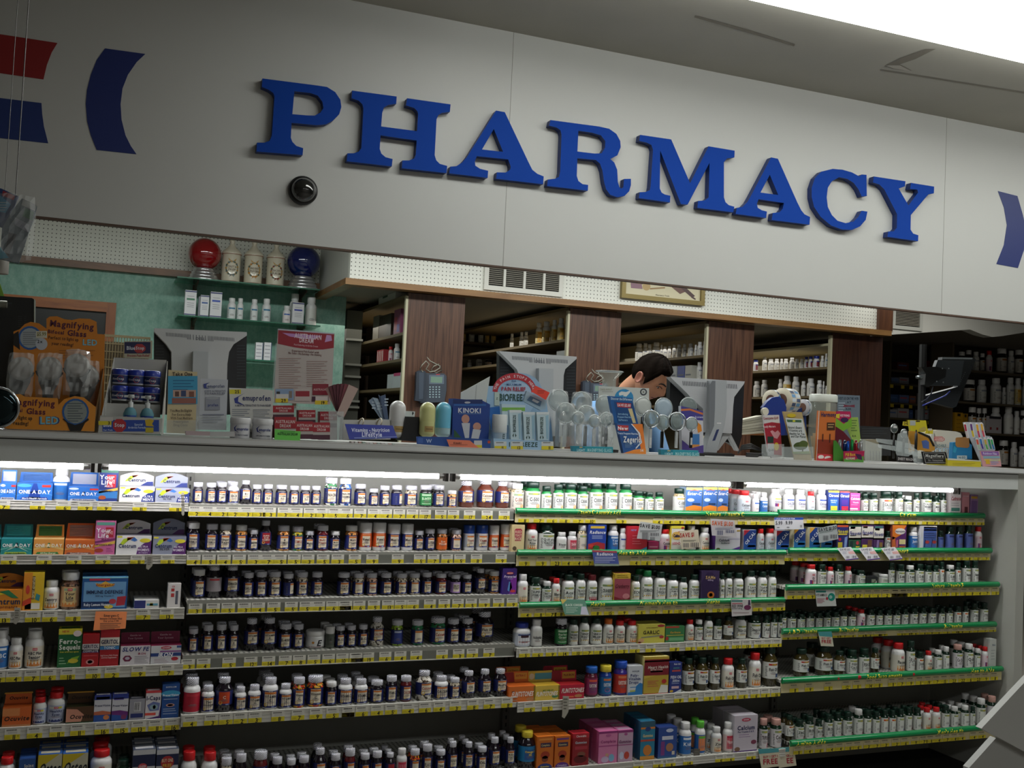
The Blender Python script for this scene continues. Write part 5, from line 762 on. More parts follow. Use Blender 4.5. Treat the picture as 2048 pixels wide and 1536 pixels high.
for (b, r), (yf, xa, xb_, xr, ys, yb, sty, _) in ROWS.items():
    z = onY(xr, ys, yf).z; zb2 = onY(xr, yb, yf).z
    xl, xr_ = onY(xa, ys, yf).x, onY(xb_, ys, yf).x
    xr_ = min(xr_, XR-.002)
    nm = '%s shelf of the %s' % (RN[r], BAY[b])
    desc = {'w': 'white metal shelf with white price rail', 'c': 'grey shelf with clear yellow-tagged price rail', 'g': 'shelf with green rounded bumper'}[sty]
    t = thing('store_shelf', '%s, %s' % (desc, nm), 'shelf', ((xl+xr_)/2, yf+.15, z-.02), 'shelves of the vitamin case')
    mb = MB(); mb.box(xl, xr_, yf+.004, YBK-.022, z-.012, z, perf); mb.build('deck', t)
    mb = MB()
    if sty == 'c':
        mb.box(xl, xr_, yf, yf+.004, zb2+.031, z, M('8c8c84', .4)); mb.box(xl, xr_, yf+.0, yf+.004, zb2, zb2+.031, railc); mb.box(xl, xr_, yf-.003, yf, zb2-.001, zb2+.002, M('c8c8c0', .2)); th = .031; tz = zb2+.001; ty = yf-.001
    elif sty == 'w':
        mb.box(xl, xr_, yf, yf+.004, zb2, z+.001, railw)
        for q in (.35, .68): mb.box(xl, xr_, yf-.0012, yf, zb2+(z-zb2)*q, zb2+(z-zb2)*q+.001, M('a8a69e'))
        mb.box(xl, xr_, yf-.002, yf+.004, z-.001, z+.002, railw); th = z-zb2-.003; tz = zb2+.001; ty = yf-.0015
    else:
        zg = onY(xr, ys+7.5, yf).z
        mb.box(xl, xr_, yf, yf+.004, zb2, zg+.004, cream_r); th = zg-zb2-.003; tz = zb2+.001; ty = yf-.001
    mb.build('price_rail', t)
    if sty == 'g':
        zh = onY(xr, ys-5, yf).z; rr = (zh-zg)/2; n = 8
        mb = MB(); vs = []
        for X in (xl+.001, xr_-.001): vs += [(X, yf+.003-rr*1.3*math.sin(math.pi*i/n), zg+rr-rr*math.cos(math.pi*i/n)) for i in range(n+1)]
        mb.add(vs, [(i, i+1, n+2+i, n+1+i) for i in range(n)], green_b, True); mb.add(vs, [tuple(range(n+1)), tuple(range(n+1, 2*n+2))[::-1]], green_b)
        for zo, x, s, wpx in GTXT.get((b, r), []):
            q1 = zo[0]+x/zo[2]; X = onY(q1, ys, yf).x; w = onY(q1+wpx/zo[2]/2, ys, yf).x-onY(q1-wpx/zo[2]/2, ys, yf).x
            mpg = lambda u, v, l=0: (u, yf+.003-rr*1.3*math.sqrt(max(0, 1-((v-zg-rr)/rr)**2))-.0006-l, v)
            mb.patch(X-w*.52, X+w*.52, zg+rr*.35, zg+rr*1.65, M('2c7838'), mpg, .0001, 2)
            mb.text(s, X, zg+rr*1.0, rr*1.3, M('ece64a'), mpg, w, lift=.0006)
        if (b, r) == ('B', 5):
            for px, q in ((1673, .4), (1715, .7), (1823, .5)): X = onY(px, 1350, yf).x; mb.poly([(X+rr*q*math.cos(a*.7), zg+rr+rr*q*math.sin(a*.7)) for a in range(9)], M('b82028'), lambda u, v, l=0: (u, yf+.003-rr*1.3*math.sqrt(max(0, 1-((v-zg-rr)/rr)**2))-.001, v))
        mb.build('green_bumper', t)
    SHELF[b, r] = (yf, z, t)
    for zo, L in TG.get((b, r), []):
        for q in L.split():
            x, p = q.split(':'); X = onY(zo[0]+float(x)/zo[2], (ys+yb)/2, yf).x; w = t['_w']
            o = bpy.data.objects.new('price_tag', tag_me(int(p), sty)); C.objects.link(o); o.parent = t
            o.location = (X-w[0], ty-w[1], tz-w[2]); o.scale = (1, 1, th/.03)
BRAND = set('Sentry Your~Life ABC ABC~Plus Citracal Caltrate FLINTSTONES MaxEPA Flex LEADER Omega-3~Hi LYS ECHI ECHI~GOLD Kids CALCIUM~MAG VITAMIN~A and OIL BIO'.split())|{'ABC Plus', 'ABC Plus~Senior', 'Your~Life', 'MaxEPA'}
for (b, r), groups in IT.items():
    yf, z, sh = SHELF[b, r]; pb = ROWS[b, r][7]; n = 0; seen = {}
    nm = 'vitamin_bottle' if b in 'LM' else 'supplement_bottle'
    for zo, L in groups:
        for it in L.split(';'):
            tk = it.split(); x0, x1, yt = (float(q) for q in tk[:3]); key = tk[3]; rest = tk[4:]
            px0, px1, py = zo[0]+x0/zo[2], zo[0]+x1/zo[2], zo[1]+yt/zo[2]
            place = '%s on %s shelf, %s' % (ORD[n], RN[r], BAY[b]); n += 1
            grp = 'items on the %s shelf of the %s' % (RN[r], BAY[b])
            if key in ST:
                text = ' '.join(rest)
                yc = yf+.03+random.uniform(-.003, .006)
                if b == 'M' and r <= 4: yc += .012
                for k in range(2):
                    xa, xb2 = onY(px0, py, yc).x, onY(px1, py, yc).x; xc = (xa+xb2)/2
                    D = (xb2-xa)*math.cos(math.atan2(xc, yc))*.98; yc = yf+.012+D/2+(.014 if b == 'M' and r <= 4 else .003)
                H = onY((px0+px1)/2, py, yc).z-z
                if ST[key][0] in ('b',) and H/D < 1.4: pass
                look = ST[key][8]; tt = text.replace('~', ' ')
                lb = '%s, %s' % (look, place)
                if tt not in ('_', '') and text not in BRAND and len((look+' '+place+' '+tt).split()) <= 15: lb = '%s reading %s, %s' % (look, tt, place)
                bottle(key, xc, yc, z+.0006, D, H, text, nm, lb, grp, rot=random.uniform(-.12, .12))
                if random.random() < pb:
                    for kk in range(1 if random.random() < .6 else 2):
                        y2 = yc+(D+.004)*(kk+1); x2 = xc+random.uniform(-.004, .004)
                        if y2+D/2 < YBK-.024: bottle(key, x2, y2, z+.0006, D, H, text, nm, '%s, %sbehind the %s' % (look if len(look.split()) < 8 else look.split(' with ')[0], '' if kk == 0 else 'second ', place), grp, rot=random.uniform(-.5, .5))
            else:
                fl = None; arch = False
                if len(rest) > 1: fl = onY(px0, zo[1]+float(rest[1])/zo[2], yf+.07).z-z; arch = len(rest) > 2
                yc = yf+.010; xa, xb2 = onY(px0, py, yc).x, onY(px1, py, yc).x
                h = onY((px0+px1)/2, py, yc).z-z
                dep = {'flat': .09, 'osc': .05, 'osy': .05, 'osb': .05}.get(key, min(.075, max(.035, (xb2-xa)*.7)))
                if fl and fl < h+.01: fl = h+.02
                o, loc = carton(key, xa, xb2, yc, z+.0005, h, dep, 'vitamin_carton', None, grp, fl, arch)
                o.location = loc; tag(o, '%s, %s' % (BX[key][3] if len(BX[key][3].split()) < 11 else BX[key][3].split(' with ')[0], place), 'box', grp)
                if b == 'L' and r in (6,) or (b, r) == ('A', 6) and key in ('gmo', 'gmp', 'pk3', 'pk4', 'tea', 'clm') or (b, r) == ('L', 3) and key == 'emc' or key in ('fl1', 'fl3'):
                    for kk in range(1 if key in ('emc', 'fl1', 'fl3', 'clm') else 2):
                        c = o.copy(); C.objects.link(c); c.location = (loc[0], loc[1]+(dep+.003)*(kk+1), loc[2]+(.0 if kk == 0 else .0)); c['label'] = '%s, %sbehind the %s' % (BX[key][3].split(' with ')[0], ('', 'second ')[kk], place); ALL.append(c)
                        for ch in [q for q in bpy.data.objects if q.parent == o]: d = ch.copy(); C.objects.link(d); d.parent = c
# ---------------------------------------------------------------- cards and coupons clipped to the shelf edges
def pxm(y): # label space in photo-plane pixels mapped on plane y
    return lambda u, v, l=0: (lambda p: (p.x, p.y-l, p.z))(onY(u, v, y-0))
def card(name, label, cat, pts, y, col, ops=(), t=.0012, group=None, back=None, lean=0):
    """thin card: pts are its corners seen in the photo, set at depth y; lean tips the lower edge forward"""
    ys = [p[1] for p in pts]; yt, yb = min(ys), max(ys)
    dep = lambda py: y-lean*(py-yt)/(yb-yt+1e-6)
    def mp(u, v, l=0): p = onY(u, v, dep(v)-l); return (p.x, p.y, p.z)
    from mathutils.geometry import tessellate_polygon
    n = len(pts); tr = tessellate_polygon([[Vector((a, b, 0)) for a, b in pts]])
    mb = MB(); mb.add([mp(a, b, 0) for a, b in pts], tr, M(col, .45)); f2 = [Vector(mp(a, b, 0))+Vector((0, t, 0)) for a, b in pts]
    mb.add(f2, tr, M(back or col, .5)); mb.add([mp(a, b, 0) for a, b in pts]+f2, [(i, (i+1) % n, (i+1) % n+n, i+n) for i in range(n)], M(back or col, .5))
    cardops(mb, ops, mp)
    return mb.build(name, tagv=(label, cat, group))
def cardops(mb, ops, mp, L=.0004):
    for i, op in enumerate(ops):
        k = op[0]; l = L+.00005*i
        if k == 'p': mb.poly(op[2], M(op[1], .45), mp, l)
        elif k == 'r': _, col, x0, y0, x1, y1 = op; mb.poly([(x0, y0), (x1, y0), (x1, y1), (x0, y1)], M(col, .45), mp, l)
        elif k == 'e': _, col, cx, cy, rx, ry = op; mb.poly([(cx+rx*math.cos(a*.35), cy+ry*math.sin(a*.35)) for a in range(18)], M(col, .45), mp, l)
        elif k == 't': # col,x,y,h,str,rot(deg, + = rising),bold,wmul
            _, col, x, y, h, st = op[:6]; rot = math.radians(op[6]) if len(op) > 6 else 0; wm = op[7] if len(op) > 7 else 1
            fit = op[8] if len(op) > 8 else None
            m2 = lambda u, v, ll=0: mp(u, 2*y-v, ll)
            mb.text(st, x, y, h, M(col, .45), m2, fit, lift=l+.0001, rot=rot, wmul=wm)
        elif k == 'l': # col,x0,y0,x1,rows,dy,th
            _, col, x0, y0, x1, rows, dy = op[:7]; sl = op[7] if len(op) > 7 else 0
            for j in range(rows): x2 = x1-(x1-x0)*(.0, .15, .05, .3)[j % 4]; yy = y0+j*dy; mb.poly([(x0, yy), (x2, yy+sl*(x2-x0)), (x2, yy+dy*.4+sl*(x2-x0)), (x0, yy+dy*.4)], M(col, .5), mp, l)
def bars(x0, y0, x1, y1, n=8, col='4a4a50', sl=0):
    w = (x1-x0)/n; return [('p', col, [(x0+i*w, y0+sl*i*w), (x0+i*w+w*(.35+.3*(i % 2)), y0+sl*i*w), (x0+i*w+w*(.35+.3*(i % 2)), y1+sl*i*w), (x0+i*w, y1+sl*i*w)]) for i in range(n)]
yk = 3.478
card('coupon', 'grey SAVE $1.00 coupon hanging left of the red-capped calcium bottle', 'coupon', [(1281, 1043), (1325, 1049), (1320, 1082), (1274, 1077)], yk, 'b8bcbc', [('t', '181a1c', 1300, 1053, 7, 'SAVE $1.00', -7, 1, 40), ('l', '6a7070', 1280, 1061, 1318, 2, 2.2)]+bars(1284, 1065, 1297, 1079)+bars(1300, 1066, 1318, 1072)+bars(1300, 1074, 1310, 1080))
card('coupon', 'cream SAVE $1.00 coupon with red print over the white calcium bottles', 'coupon', [(1359, 1062), (1396, 1059), (1401, 1094), (1363, 1098)], yk, 'cfc6b0', [('t', 'a82420', 1374, 1070, 8, 'SAVE $1', 4, .8, 28), ('l', '6a6a60', 1366, 1080, 1392, 2, 2.2)]+bars(1366, 1086, 1378, 1095, 6)+bars(1381, 1085, 1398, 1094, 8))
card('coupon', 'SAVE $1.00 coupon with orange print above the broad calcium carton', 'coupon', [(1421, 1037), (1469, 1041), (1473, 1074), (1424, 1071)], yk, 'c4c2c4', [('t', 'd4602c', 1445, 1047, 8, 'SAVE $1.00', -3, 1, 42), ('l', '707890', 1430, 1056, 1466, 2, 2.2)]+bars(1434, 1061, 1447, 1070, 7, '50587c')+bars(1451, 1060, 1469, 1066, 8, '50587c'))
card('coupon', 'grey SAVE $1.00 coupon over the blue cartons of the rightmost bay', 'coupon', [(1635, 1057), (1673, 1049), (1677, 1078), (1639, 1086)], yk, 'a8b0b0', [('t', '20262a', 1655, 1057.5, 6.5, 'SAVE $1.00', 9, 1, 36), ('l', '60706c', 1639, 1064, 1671, 2, 2.2, -.18)]+bars(1646, 1071, 1657, 1081, 6)+bars(1660, 1069, 1674, 1077, 6))
card('sale_sign', 'white SALE ITEM card with 5.99 and 9.99 on the top rail', 'sign', [(1548.6, 1035), (1606, 1035), (1608, 1058.5), (1550, 1059.5)], yk, 'dadce0', [('r', '2848a0', 1549, 1035, 1606.5, 1039.5), ('t', 'd8dcf0', 1561, 1037.3, 2.6, 'SALE ITEM'), ('t', 'd8dcf0', 1580, 1037.3, 2.6, 'SALE ITEM'), ('t', '30343c', 1558, 1046, 7, '5.99', 0, .7), ('t', '30343c', 1578, 1045.5, 7, '9.99', 0, .7), ('e', '808488', 1556.5, 1055, 3, 1.2), ('e', '808488', 1576, 1054.5, 3, 1.2)]+bars(1600, 1050, 1605, 1055, 3, '707478'))
for i, x in enumerate((1674, 1717, 1762)):
    w = ('leftmost, under the navy and yellow carton', 'middle one of the three', 'rightmost, beside the word Support')[i]
    card('coupon', 'white coupon with purple bottom edge, %s' % w, 'coupon', [(x, 1096.5), (x+28, 1094), (x+44, 1118), (x+18, 1121)], yk-.012, 'c8c8cc', [('t', '60606c', x+16, 1099, 4, 'SAVE $2', 2, 1, 20), ('p', 'c89c98', [(x+22, 1103), (x+33, 1102), (x+37, 1108), (x+24, 1108)]), ('l', '9090a0', x+11, 1103, x+20, 3, 2), ('p', '50307c', [(x+17, 1119), (x+42.5, 1116), (x+44, 1118), (x+18, 1121)])]+bars(x+18, 1112, x+25, 1117, 4)+bars(x+30, 1111, x+40, 1116, 5), lean=.012, group='coupons with purple edges')
card('shelf_card', 'blue and red vitamin shelf card hanging below the Health Aids rail', 'card', [(1184, 1100), (1233.5, 1102), (1239, 1132), (1189.5, 1132)], yk-.015, '4858a0', [('p', 'b0505c', [(1184, 1100), (1233.5, 1102), (1234, 1106), (1185, 1104)]), ('t', 'e4e8f0', 1210, 1108, 6, 'Radiance', 0, .9, 36), ('l', 'b0b8dc', 1190, 1114, 1232, 4, 3.2), ('p', '8c9c8c', [(1189, 1127), (1238, 1128), (1239, 1132), (1189.5, 1132)])])
card('shelf_card', 'green shelf card with yellow corner hanging on the Herbs rail', 'card', [(1121, 1198.5), (1169.5, 1199.5), (1179, 1230), (1129.5, 1229)], yk-.035, '5c8c78', [('p', 'd0b860', [(1121, 1198.5), (1134, 1199), (1125, 1208)]), ('t', 'd0dcd0', 1148, 1210, 4.4, 'BLACK COHOSH', 0, .9, 34), ('l', 'a8c4b4', 1132, 1215, 1156, 4, 3), ('p', 'c0c0d0', [(1163, 1213), (1172, 1213), (1178, 1230), (1161, 1229)])], lean=.01)
card('shelf_card', 'white RED WINE shelf card with purple grapes on the Herbs rail', 'card', [(1462, 1198), (1502, 1199), (1504, 1230), (1464, 1233)], yk-.025, 'c8c4c4', [('r', '5c8c88', 1463, 1200, 1485, 1204), ('r', 'b03850', 1464, 1206.5, 1485, 1208), ('t', '303038', 1475, 1212, 5, 'RED WINE', 0, .8, 22), ('t', '505058', 1474, 1217, 3, 'EXTRACT 200 mg', 0, .8, 20), ('e', '6c2c54', 1495, 1215, 7, 5), ('p', '3c2c48', [(1497, 1200), (1500, 1200), (1501, 1210), (1496, 1210)]), ('l', '8c6870', 1466, 1225, 1498, 1, 2)])
card('shelf_card', 'white and teal VITAMIN D shelf card below the red-capped D bottles', 'card', [(1630, 1179), (1669, 1179), (1673, 1212), (1634, 1213)], yk-.03, 'c8ccca', [('r', '2c7c74', 1632, 1181, 1652, 1185), ('t', '3c4040', 1643, 1190, 4.5, 'VITAMIN D', 0, .8, 22), ('e', '1c8c7c', 1663, 1194, 7, 8), ('t', 'e0ece8', 1662, 1194, 5, 'D'), ('e', 'a83848', 1654, 1197, 2.4, 3), ('l', 'b07080', 1634, 1197, 1650, 4, 2.6)])
card('shelf_card', 'teal and white BUY 1 GET 1 FREE card on the B vitamins rail', 'card', [(1635, 1260), (1663, 1263), (1667.5, 1293), (1642, 1292)], yk-.03, 'd0ccb8', [('p', '4c9ca0', [(1635, 1260), (1663, 1263), (1665, 1274), (1639, 1272)]), ('t', 'a82438', 1653, 1276.5, 3, 'BUY 1 GET 1', 0, .8, 22), ('t', 'a82438', 1653, 1283, 6.5, 'FREE', 0, .9, 22)])
card('shelf_card', 'teal and cream BUY 1 GET 1 FREE card at the bottom rail, front one', 'card', [(1516, 1498), (1557, 1496), (1563, 1532), (1523, 1537)], yk-.085, 'd0c8b0', [('p', '4c9ca4', [(1516, 1498), (1557, 1496), (1558, 1504), (1518, 1508)]), ('t', 'a82438', 1541, 1513, 4.5, 'BUY 1 GET 1', 5, .8, 34), ('t', 'a82438', 1541, 1523, 10, 'FREE', 4, .9, 34)])
card('shelf_card', 'teal and cream BUY 1 GET 1 FREE card half hidden behind another', 'card', [(1552, 1496), (1588, 1493), (1593, 1531), (1558, 1536)], yk-.075, 'd0c8b0', [('p', '4c9ca4', [(1552, 1496), (1588, 1493), (1589, 1502), (1553, 1506)]), ('t', 'a82438', 1579, 1511, 4.5, 'GET 1', 5, .8, 18), ('t', 'a82438', 1580, 1521, 10, 'EE', 4, .9, 18)])
card('price_note', 'orange handwritten price note on the third shelf of the left bay', 'note', [(191.5, 1223), (254, 1223.5), (251, 1257), (186.5, 1261)], yk-.02, 'e0834c', [('t', '4a2a20', 223, 1231, 4.5, 'Emergen-C', 0, .9, 32), ('t', '5a3426', 222, 1237, 3.4, 'Immune Defense 30ct', 0, .9, 50), ('t', '5a3426', 222, 1242, 3.4, 'Our price 7.99', 0, .9, 38), ('l', '8a5840', 200, 1246, 242, 4, 3.6)], lean=.01)
for i, (x, y, L, w) in enumerate(((299, 1110, 30, 'below the second shelf of the left bay'), (34, 1215, 34, 'below the third shelf at the far left'), (1131, 1392, 45, 'in front of the red children\'s vitamin carton'), (1393, 1497, 36, 'at the bottom shelf of the third bay'), (366, 985, 44, 'at the right end of the top left shelf'))):
    card('clip_strip', 'narrow clear plastic clip strip %s' % w, 'clip strip', [(x-5, y), (x+7, y+1), (x+6, y+L*.7), (x-2, y+L), (x-7, y+L-3), (x-6, y+L*.6)] if i < 4 else [(x-3, y), (x+2, y), (x+3, y+L), (x, y+L+3), (x-3, y+L)], 3.46-(.05 if i > 1 and i < 4 else 0), 'a8a498' if i != 3 else '5c5850', [('l', '6c6860', x-4, y+5, x+4, 4, L*.14)], t=.0015)
# ---------------------------------------------------------------- apothecary shelves on the teal wall
glass = M('7ab8a0', .05, trans=.85, alpha=1)
yg0, yg1 = 6.93, 7.23
for i, (x0, x1, py, pc) in enumerate(((354, 641, 565.5, 385), (360, 646, 640, 385), (350, 640, 718, 385))):
    z = onY(500, py, yg0).z; xa, xb = onY(x0, 560, yg0).x, onY(x1, 560, yg0).x
    mb = MB(); mb.box(xa, xb, yg0, yg1, z-.008, z, glass); mb.box(xa, xb, yg0-.0006, yg0, z-.008, z, M('2f6a54', .2))
    mb.build('glass_shelf', tagv=('%s green glass shelf on brackets against the teal wall' % ('upper', 'middle', 'lower')[i], 'shelf', 'glass shelves on the teal wall'))
ZG = [onY(500, q, yg0).z for q in (565.5, 640, 718)]
for px in (385, 597):
    x = onY(px, 650, 7.235).x; mb = MB(); mb.box(x-.012, x+.012, 7.225, 7.239, ZG[2]-.3, ZG[0]-.01, M('4a3524')); 
    for z in ZG: mb.hexa([(x-.004, 7.0, z-.02), (x+.004, 7.0, z-.02), (x+.004, 7.226, z-.05), (x-.004, 7.226, z-.05), (x-.004, 7.0, z-.0085), (x+.004, 7.0, z-.0085), (x+.004, 7.226, z-.0085), (x-.004, 7.226, z-.0085)], M('4a3524'))
    mb.build('shelf_standard', tagv=('brown slotted shelf standard with brackets, %s' % ('left, under the red globe' if px == 385 else 'right, under the blue globe'), 'shelf bracket'))
def sc_at(px, py, y): p = onY(px, py, y); q = onY(px+10, py, y); return p, (q-p).length/10*math.cos(math.atan2(p.x, p.y))
for nm, px, pt, pb, col in (('red', 409.5, 476, 541, '8c0c14'), ('blue', 608, 491, 553, '0c1a5c')):
    yy = 7.06; p, s = sc_at(px, 510, yy); r = 33.5*s; zt_ = onY(px, pt, yy).z; z0 = ZG[0]
    t = thing('globe_ornament', 'glossy %s glass pharmacy globe on a stepped silver base' % nm, 'ornament', (p.x, yy, z0), 'pharmacy globes on the top glass shelf')
    mb = MB(); mb.sphere((p.x, yy, zt_-r), r, M(col, .06, coat=1), 40); mb.build('globe', t)
    mb = MB(); h = zt_-2*r-z0+.012; pr = []
    for k in range(4): a = r*(.93-.1*k); pr += [(a, h*(k/4)), (a*1.02, h*(k/4+.08)), (a*.98, h*(k/4+.2)), (a*.9, h*(k/4+.245))]
    mb.lathe(pr, M('c8c8cc', .25, .85), (p.x, yy, z0), 32); mb.build('base', t)
crm = M('d8d0bc', .3, coat=.4)
for k, (x0, x1, pt, pb, w, t1) in enumerate(((443, 483, 478, 562, 'red globe', 'CRETA~PREP'), (488, 527, 481, 566, 'other two jars', 'UNGUENT~PEPSIN'), (533, 571, 486, 570, 'blue globe', 'DIACHYL~PURUM'))):
    yy = 7.06; p, s = sc_at((x0+x1)/2, 520, yy); r = (x1-x0)/2*s; H = onY((x0+x1)/2, pt, yy).z-ZG[0]; z0 = ZG[0]
    t = thing('apothecary_jar', 'cream apothecary jar with floral wreath, %s' % ('beside the red globe', 'between the other two jars', 'beside the blue globe')[k], 'jar', (p.x, yy, z0), 'apothecary jars on the top glass shelf')
    mb = MB(); mb.lathe([(r*.93, 0), (r*.97, .004), (r*.93, .012), (r*.93, H*.62), (r*.98, H*.64)], crm, (p.x, yy, z0), 32)
    for v in (.03, .635): mb.lathe([(r*.985, H*v), (r*.99, H*v+.003)], M('8a4a30'), (p.x, yy, z0), 32)
    rr = r*.93+.0006; mp = lambda u, v, l=0: (p.x+(rr+l)*math.sin(u/rr), yy-(rr+l)*math.cos(u/rr), v)
    zc_ = z0+H*.32; wr = ('5c6c6c', 'b87c2c', '7c3428')[k]
    n = 26
    for j in range(n):
        a = 2*math.pi*j/n; cx, cz_ = r*.62*math.cos(a), H*.15*math.sin(a); q = r*(.12 if j % 2 else .08)
        mb.poly([(cx+q*math.cos(b*1.257)*1.1, zc_+cz_+q*math.sin(b*1.257)) for b in range(5)], M((wr, 'b08c4c', '5c6858')[j % 3]), mp, .0002*(j % 3))
    for sx in (-1, 1): mb.poly([(sx*r*.1, zc_+H*.17), (sx*r*.45, zc_+H*.23), (sx*r*.3, zc_+H*.16)], M('b8904c'), mp, .0008); mb.poly([(0, zc_-H*.15), (sx*r*.25, zc_-H*.2), (sx*r*.1, zc_-H*.12)], M(wr), mp, .0008)
    mb.text(t1, 0, zc_, H*.045, M('6c5c48'), mp, r*.9, lift=.0008); mb.build('jar_body', t)
    mb = MB(); mb.lathe([(r*.99, H*.641), (r*1.01, H*.66), (r*.97, H*.69), (r*.8, H*.74), (r*.45, H*.8), (r*.26, H*.87), (r*.2, H*.9), (r*.3, H*.93), (r*.27, H*.965), (r*.12, H*.99), (.001, H)], crm, (p.x, yy, z0), 32)
    mb.lathe([(r*1.0, H*.645), (r*1.015, H*.652)], M('8a4a30'), (p.x, yy, z0), 32); mb.build('lid', t)
# small stock on the glass shelves
def pbox(x0, x1, pt, z0, y, dep, cols, nm='medicine_box', label='', ops=(), cat='box', group=None):
    a, b = onY(x0, pt, y), onY(x1, pt, y); zt_ = (a.z+b.z)/2; mb = MB(); mb.box(a.x+.0004, b.x-.0004, y, y+dep, z0+.0006, zt_, M(cols[0]))
    W, H = b.x-a.x, zt_-z0; mp = planeY(y-.0003)
    for o in ops:
        if o[0] == 'r': mb.patch(a.x+W*o[2], a.x+W*o[4], z0+H*o[3], z0+H*o[5], M(o[1]), mp, .0003)
        elif o[0] == 't': mb.text(o[5], a.x+W*o[2], z0+H*o[3], H*o[4], M(o[1]), mp, W*.85, lift=.0007)
    return mb.build(nm, tagv=(label, cat, group))
bl = lambda c: [('r', '2c3470', 0, .93, 1, .98), ('r', '2c3470', 0, .05, 1, .09), ('r', c, .15, .62, .85, .69)]+[('r', '9a9aa4', .2, v, .8, v+.02) for v in (.35, .42, .5, .76)]
g1 = 'boxes and bottles on the glass shelves'
for x0, x1, pt, c, w in ((371, 394, 580.5, '3c7c5c', 'leftmost on the middle glass shelf'), (402, 419, 590.5, '3c5c9c', 'short one between two taller boxes on glass'), (422, 445, 584, '2c4cb0', 'third on the middle glass shelf'), (586, 609, 605, '2c3ca0', 'beside the large lotion bottle on glass')):
    pbox(x0, x1, pt, ZG[1], 7.0, .06, ['d8d8dc'], label='white medicine box with blue bands, %s' % w, ops=bl(c), group=g1)
pbox(398, 402, 593, ZG[1], 7.05, .05, ['b0b0bc'], label='thin white box edge behind the short box on glass', group=g1)
for x0, x1, w in ((512, 527, 'left of a pair on the lower glass shelf'), (529, 544, 'right of a pair on the lower glass shelf')):
    pbox(x0, x1, 685, ZG[2], 7.0, .05, ['d8d8dc'], label='small white medicine box, %s' % w, ops=[('r', '7a7a88', .1, v, .8, v+.03) for v in (.2, .4, .6, .8)]+[('r', '3c4c6c', .9, 0, 1, 1)], group=g1)
def rb(px0, px1, pt, z0, y, st, label, nm='stock_bottle', cat='bottle', group=None, text='', X=None):
    pc = (px0+px1)/2
    p = onY(pc, pt, y) if X is None else onX(pc, pt, X)
    d = (p-CAM).dot(FW); D = (px1-px0)*d/FPX*.96
    return bottle(st, p.x, p.y, z0+.0007, D, max(p.z-z0, D*1.05), text, nm, label, group, cat)
for x0, x1, pt, w in ((456, 473, 596.5, 'first'), (475, 488, 597, 'second'), (502, 517, 599, 'third'), (525, 543, 598, 'fourth')): rb(x0, x1, pt, ZG[1], 7.05, 'GX', 'small white bottle with blue and red print, %s on the middle glass shelf' % w, group=g1)
rb(566, 582, 612, ZG[1], 7.04, 'Wr', 'small white bottle with red stripe left of the blue-banded box', group=g1)
rb(612, 635, 595, ZG[1], 7.09, 'W', 'large white lotion bottle at the right end of the glass shelf', group=g1)
rb(580, 601, 588, ZG[1], 7.13, 'W', 'white capsule-shaped container behind the boxes on the glass shelf', 'capsule_container', 'container', g1)
# ---------------------------------------------------------------- office door on the teal wall
D0 = 7.23; f = lambda x, y: onY(x, y, D0)
ztd = f(150, 600).z; zti = f(150, 620).z; xr0, xr1 = f(208, 700).x, f(227, 700).x; xl0 = f(-40, 700).x
om = woodmat('doorwood', '7a3f14', '9a5a22', 0, 10); omh = woodmat('doorwoodh', '7a3f14', '9a5a22', 1, 10)
mb = MB(); mb.box(xr0, xr1, D0-.03, D0+.02, .2, ztd, om); mb.box(xl0, xr0, D0-.03, D0+.02, zti, ztd, omh); mb.box(xl0-.08, xl0, D0-.03, D0+.02, .2, ztd, om)
mb.box(xl0, xr0, D0-.004, D0+.01, .2, zti, M('0a0a0a', .3)); struct('door_1', mb)  # black pane put in for the unlit inside of the doorway
# ---------------------------------------------------------------- pharmacy shelving
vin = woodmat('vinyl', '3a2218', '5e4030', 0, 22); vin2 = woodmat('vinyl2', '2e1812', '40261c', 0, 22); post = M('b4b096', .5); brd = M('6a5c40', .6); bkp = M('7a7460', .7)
zw = zBb-.004; yW = 6.37
GON = []
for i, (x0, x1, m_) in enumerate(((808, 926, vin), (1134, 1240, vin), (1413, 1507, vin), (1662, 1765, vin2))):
    a, b = onY(x0, 700, yW).x, onY(x1, 700, yW).x; GON.append((a, b))
    t = thing('pharmacy_shelving', 'open shelving run with brown woodgrain end panel, %s' % ('first from the left, behind a wall phone', 'second, behind the middle monitor', 'third, right of the pharmacist', 'fourth, right of the label rolls')[i], 'shelving', ((a+b)/2, yW, 0), 'shelving runs in the pharmacy')
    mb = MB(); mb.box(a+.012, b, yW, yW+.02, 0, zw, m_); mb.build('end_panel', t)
    mb = MB(); mb.box(a-.004, a+.012, yW, yW+.03, 0, zw-.02, post); mb.build('post', t)
    mb = MB(); mb.box(b-.02, b, yW+.02, 8.75, 0, zw-.05, bkp); mb.build('back_panel', t)
    zl = {0: (588, 663, 716, 775, 840), 1: (613, 677, 712, 768, 830), 2: (641, 709, 757, 810), 3: (686, 733, 791, 850)}[i]
    zs_ = [onY(x0, q, yW).z for q in zl]
    for z in zs_: mb = MB(); mb.box(a, b-.02, yW+.03, 8.7, z-.018, z, brd if not (i == 3 and z == zs_[0]) else post); mb.build('shelf_board', t)
    GON[i] = (a, b, zs_)
g2 = 'stock on the pharmacy side shelves'
def side(i, r, items, st, word):
    a, b, zs_ = GON[i]
    for k, it in enumerate(items):
        x0, x1, pt = it[:3]; s_ = it[3] if len(it) > 3 else st
        rb(x0, x1, pt, zs_[r], 0, s_, '%s, %s on %s' % (ST[s_][8].replace(' with white label', '').replace(' and red print', '').replace(' and pink label', ''), ORD[k], word), group=g2, X=a+.06+(x1-x0)*.0012)
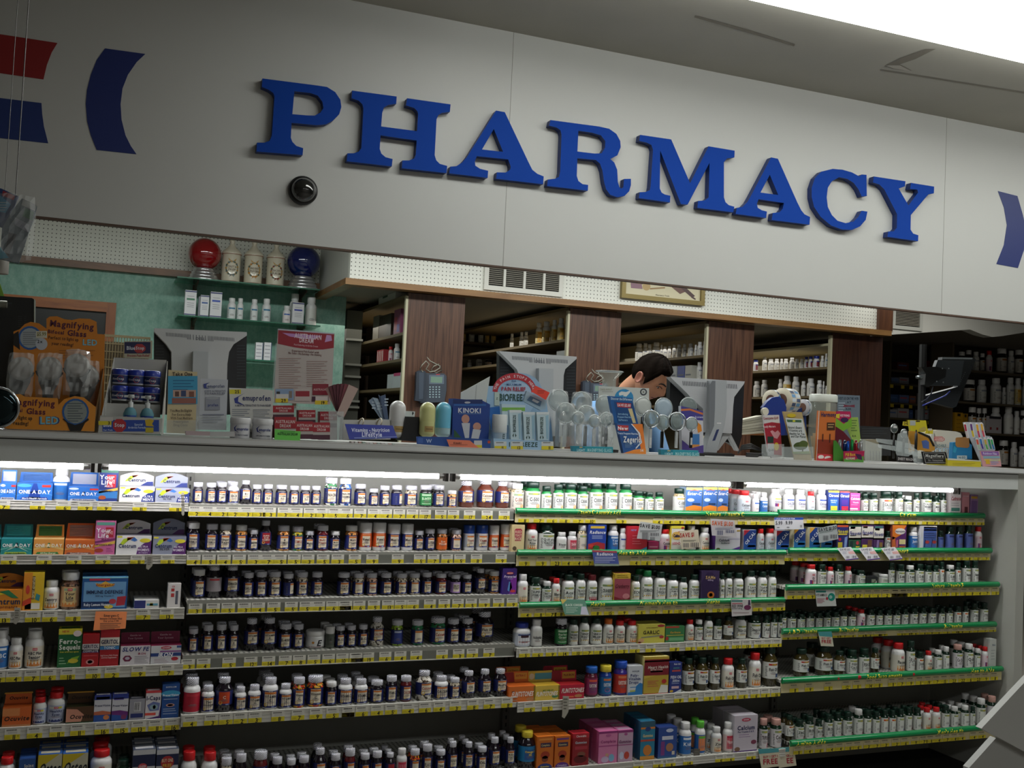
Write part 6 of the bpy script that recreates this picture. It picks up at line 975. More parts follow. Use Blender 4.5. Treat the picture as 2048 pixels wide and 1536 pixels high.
z8 = lambda L: [(1200+a/2.415, 1200+b/2.415, 540+c/2.415)+tuple(s) for a, b, c, *s in L]
side(3, 1, z8([(742, 765, 432, 'RXn'), (785, 808, 420, 'RX'), (813, 840, 428), (843, 866, 428), (870, 885, 430), (887, 910, 430), (916, 940, 424), (942, 962, 430), (966, 986, 430), (988, 1006, 420, 'RXn'), (1008, 1028, 418, 'RXn'), (1031, 1062, 416, 'RXn'), (1066, 1084, 415), (1087, 1100, 404, 'GX')]), 'RX', 'the second board of the fourth run')
side(3, 2, z8([(742, 775, 538), (780, 812, 532), (862, 885, 528), (886, 925, 512, 'RXy'), (930, 965, 516), (972, 995, 538), (1000, 1038, 525), (1048, 1075, 534), (1076, 1086, 538), (1088, 1102, 560)]), 'RX', 'the third board of the fourth run')
side(2, 1, z8([(172, 207, 356), (208, 232, 354), (228, 252, 360), (254, 292, 350), (292, 303, 362), (303, 325, 370), (326, 345, 368), (350, 367, 362), (370, 395, 360), (398, 420, 358), (425, 453, 356), (456, 470, 362), (470, 497, 348), (499, 511, 345)]), 'RX', 'the second board of the third run')
side(2, 2, z8([(468, 496, 446), (497, 510, 438, 'Wr')]), 'RX', 'the third board of the third run')
z7 = lambda L: [(680+a/3.303, 680+b/3.303, 480+c/3.303)+tuple(s) for a, b, c, *s in L]
side(1, 1, z7([(1125, 1150, 620), (1188, 1215, 610), (1216, 1245, 608), (1295, 1338, 548, 'RXy'), (1340, 1393, 540, 'RXy'), (1400, 1438, 530, 'RXy'), (1440, 1486, 518, 'RXy')]), 'RX', 'the second board of the second run')
side(0, 2, z7([(320, 355, 705, 'Rp'), (358, 402, 685, 'GX')]), 'W', 'the third board of the first run')
a, b, zs_ = GON[0]
def sbox(i, r, x0, x1, pt, col, label, ops=(), nm='stock_box', dep=.1):
    a, b, zs_ = GON[i]; p, q = onX(x0, pt, a+.03), onX(x1, pt, a+.03); z0 = zs_[r]; y0, y1 = sorted((p.y, q.y)); h = (p.z+q.z)/2
    mb = MB(); mb.box(a+.02, a+.02+dep, y0+.0005, y1-.0005, z0+.0006, h, M(col)); mp = lambda u, v, l=0: (a+.0195-l, y1-(y1-y0)*u, z0+(h-z0)*v)
    for o in ops: mb.patch(o[1], o[3], o[2], o[4], M(o[0]), mp, .0005)
    mb.build(nm, tagv=(label, 'box', g2))
sbox(0, 1, 792, 805, 619, '8c4a6c', 'pink and purple carton on the second board of the first run', [('b04858', .1, .2, .5, .7), ('5c4c9c', .5, .1, .9, .4)])
sbox(0, 1, 762, 786, 630, '3a3024', 'dark brown box on the second board of the first run')
sbox(0, 1, 750, 761, 632, '7a7468', 'grey folder box on the second board of the first run')
sbox(0, 2, 757, 770, 700, '9a2c34', 'red striped carton on the third board of the first run', [('d0c8c4', q, .1, q+.1, .9) for q in (.1, .35, .6, .85)])
sbox(0, 3, 778, 790, 749, 'b4bcc0', 'white carton left of another on the fourth board of the first run')
sbox(0, 3, 791, 804, 746, 'b8c0c4', 'white carton with pink top on the fourth board of the first run', [('b83c70', 0, .8, 1, 1)])
sbox(0, 0, 762, 795, 568, 'c0c0b8', 'white carton with round green emblem on the top board of the first run', [('2c4a3c', .25, .3, .55, .8)], dep=.2)
for k, (x0, x1) in enumerate(((1336, 1356), (1358, 1372), (1373, 1386))): sbox(2, 2, x0, x1, 733-k, ('9aa0a4', '3c4c8c', 'a8a8a0')[k], '%s carton on the third board of the third run' % ('grey and white', 'narrow blue', 'slanting white')[k], [('5c6470', .1, .3, .9, .4)])
sbox(1, 2, 1116, 1133, 702, 'a0a8a8', 'white carton behind the middle monitor')
# rear wall shelving seen through the gaps
YR = 8.8
t = thing('rear_shelving', 'dim brown wall shelving at the back of the pharmacy', 'shelving', (3.4, YR, 0))
xa, xb = onY(690, 700, YR).x, onY(1700, 700, YR).x
mb = MB(); mb.box(xa, xb, YR+.3, YR+.32, 0, zBt-.05, M('6a6450', .8)); mb.build('back_panel', t)
ZR = [onY(1000, q, YR).z for q in (600, 637, 688, 741, 795)]
for z in ZR: mb = MB(); mb.box(xa, xb, YR, YR+.3, z-.02, z, M('54452f', .7)); mb.build('shelf_board', t)
for px in (735, 1010, 1275, 1540): x = onY(px, 700, YR).x; mb = MB(); mb.box(x-.02, x+.02, YR-.01, YR+.3, 0, zBt-.06, M('4a3a2a', .7)); mb.build('divider', t)
g3 = 'stock on the rear pharmacy shelving'
for k, (x0, x1, pt, s_) in enumerate(((925, 933, 654, 'RXy'), (938, 950, 657, 'RX'), (957, 968, 652, 'RX'), (970, 980, 659, 'RXy'), (982, 993, 658, 'RXy'))): rb(x0, x1, pt, ZR[2], YR+.08, s_, '%s, %s from left in the first gap, upper rear board' % (ST[s_][8], ORD[k]), group=g3)
for k, (x0, x1, pt, s_) in enumerate(((918, 925, 720, 'RX'), (935, 944, 720, 'RX'), (952, 965, 713, 'RX'), (970, 984, 715, 'RXb'))): rb(x0, x1, pt, ZR[3], YR+.08, s_, '%s, %s from left in the first gap, lower rear board' % (ST[s_][8], ORD[k]), group=g3)
for k, (x0, x1, pt) in enumerate(((1240, 1248, 695), (1250, 1260, 695))): rb(x0, x1, pt, ZR[2]+.0, YR+.08, 'GX', 'small pale bottle left of the pharmacist, %s' % ('left one', 'right one')[k], group=g3)
# boxes lying on the top rear board
for k, (x0, x1, pt, c) in enumerate(((700, 720, 585, '8a5a34'), (722, 742, 583, '4c3c30'), (1010, 1040, 628, '7c6c58'), (1248, 1262, 645, '9c6a3c'), (1512, 1545, 672, 'a0642c'), (940, 1005, 622, '5c4a38'))):
    pbox(x0, x1, pt, onY((x0+x1)/2, pt+(22 if k < 2 else 9), YR).z, YR+.05, .2, [c], 'carton', label='%s carton high on the rear shelving, %s' % (('tan', 'dark', 'pale brown', 'orange brown', 'long orange', 'long brown')[k], ('far left by the teal wall', 'by the looping cable', 'second gap side', 'left of the pharmacist', 'above the label rolls', 'first gap')[k]), group=g3)
# left niche grey drawers beside teal wall
yr_ = 7.45; x0_, x1_ = onY(692, 700, yr_).x+.05, min(onY(728, 700, yr_).x, GON[0][0]-.01)
t = thing('tray_rack', 'grey stacked paper tray rack beside the teal wall', 'rack', (x0_, yr_, 0))
mb = MB(); mb.box(x0_-.05, x1_, yr_+.02, yr_+.25, 0, onY(700, 620, yr_).z, M('54544c', .6)); mb.build('rack_body', t)
for q in (677, 727, 751, 800, 812): z = onY(700, q, yr_).z; mb = MB(); mb.box(x0_-.05, x1_, yr_-.02, yr_+.03, z-.015, z, M('8c8c84', .5)); mb.build('tray_edge', t)
pts = [onY(*q, 7.6) for q in ((697, 585), (706, 600), (722, 610), (738, 611), (748, 603), (752, 588), (748, 575))]
mb = MB(); mb.tube(pts, .006, M('0c0c0c')); mb.build('cable', tagv=('black cable looping under the wooden trim', 'cable'))
# right-hand dark shelving
def shelfrow(nm, label, y, px0, px1, pys, items, xref=1900, boardcol='5a5040', group=None, back='3a352c'):
    xa, xb = onY(px0, 750, y).x, onY(px1, 750, y).x
    t = thing(nm, label, 'shelving', ((xa+xb)/2, y, 0)); Zs = [onY(xref, q, y).z for q in pys]
    mb = MB(); mb.box(xa, xb, y+.28, y+.3, 0, Zs[0]+.35, M(back, .8)); mb.build('back_panel', t)
    for z in Zs: mb = MB(); mb.box(xa, xb, y, y+.28, z-.02, z, M(boardcol, .6)); mb.build('shelf_board', t)
    for x in (xa, xb): mb = MB(); mb.box(x-.012, x+.012, y-.004, y+.28, 0, Zs[0]+.35, M(boardcol, .6)); mb.build('side_post', t)
    return Zs
z5 = lambda x, y: (1600+x/4.571, 660+y/4.571)
Zs = shelfrow('liquid_shelving', 'dark shelving of liquid bottles at the far right', 8.0, 1905, 2230, (743, 806, 866, 932), None, 1980)
sets = ((743, [(1450, 1510, 200, 'RXb'), (1515, 1570, 185, 'RXb'), (1580, 1640, 200, 'RX'), (1645, 1690, 215, 'RXb'), (1700, 1760, 190, 'Rp'), (1800, 1890, 170, 'RXb'), (1900, 1960, 190, 'RX'), (1965, 2040, 180, 'RXb')], 'top'),
 (806, [(1500, 1600, 440, 'RXb'), (1620, 1705, 440, 'RX'), (1745, 1840, 425, 'RX'), (1845, 1885, 510, 'RX'), (1890, 1960, 420, 'RX'), (1962, 2025, 425, 'RXy'), (2030, 2110, 440, 'RX')], 'second'),
 (866, [(1540, 1612, 690, 'RXb'), (1614, 1660, 700, 'RXb'), (1665, 1710, 700, 'RXb'), (1745, 1835, 690, 'RX'), (1865, 1950, 690, 'W'), (1955, 2010, 725, 'W'), (2015, 2080, 720, 'RXb')], 'third'),
 (932, [(1820, 1905, 1010, 'RXb'), (1925, 1990, 1025, 'RX'), (1995, 2080, 1065, 'RX')], 'bottom'))
for r, (bp, L, w) in enumerate(sets):
    for k, (x0, x1, pt, s_) in enumerate(L):
        (a, c), (b, _) = z5(x0, pt), z5(x1, pt); c += 3.5*(r in (1, 2)); rb(a, b, c, Zs[r], 8.1, s_, '%s, %s on the %s shelf at far right' % (ST[s_][8], ORD[k], w), 'liquid_bottle', group='bottles on the liquid shelving')
for (x0, x1, pt, c, w) in ((1418, 1490, 755, 'b88a18', 'left of the pair'), (1492, 1535, 765, 'a87c14', 'right of the pair')):
    pbox(z5(x0, 0)[0], z5(x1, 0)[0], z5(0, pt)[1], Zs[2], 8.06, .1, [c], 'medicine_box', 'yellow orange medicine carton on the liquid shelving, %s' % w, [('r', '2a2418', .3, .8, .7, .95)]+[('r', '8c6410', .2, v, .8, v+.03) for v in (.2, .4, .6)])
pbox(z5(1725, 0)[0], z5(1845, 0)[0], z5(0, 790)[1], Zs[2], 8.01, .03, ['b0acb0'], 'medicine_box', 'wide white carton with red squares on the liquid shelving', [('r', '8c2c34', .1, .2, .25, .35), ('r', '8c2c34', .6, .2, .75, .35), ('r', '24242c', .05, .85, .95, 1)])
Zt = shelfrow('narrow_shelving', 'narrow dark shelving of small boxes left of the black pole', 8.65, 1737, 1774, (745, 788, 824), None, 1755, '54503f')
k = 0
for (x0, x1, pt, r, c) in ((1742, 1756, 720, 0, '3c3c44'), (1758, 1765, 722, 0, '34343c'), (1743, 1755, 760, 1, 'a0a0a0'), (1756, 1765, 760, 1, '98989c'), (1743, 1754, 783, 1, '8c8c8c'), (1755, 1760, 800, 2, '5c2c34'), (1759, 1763, 799, 2, '9c9ca0')):
    pbox(x0, x1, pt, Zt[r], 8.7 if k != 4 else 8.67, .08, [c], 'medicine_box', '%s carton, %s in the narrow shelving' % ('dark' if c[0] in '35' else 'pale', ORD[k]), [('r', '606068', .2, .3, .8, .4)]); k += 1
Zu = shelfrow('price_tagged_shelving', 'dark shelving with yellow price tags behind the black pole', 8.32, 1780, 1900, (743, 770, 808, 838), None, 1840, '48422f')
xx = 0
for r, (L, tg) in enumerate((([(1795, 1818, 725, '5c2c30'), (1860, 1875, 722, '7c2c2c')], ()), ([(1783, 1798, 755, '5c6c90'), (1799, 1818, 755, '8c8c98')], (1786, 1808, 1825)), ([(1780, 1797, 789, '3c5888'), (1799, 1818, 790, '5c6c98'), (1820, 1832, 792, '8c5c4c'), (1845, 1860, 787, '7c7c84')], (1788, 1808, 1825, 1855)), ([(1778, 1795, 819, '9c9ca4'), (1796, 1818, 817, 'a09ca0'), (1819, 1826, 820, '3c5080'), (1842, 1858, 820, 'a0a0a8'), (1860, 1880, 817, '9ca0a8'), (1882, 1888, 817, 'a4a8ac')], (1820, 1863, 1888)))):
    for x0, x1, pt, c in L: pbox(x0, x1, pt, Zu[r], 8.35, .08, [c], 'medicine_box', 'small %s carton, %s behind the black pole' % ('pale' if c[0] in '89a' else 'coloured', ORD[xx]), [('r', 'b04850' if xx % 2 else '4c6ca0', .1, .55, .8, .7)]); xx += 1
    for j, q in enumerate(tg):
        x = onY(q, 800, 8.29).x; mb = MB(); mb.box(x-.02, x+.02, 8.312, 8.317, Zu[r]-.05, Zu[r]-.016, M('b8a020')); mb.build('price_tag', tagv=('small yellow price tag, %s on the %s tagged shelf' % (ORD[j], ORD[r]), 'price tag', 'yellow tags behind the pole'))
# vents, framed picture
def vent(name, pts, y, nslat, label, cols, body):
    (x0, y0), (x1, y1) = pts; a = onY(x0, y0, y); b = onY(x1, y1, y); bz = onY(x0, y1, y).z if 0 else None
    X0, X1 = a.x, b.x; Z1 = max(a.z, b.z)+.0; Z0 = min(onY((x0+x1)/2, cols[0], y).z, 99); Z1 = onY((x0+x1)/2, cols[1], y).z
    t = thing(name, label, 'vent', ((X0+X1)/2, y, Z0)); fw = .012+.004
    mb = MB()
    for q in ((X0, X1, Z0, Z0+.03), (X0, X1, Z1-.02, Z1), (X0, X0+.03, Z0+.03, Z1-.02), (X1-.03, X1, Z0+.03, Z1-.02)): mb.box(q[0], q[1], y-fw, y-.001, q[2], q[3], M(body))
    mb.build('frame', t); n = len(nslat)
    mb = MB(); mb.box(X0+.03, X1-.03, y-.003, y-.001, Z0+.03, Z1-.02, M('15120f')); mb.build('duct', t)
    for k in range(3 if n else 0): x = X0+(X1-X0)*(k+1)/4; mb = MB(); mb.box(x-.008, x+.008, y-.018, y-.003, Z0+.03, Z1-.02, M(body)); mb.build('mullion', t)
    z = Z0+.04
    while z < Z1-.03: mb = MB(); mb.add([(X0+.03, y-.013, z), (X1-.03, y-.013, z), (X1-.03, y-.004, z+.006), (X0+.03, y-.004, z+.006)], [(0, 1, 2, 3)], M('a09c90')); mb.add([(X0+.03, y-.013, z-.001), (X1-.03, y-.013, z-.001), (X1-.03, y-.004, z+.005), (X0+.03, y-.004, z+.005)], [(0, 3, 2, 1)], M('a09c90')); mb.build('slat', t); z += .0125
vent('wall_vent', ((968, 540), (1124, 590)), YB, [1], 'white louvred air vent in the pegboard soffit', (587, 520), 'd0d0c8')
mb = MB()
vent('wall_vent', ((1783, 640), (1843, 640)), YS, [], 'small white air vent on the right soffit', (660, 612), 'a8aaa4')
yp = YB-.002; a, b = onY(1240, 580, yp), onY(1406, 580, yp); Z1 = onY(1320, 548, yp).z; Z0 = onY(1320, 604, yp).z
t = thing('framed_picture', 'framed print of old pharmacy tools hanging on the pegboard', 'picture', ((a.x+b.x)/2, yp, Z0)); fm = M('7c6c38', .35, .3)
mb = MB()
for q in ((a.x, b.x, Z0, Z0+.03), (a.x, b.x, Z1-.03, Z1), (a.x, a.x+.03, Z0+.03, Z1-.03), (b.x-.03, b.x, Z0+.03, Z1-.03)): mb.box(q[0], q[1], yp-.03, yp, q[2], q[3], fm)
mb.build('frame', t)
mb = MB(); mb.box(a.x+.03, b.x-.03, yp-.012, yp-.004, Z0+.03, Z1-.03, M('d4ccac')); pm = pxm(yp-.0125)
cardops(mb, [('p', '8c6878', [(1261, 563), (1283, 566), (1285, 578), (1262, 576)]), ('p', '7c5c48', [(1264, 560), (1284, 562), (1286, 569), (1264, 566)]), ('e', 'b89c68', 1293, 573, 8, 8), ('p', '9c7c50', [(1300, 576), (1330, 574), (1330, 577), (1300, 579)]), ('p', '6c4c44', [(1338, 570), (1350, 568), (1372, 583), (1360, 588)]), ('p', '503838', [(1352, 568), (1366, 570), (1390, 592), (1384, 596)]), ('p', '503838', [(1384, 592), (1392, 598), (1390, 600), (1382, 595)]), ('t', '6c6450', 1325, 591, 2.5, 'Pharmacy Tools', -5)], pm)
mb.build('print', t)
# ---------------------------------------------------------------- pharmacist
SK = M('b88468', .55); yp0 = 5.15
hc = onY(1301, 757, yp0); sc_ = 76/FPX*((hc-CAM).dot(FW))/.19
M('100b08', .95).node_tree.nodes['Principled BSDF'].inputs['Specular IOR Level'].default_value = .05
t = thing('person', 'dark-haired man in a light blue shirt bent over his work', 'person', (hc.x+.0, yp0+.25, .25))
def headpt(u, v): # u azimuth from face direction, v elevation; metres, face = -Y
    cu, su, cv, sv = math.cos(u), math.sin(u), math.cos(v), math.sin(v)
    x = .077*su*cv; y = -.095*cu*cv; z = .118*sv
    if sv < 0: k = 1+sv*.32; x *= k*(1-.1*max(0, -sv)); y *= (1+sv*.12) if cu > 0 else (1+sv*.5)
    if cu > 0:
        a = abs(x)/.02
        n = math.exp(-a*a)*math.exp(-((z+.022)/.026)**2); y -= .026*n*(1 if z < 0.01 else .5)
        y -= .008*math.exp(-((z-.024)/.012)**2)*cu                      # brow
        y += .012*math.exp(-((abs(x)-.032)/.014)**2-((z-.004)/.012)**2)  # sockets
        y -= .007*math.exp(-(x/.024)**2-((z+.062)/.007)**2); y -= .006*math.exp(-(x/.022)**2-((z+.074)/.006)**2); y += .004*math.exp(-(x/.024)**2-((z+.068)/.003)**2)
        y -= .012*math.exp(-(x/.022)**2-((z+.098)/.014)**2)
    return Vector((x, y, z))
Rh = Matrix.Rotation(math.radians(0), 3, 'X')
yawH, pitH = math.radians(33), math.radians(38)
Rh = Matrix.Rotation(yawH, 3, 'Z') @ Matrix.Rotation(pitH, 3, 'X') @ Matrix.Rotation(math.radians(-6), 3, 'Y')
HC = hc+Vector((0, 0, .004))
def HT(p): return HC+Rh @ (Vector(p)*sc_)
mb = MB(); nu, nv = 48, 36; vs = []
for j in range(nv+1):
    v = -math.pi/2+math.pi*j/nv
    for i in range(nu): vs.append(HT(headpt(-math.pi+2*math.pi*i/nu, v)))
mb.add(vs, [(j*nu+i, j*nu+(i+1) % nu, (j+1)*nu+(i+1) % nu, (j+1)*nu+i) for j in range(nv) for i in range(nu)], SK, True)
for s in (-1, 1): # ears
    pr = [(math.cos(a)*.018, math.sin(a)*.031) for a in [k*.449 for k in range(14)]]
    ring = [[HT((s*(.073+d), .006+e*.4+q*p[0], -.004+q*p[1]+p[0]*.2)) for p in pr] for d, e, q in ((0, 0, .7), (.012, .01, .95), (.018, .02, 1.0), (.017, .02, .8), (.009, .01, .5))]
    vv = [p for rg in ring for p in rg]; mb.add(vv, [(k*14+i, k*14+(i+1) % 14, (k+1)*14+(i+1) % 14, (k+1)*14+i) for k in range(4) for i in range(14)]+[tuple(range(56, 70))], M('a06858', .55), True)
# neck, hands joined to the same skin mesh
sh = HC+Vector((-.075, .19, -.15))
def limb(mb, pts, rs, mat, n=14):
    P_ = [Vector(p) for p in pts]; Q = []; R_ = []
    for i in range(len(P_)-1):
        for k in range(6):
            tt = k/6; p0, p1, p2, p3 = P_[max(i-1, 0)], P_[i], P_[i+1], P_[min(i+2, len(P_)-1)]
            Q.append(.5*((2*p1)+(-p0+p2)*tt+(2*p0-5*p1+4*p2-p3)*tt*tt+(-p0+3*p1-3*p2+p3)*tt**3)); R_.append(rs[i]*(1-tt)+rs[i+1]*tt)
    Q.append(P_[-1]); R_.append(rs[-1]); mb.tube(Q, R_, mat, n)
limb(mb, [sh+Vector((.0, .02, -.04)), sh+Vector((.01, -.02, .06)), HT((0, .045, -.05)), HT((0, .03, 0))], [.07, .055, .052, .045], SK)
for s in (-1, 1):
    w_ = sh+Vector((.1+s*.13, -.42, -.36))
    limb(mb, [w_+Vector((0, .12, .02)), w_, w_+Vector((0, -.04, -.004)), w_+Vector((0, -.085, -.006))], [.03, .024, .032, .03], SK)
    for k in range(4): q = w_+Vector(((k-1.5)*.019, -.085, -.006)); L_ = (.06, .07, .066, .052)[k]; limb(mb, [q, q+Vector((0, -L_*.5, .006)), q+Vector((0, -L_*.85, -.012)), q+Vector((0, -L_, -.03))], [.0095, .009, .008, .007], SK, 8)
    q = w_+Vector((-s*.028, -.03, -.006)); limb(mb, [q, q+Vector((-s*.02, -.03, -.006)), q+Vector((-s*.024, -.06, -.018))], [.011, .0105, .009], SK, 8)
mb.build('body', t)
def fpt(x, z, off):
    v = math.asin(z/.118); u = math.asin(max(-.99, min(.99, x/(.077*math.cos(v))))); p = headpt(u, v); return HT(p+Vector((x, p.y, 0)).normalized()*off)
mb = MB()
for s in (-1, 1):
    e = fpt(s*.031, .003, -.006); mb.sphere(e, .0105*sc_, M('d0c8c0', .2), 14); mb.sphere(fpt(s*.031, .001, .0015), .0048*sc_, M('20140e', .15), 10)
mb.build('eyes', t)
mb = MB()
for s in (-1, 1):
    mb.tube([fpt(s*x, z, .001) for x, z in ((.012, .024), (.02, .029), (.03, .031), (.04, .029), (.048, .022))], [.0035*sc_, .0042*sc_, .0042*sc_, .0034*sc_, .0012*sc_], M('1c120c', .8), 6)
    mb.tube([fpt(s*x, z, .0015) for x, z in ((.018, .004), (.024, .0095), (.031, .0105), (.038, .0085), (.044, .003))], .0022*sc_, M('5c3c30', .7), 6)
mb.build('eyebrows', t)
mb = MB(); lp = [fpt(x, -.068+abs(x)*.1, .0005) for x in (-.024, -.012, 0, .012, .024)]; mb.tube(lp, .003*sc_, M('7a4a44', .6), 6); mb.build('lips', t)
# hair: cap of displaced scalp above the hairline
mb = MB(); vs = []; fs = []; idx = {}
def hairline(u): # lowest elevation of hair at azimuth u
    a = abs(u)
    if a < .75: return .62
    if a < 1.15: return .62-(a-.75)*1.2
    if a < 1.45: return .14-(a-1.15)*1.6
    if a < 1.75: return .12
    return .1-(a-1.75)*.75
rnd = random.Random(3); nu2, nv2 = 64, 24
for j in range(nv2+1):
    for i in range(nu2):
        u = -math.pi+2*math.pi*i/nu2; lo = hairline(u)+.035*math.sin(u*17); v = lo+(math.pi/2-lo)*j/nv2
        p = headpt(u, v); th = .013*min(1, .35+j/4)+rnd.uniform(-.0011, .0011)+.003*math.sin(u*9+v*4); p = p+p.normalized()*th; vs.append(HT(p))
mb.add(vs, [(j*nu2+i, j*nu2+(i+1) % nu2, (j+1)*nu2+(i+1) % nu2, (j+1)*nu2+i) for j in range(nv2) for i in range(nu2)], M('100b08', .95), True)
mb.add([HT(headpt(-math.pi+2*math.pi*i/nu2, hairline(-math.pi+2*math.pi*i/nu2))*1.0) for i in range(nu2)]+vs[:nu2], [(i, (i+1) % nu2, nu2+(i+1) % nu2, nu2+i) for i in range(nu2)], M('100b08', .95), True)
mb.build('hair', t)
sb = M('5a80a8', .7); mb = MB()
limb(mb, [sh+Vector((0, .2, -.75)), sh+Vector((0, .16, -.5)), sh+Vector((0, .1, -.25)), sh+Vector((0, .03, -.06)), sh+Vector((.005, 0, .02))], [.16, .165, .185, .15, .075], sb, 24)
for s in (-1, 1): limb(mb, [sh+Vector((s*.1, .06, -.06)), sh+Vector((s*.2, .04, -.1)), sh+Vector((s*.24+.03, -.08, -.36)), sh+Vector((.1+s*.16, -.33, -.34))], [.08, .07, .052, .04], sb, 16)
mb.build('shirt', t)
mb = MB()
for s in (-1, 1): limb(mb, [sh+Vector((s*.06, .2, -.7)), sh+Vector((s*.09, .2, -1.0)), (sh.x+s*.1, sh.y+.22, .3)], [.12, .08, .05], M('22242c', .8), 14)
mb.build('trousers', t)
# desk in front of him, wall phones
mb = MB(); mb.box(onY(700, 800, 4.6).x, onY(1780, 800, 4.6).x, 4.35, 5.05, sh.z-.44, sh.z-.4, M('6c6458', .5)); mb.box(onY(700, 800, 4.6).x, onY(1780, 800, 4.6).x, 4.9, 4.95, 0, sh.z-.44, M('5c5448', .6)); mb.build('work_desk', tagv=('long pharmacy work desk behind the front counter', 'desk'))
# ---------------------------------------------------------------- goods on the counter
YQ = 3.43
def outl(mb, pts, y, dep, col, ops=(), back=None, lean=0, top=None, bot=None, zmin=None):
    zm = ZT+.0006 if zmin is None else zmin; ys = [p[1] for p in pts]; yt, yb = min(ys), max(ys)
    dp = lambda py: y+lean*.6*(1-(py-yt)/(yb-yt+1e-6))
    def mp(u, v, l=0): p = onY(u, v, dp(v)-l); return (p.x, p.y, max(p.z, zm))
    from mathutils.geometry import tessellate_polygon
    n = len(pts); tr = tessellate_polygon([[Vector((a, b, 0)) for a, b in pts]]); f1 = [mp(a, b) for a, b in pts]; f2 = [(p[0], p[1]+dep, p[2]) for p in f1]
    mb.add(f1, tr, M(col, .45)); mb.add(f2, tr, M(back or col, .5)); mb.add(f1+f2, [(i, (i+1) % n, (i+1) % n+n, i+n) for i in range(n)], M(back or col, .5))
    cardops(mb, ops, mp, .0004 if not lean else .0016); return mp
def obj1(name, label, cat, pts, y, dep, col, ops=(), group=None, **k):
    mb = MB(); outl(mb, pts, y, dep, col, ops, **k); return mb.build(name, tagv=(label, cat, group))
def part(t, name, pts, y, dep, col, ops=(), clear=None, **k):
    mb = MB(); outl(mb, pts, y, dep, col, ops, **k)
    if clear: mb.mats = [M('ccd4d4', .08, alpha=clear)]*len(mb.mats)
    return mb.build(name, t)
def at(px, y, py=880): p = onY(px, py, y); return (p.x, y, ZT)
def lathe_at(mb, px, y, rpx, prof, mat, n=24, z0=None, py=860):
    p, s = sc_at(px, py, y); r = rpx*s; mb.lathe([(a*r, b) for a, b in prof], mat, (p.x, y, ZT+.0006 if z0 is None else z0), n); return p, s, r
R4 = lambda x0, y0, x1, y1: [(x0, y0), (x1, y0), (x1, y1), (x0, y1)]
def Q(o, s, *L): return [(o[0]+a/s, o[1]+b/s) for a, b in L]
K1 = ((0, 440), 3.338)
# --- magnifying glass display
t = thing('magnifier_display', 'orange cardboard magnifying glass display with bifocal LED lettering', 'display', at(95, 3.5))
og, ob, od = 'c87a20', 'd88c2c', 'a85c14'
q = lambda *L: Q((0, 590), 5.3, *L)
hd = Q(*K1, (90, 745), (130, 730), (165, 695), (205, 680), (260, 690), (310, 725), (310, 660), (330, 645), (380, 642), (430, 662), (480, 668), (530, 657), (600, 660), (645, 680), (650, 760), (700, 765), (690, 1330), (90, 1330))
part(t, 'header_card', hd, 3.7, .004, og, [('e', '2a5c9c', 60, 676, 24, 24), ('e', '9ca4a8', 60, 676, 20, 20), ('l', '787c80', 46, 664, 74, 7, 4), ('p', '181410', [(27, 668), (37, 662), (40, 700), (27, 690)]), ('t', '4c1430', 144, 650, 12, 'Magnifying', -5, 1, 98), ('t', '4c1430', 112, 664, 7, 'Bifocal', -5, 1, 34), ('t', '4c1430', 154, 667, 11, 'Glass', -5, 1, 46), ('t', '5c3414', 127, 677, 6, 'Perfect to light up', -5, .8, 66), ('t', '5c3414', 125, 688, 6, 'your reading!', -5, .8, 48), ('t', '7cbcd0', 180, 685, 11, 'LED', -2, 1, 40), ('r', 'c8c4b0', 72, 662, 94, 676), ('t', '6c6414', 83, 668, 7, '$5.99', 0, 1, 18), ('e', 'b8bcc4', 83, 688, 12, 12), ('t', '20242c', 80, 683, 6, '2x'), ('l', 'a86418', 118, 700, 190, 4, 5)], back='8c6a44')
part(t, 'tray_front', Q(*K1, (-60, 1170), (60, 1180), (90, 1165), (135, 1162), (170, 1180), (385, 1190), (390, 1235), (430, 1195), (500, 1175), (560, 1185), (640, 1250), (630, 1412), (-60, 1390)), 3.44, .003, ob,
  [('t', '5c1834', 66, 805, 12, 'Magnifying', -3, 1, 98), ('t', '5c1834', 30, 820, 6.5, 'Bifocal', -3, 1, 30), ('t', '5c1834', 72, 823, 11, 'Glass', -3, 1, 46), ('t', '3c2c1c', 36, 835, 7, 'fect to light up', -3, .8, 68), ('t', '3c2c1c', 34, 846, 7, 'our reading!', -3, .8, 54), ('t', '284880', 99, 841, 15, 'LED', 0, 1.05, 48), ('t', '7cbcd0', 98.5, 841, 13.5, 'LED', 0, 1.02, 45), ('e', '2a5c9c', 151, 824, 27, 27), ('e', '8c9490', 151, 824, 23, 23), ('l', '5c6468', 135, 806, 166, 8, 5), ('p', '181410', [(125, 838), (133, 845), (140, 862), (162, 862), (170, 846), (178, 840), (176, 836), (165, 845), (150, 850), (136, 845), (128, 837)])], back='8c5c24')
mb = MB(); a = onY(190, 820, 3.44); b = onY(208, 700, 3.7)
mb.add([(a.x, 3.441, ZT+.001), (a.x, 3.441, a.z), (b.x, 3.7, b.z-.06), (b.x, 3.7, ZT+.001)], [(0, 1, 2, 3)], M('b86c20')); mb.add([(a.x+.002, 3.441, ZT+.001), (a.x+.002, 3.441, a.z), (b.x+.002, 3.7, b.z-.06), (b.x+.002, 3.7, ZT+.001)], [(3, 2, 1, 0)], M('8c6a44')); mb.build('tray_side', t)
plas = M('d8dcdc', .12, alpha=.32); lens = M('c4cccc', .05, trans=.8)
def lensd(mb, c, r, mat, rim=None, rimr=.0025, tilt=0):
    rt = Matrix.Rotation(math.radians(90), 4, 'X') @ Matrix.Rotation(tilt, 4, 'Y')
    mb.lathe([(r, -.002), (r, .002), (r*.6, .0042), (.0005, .005)], mat, c, 28, True, rot=rt)
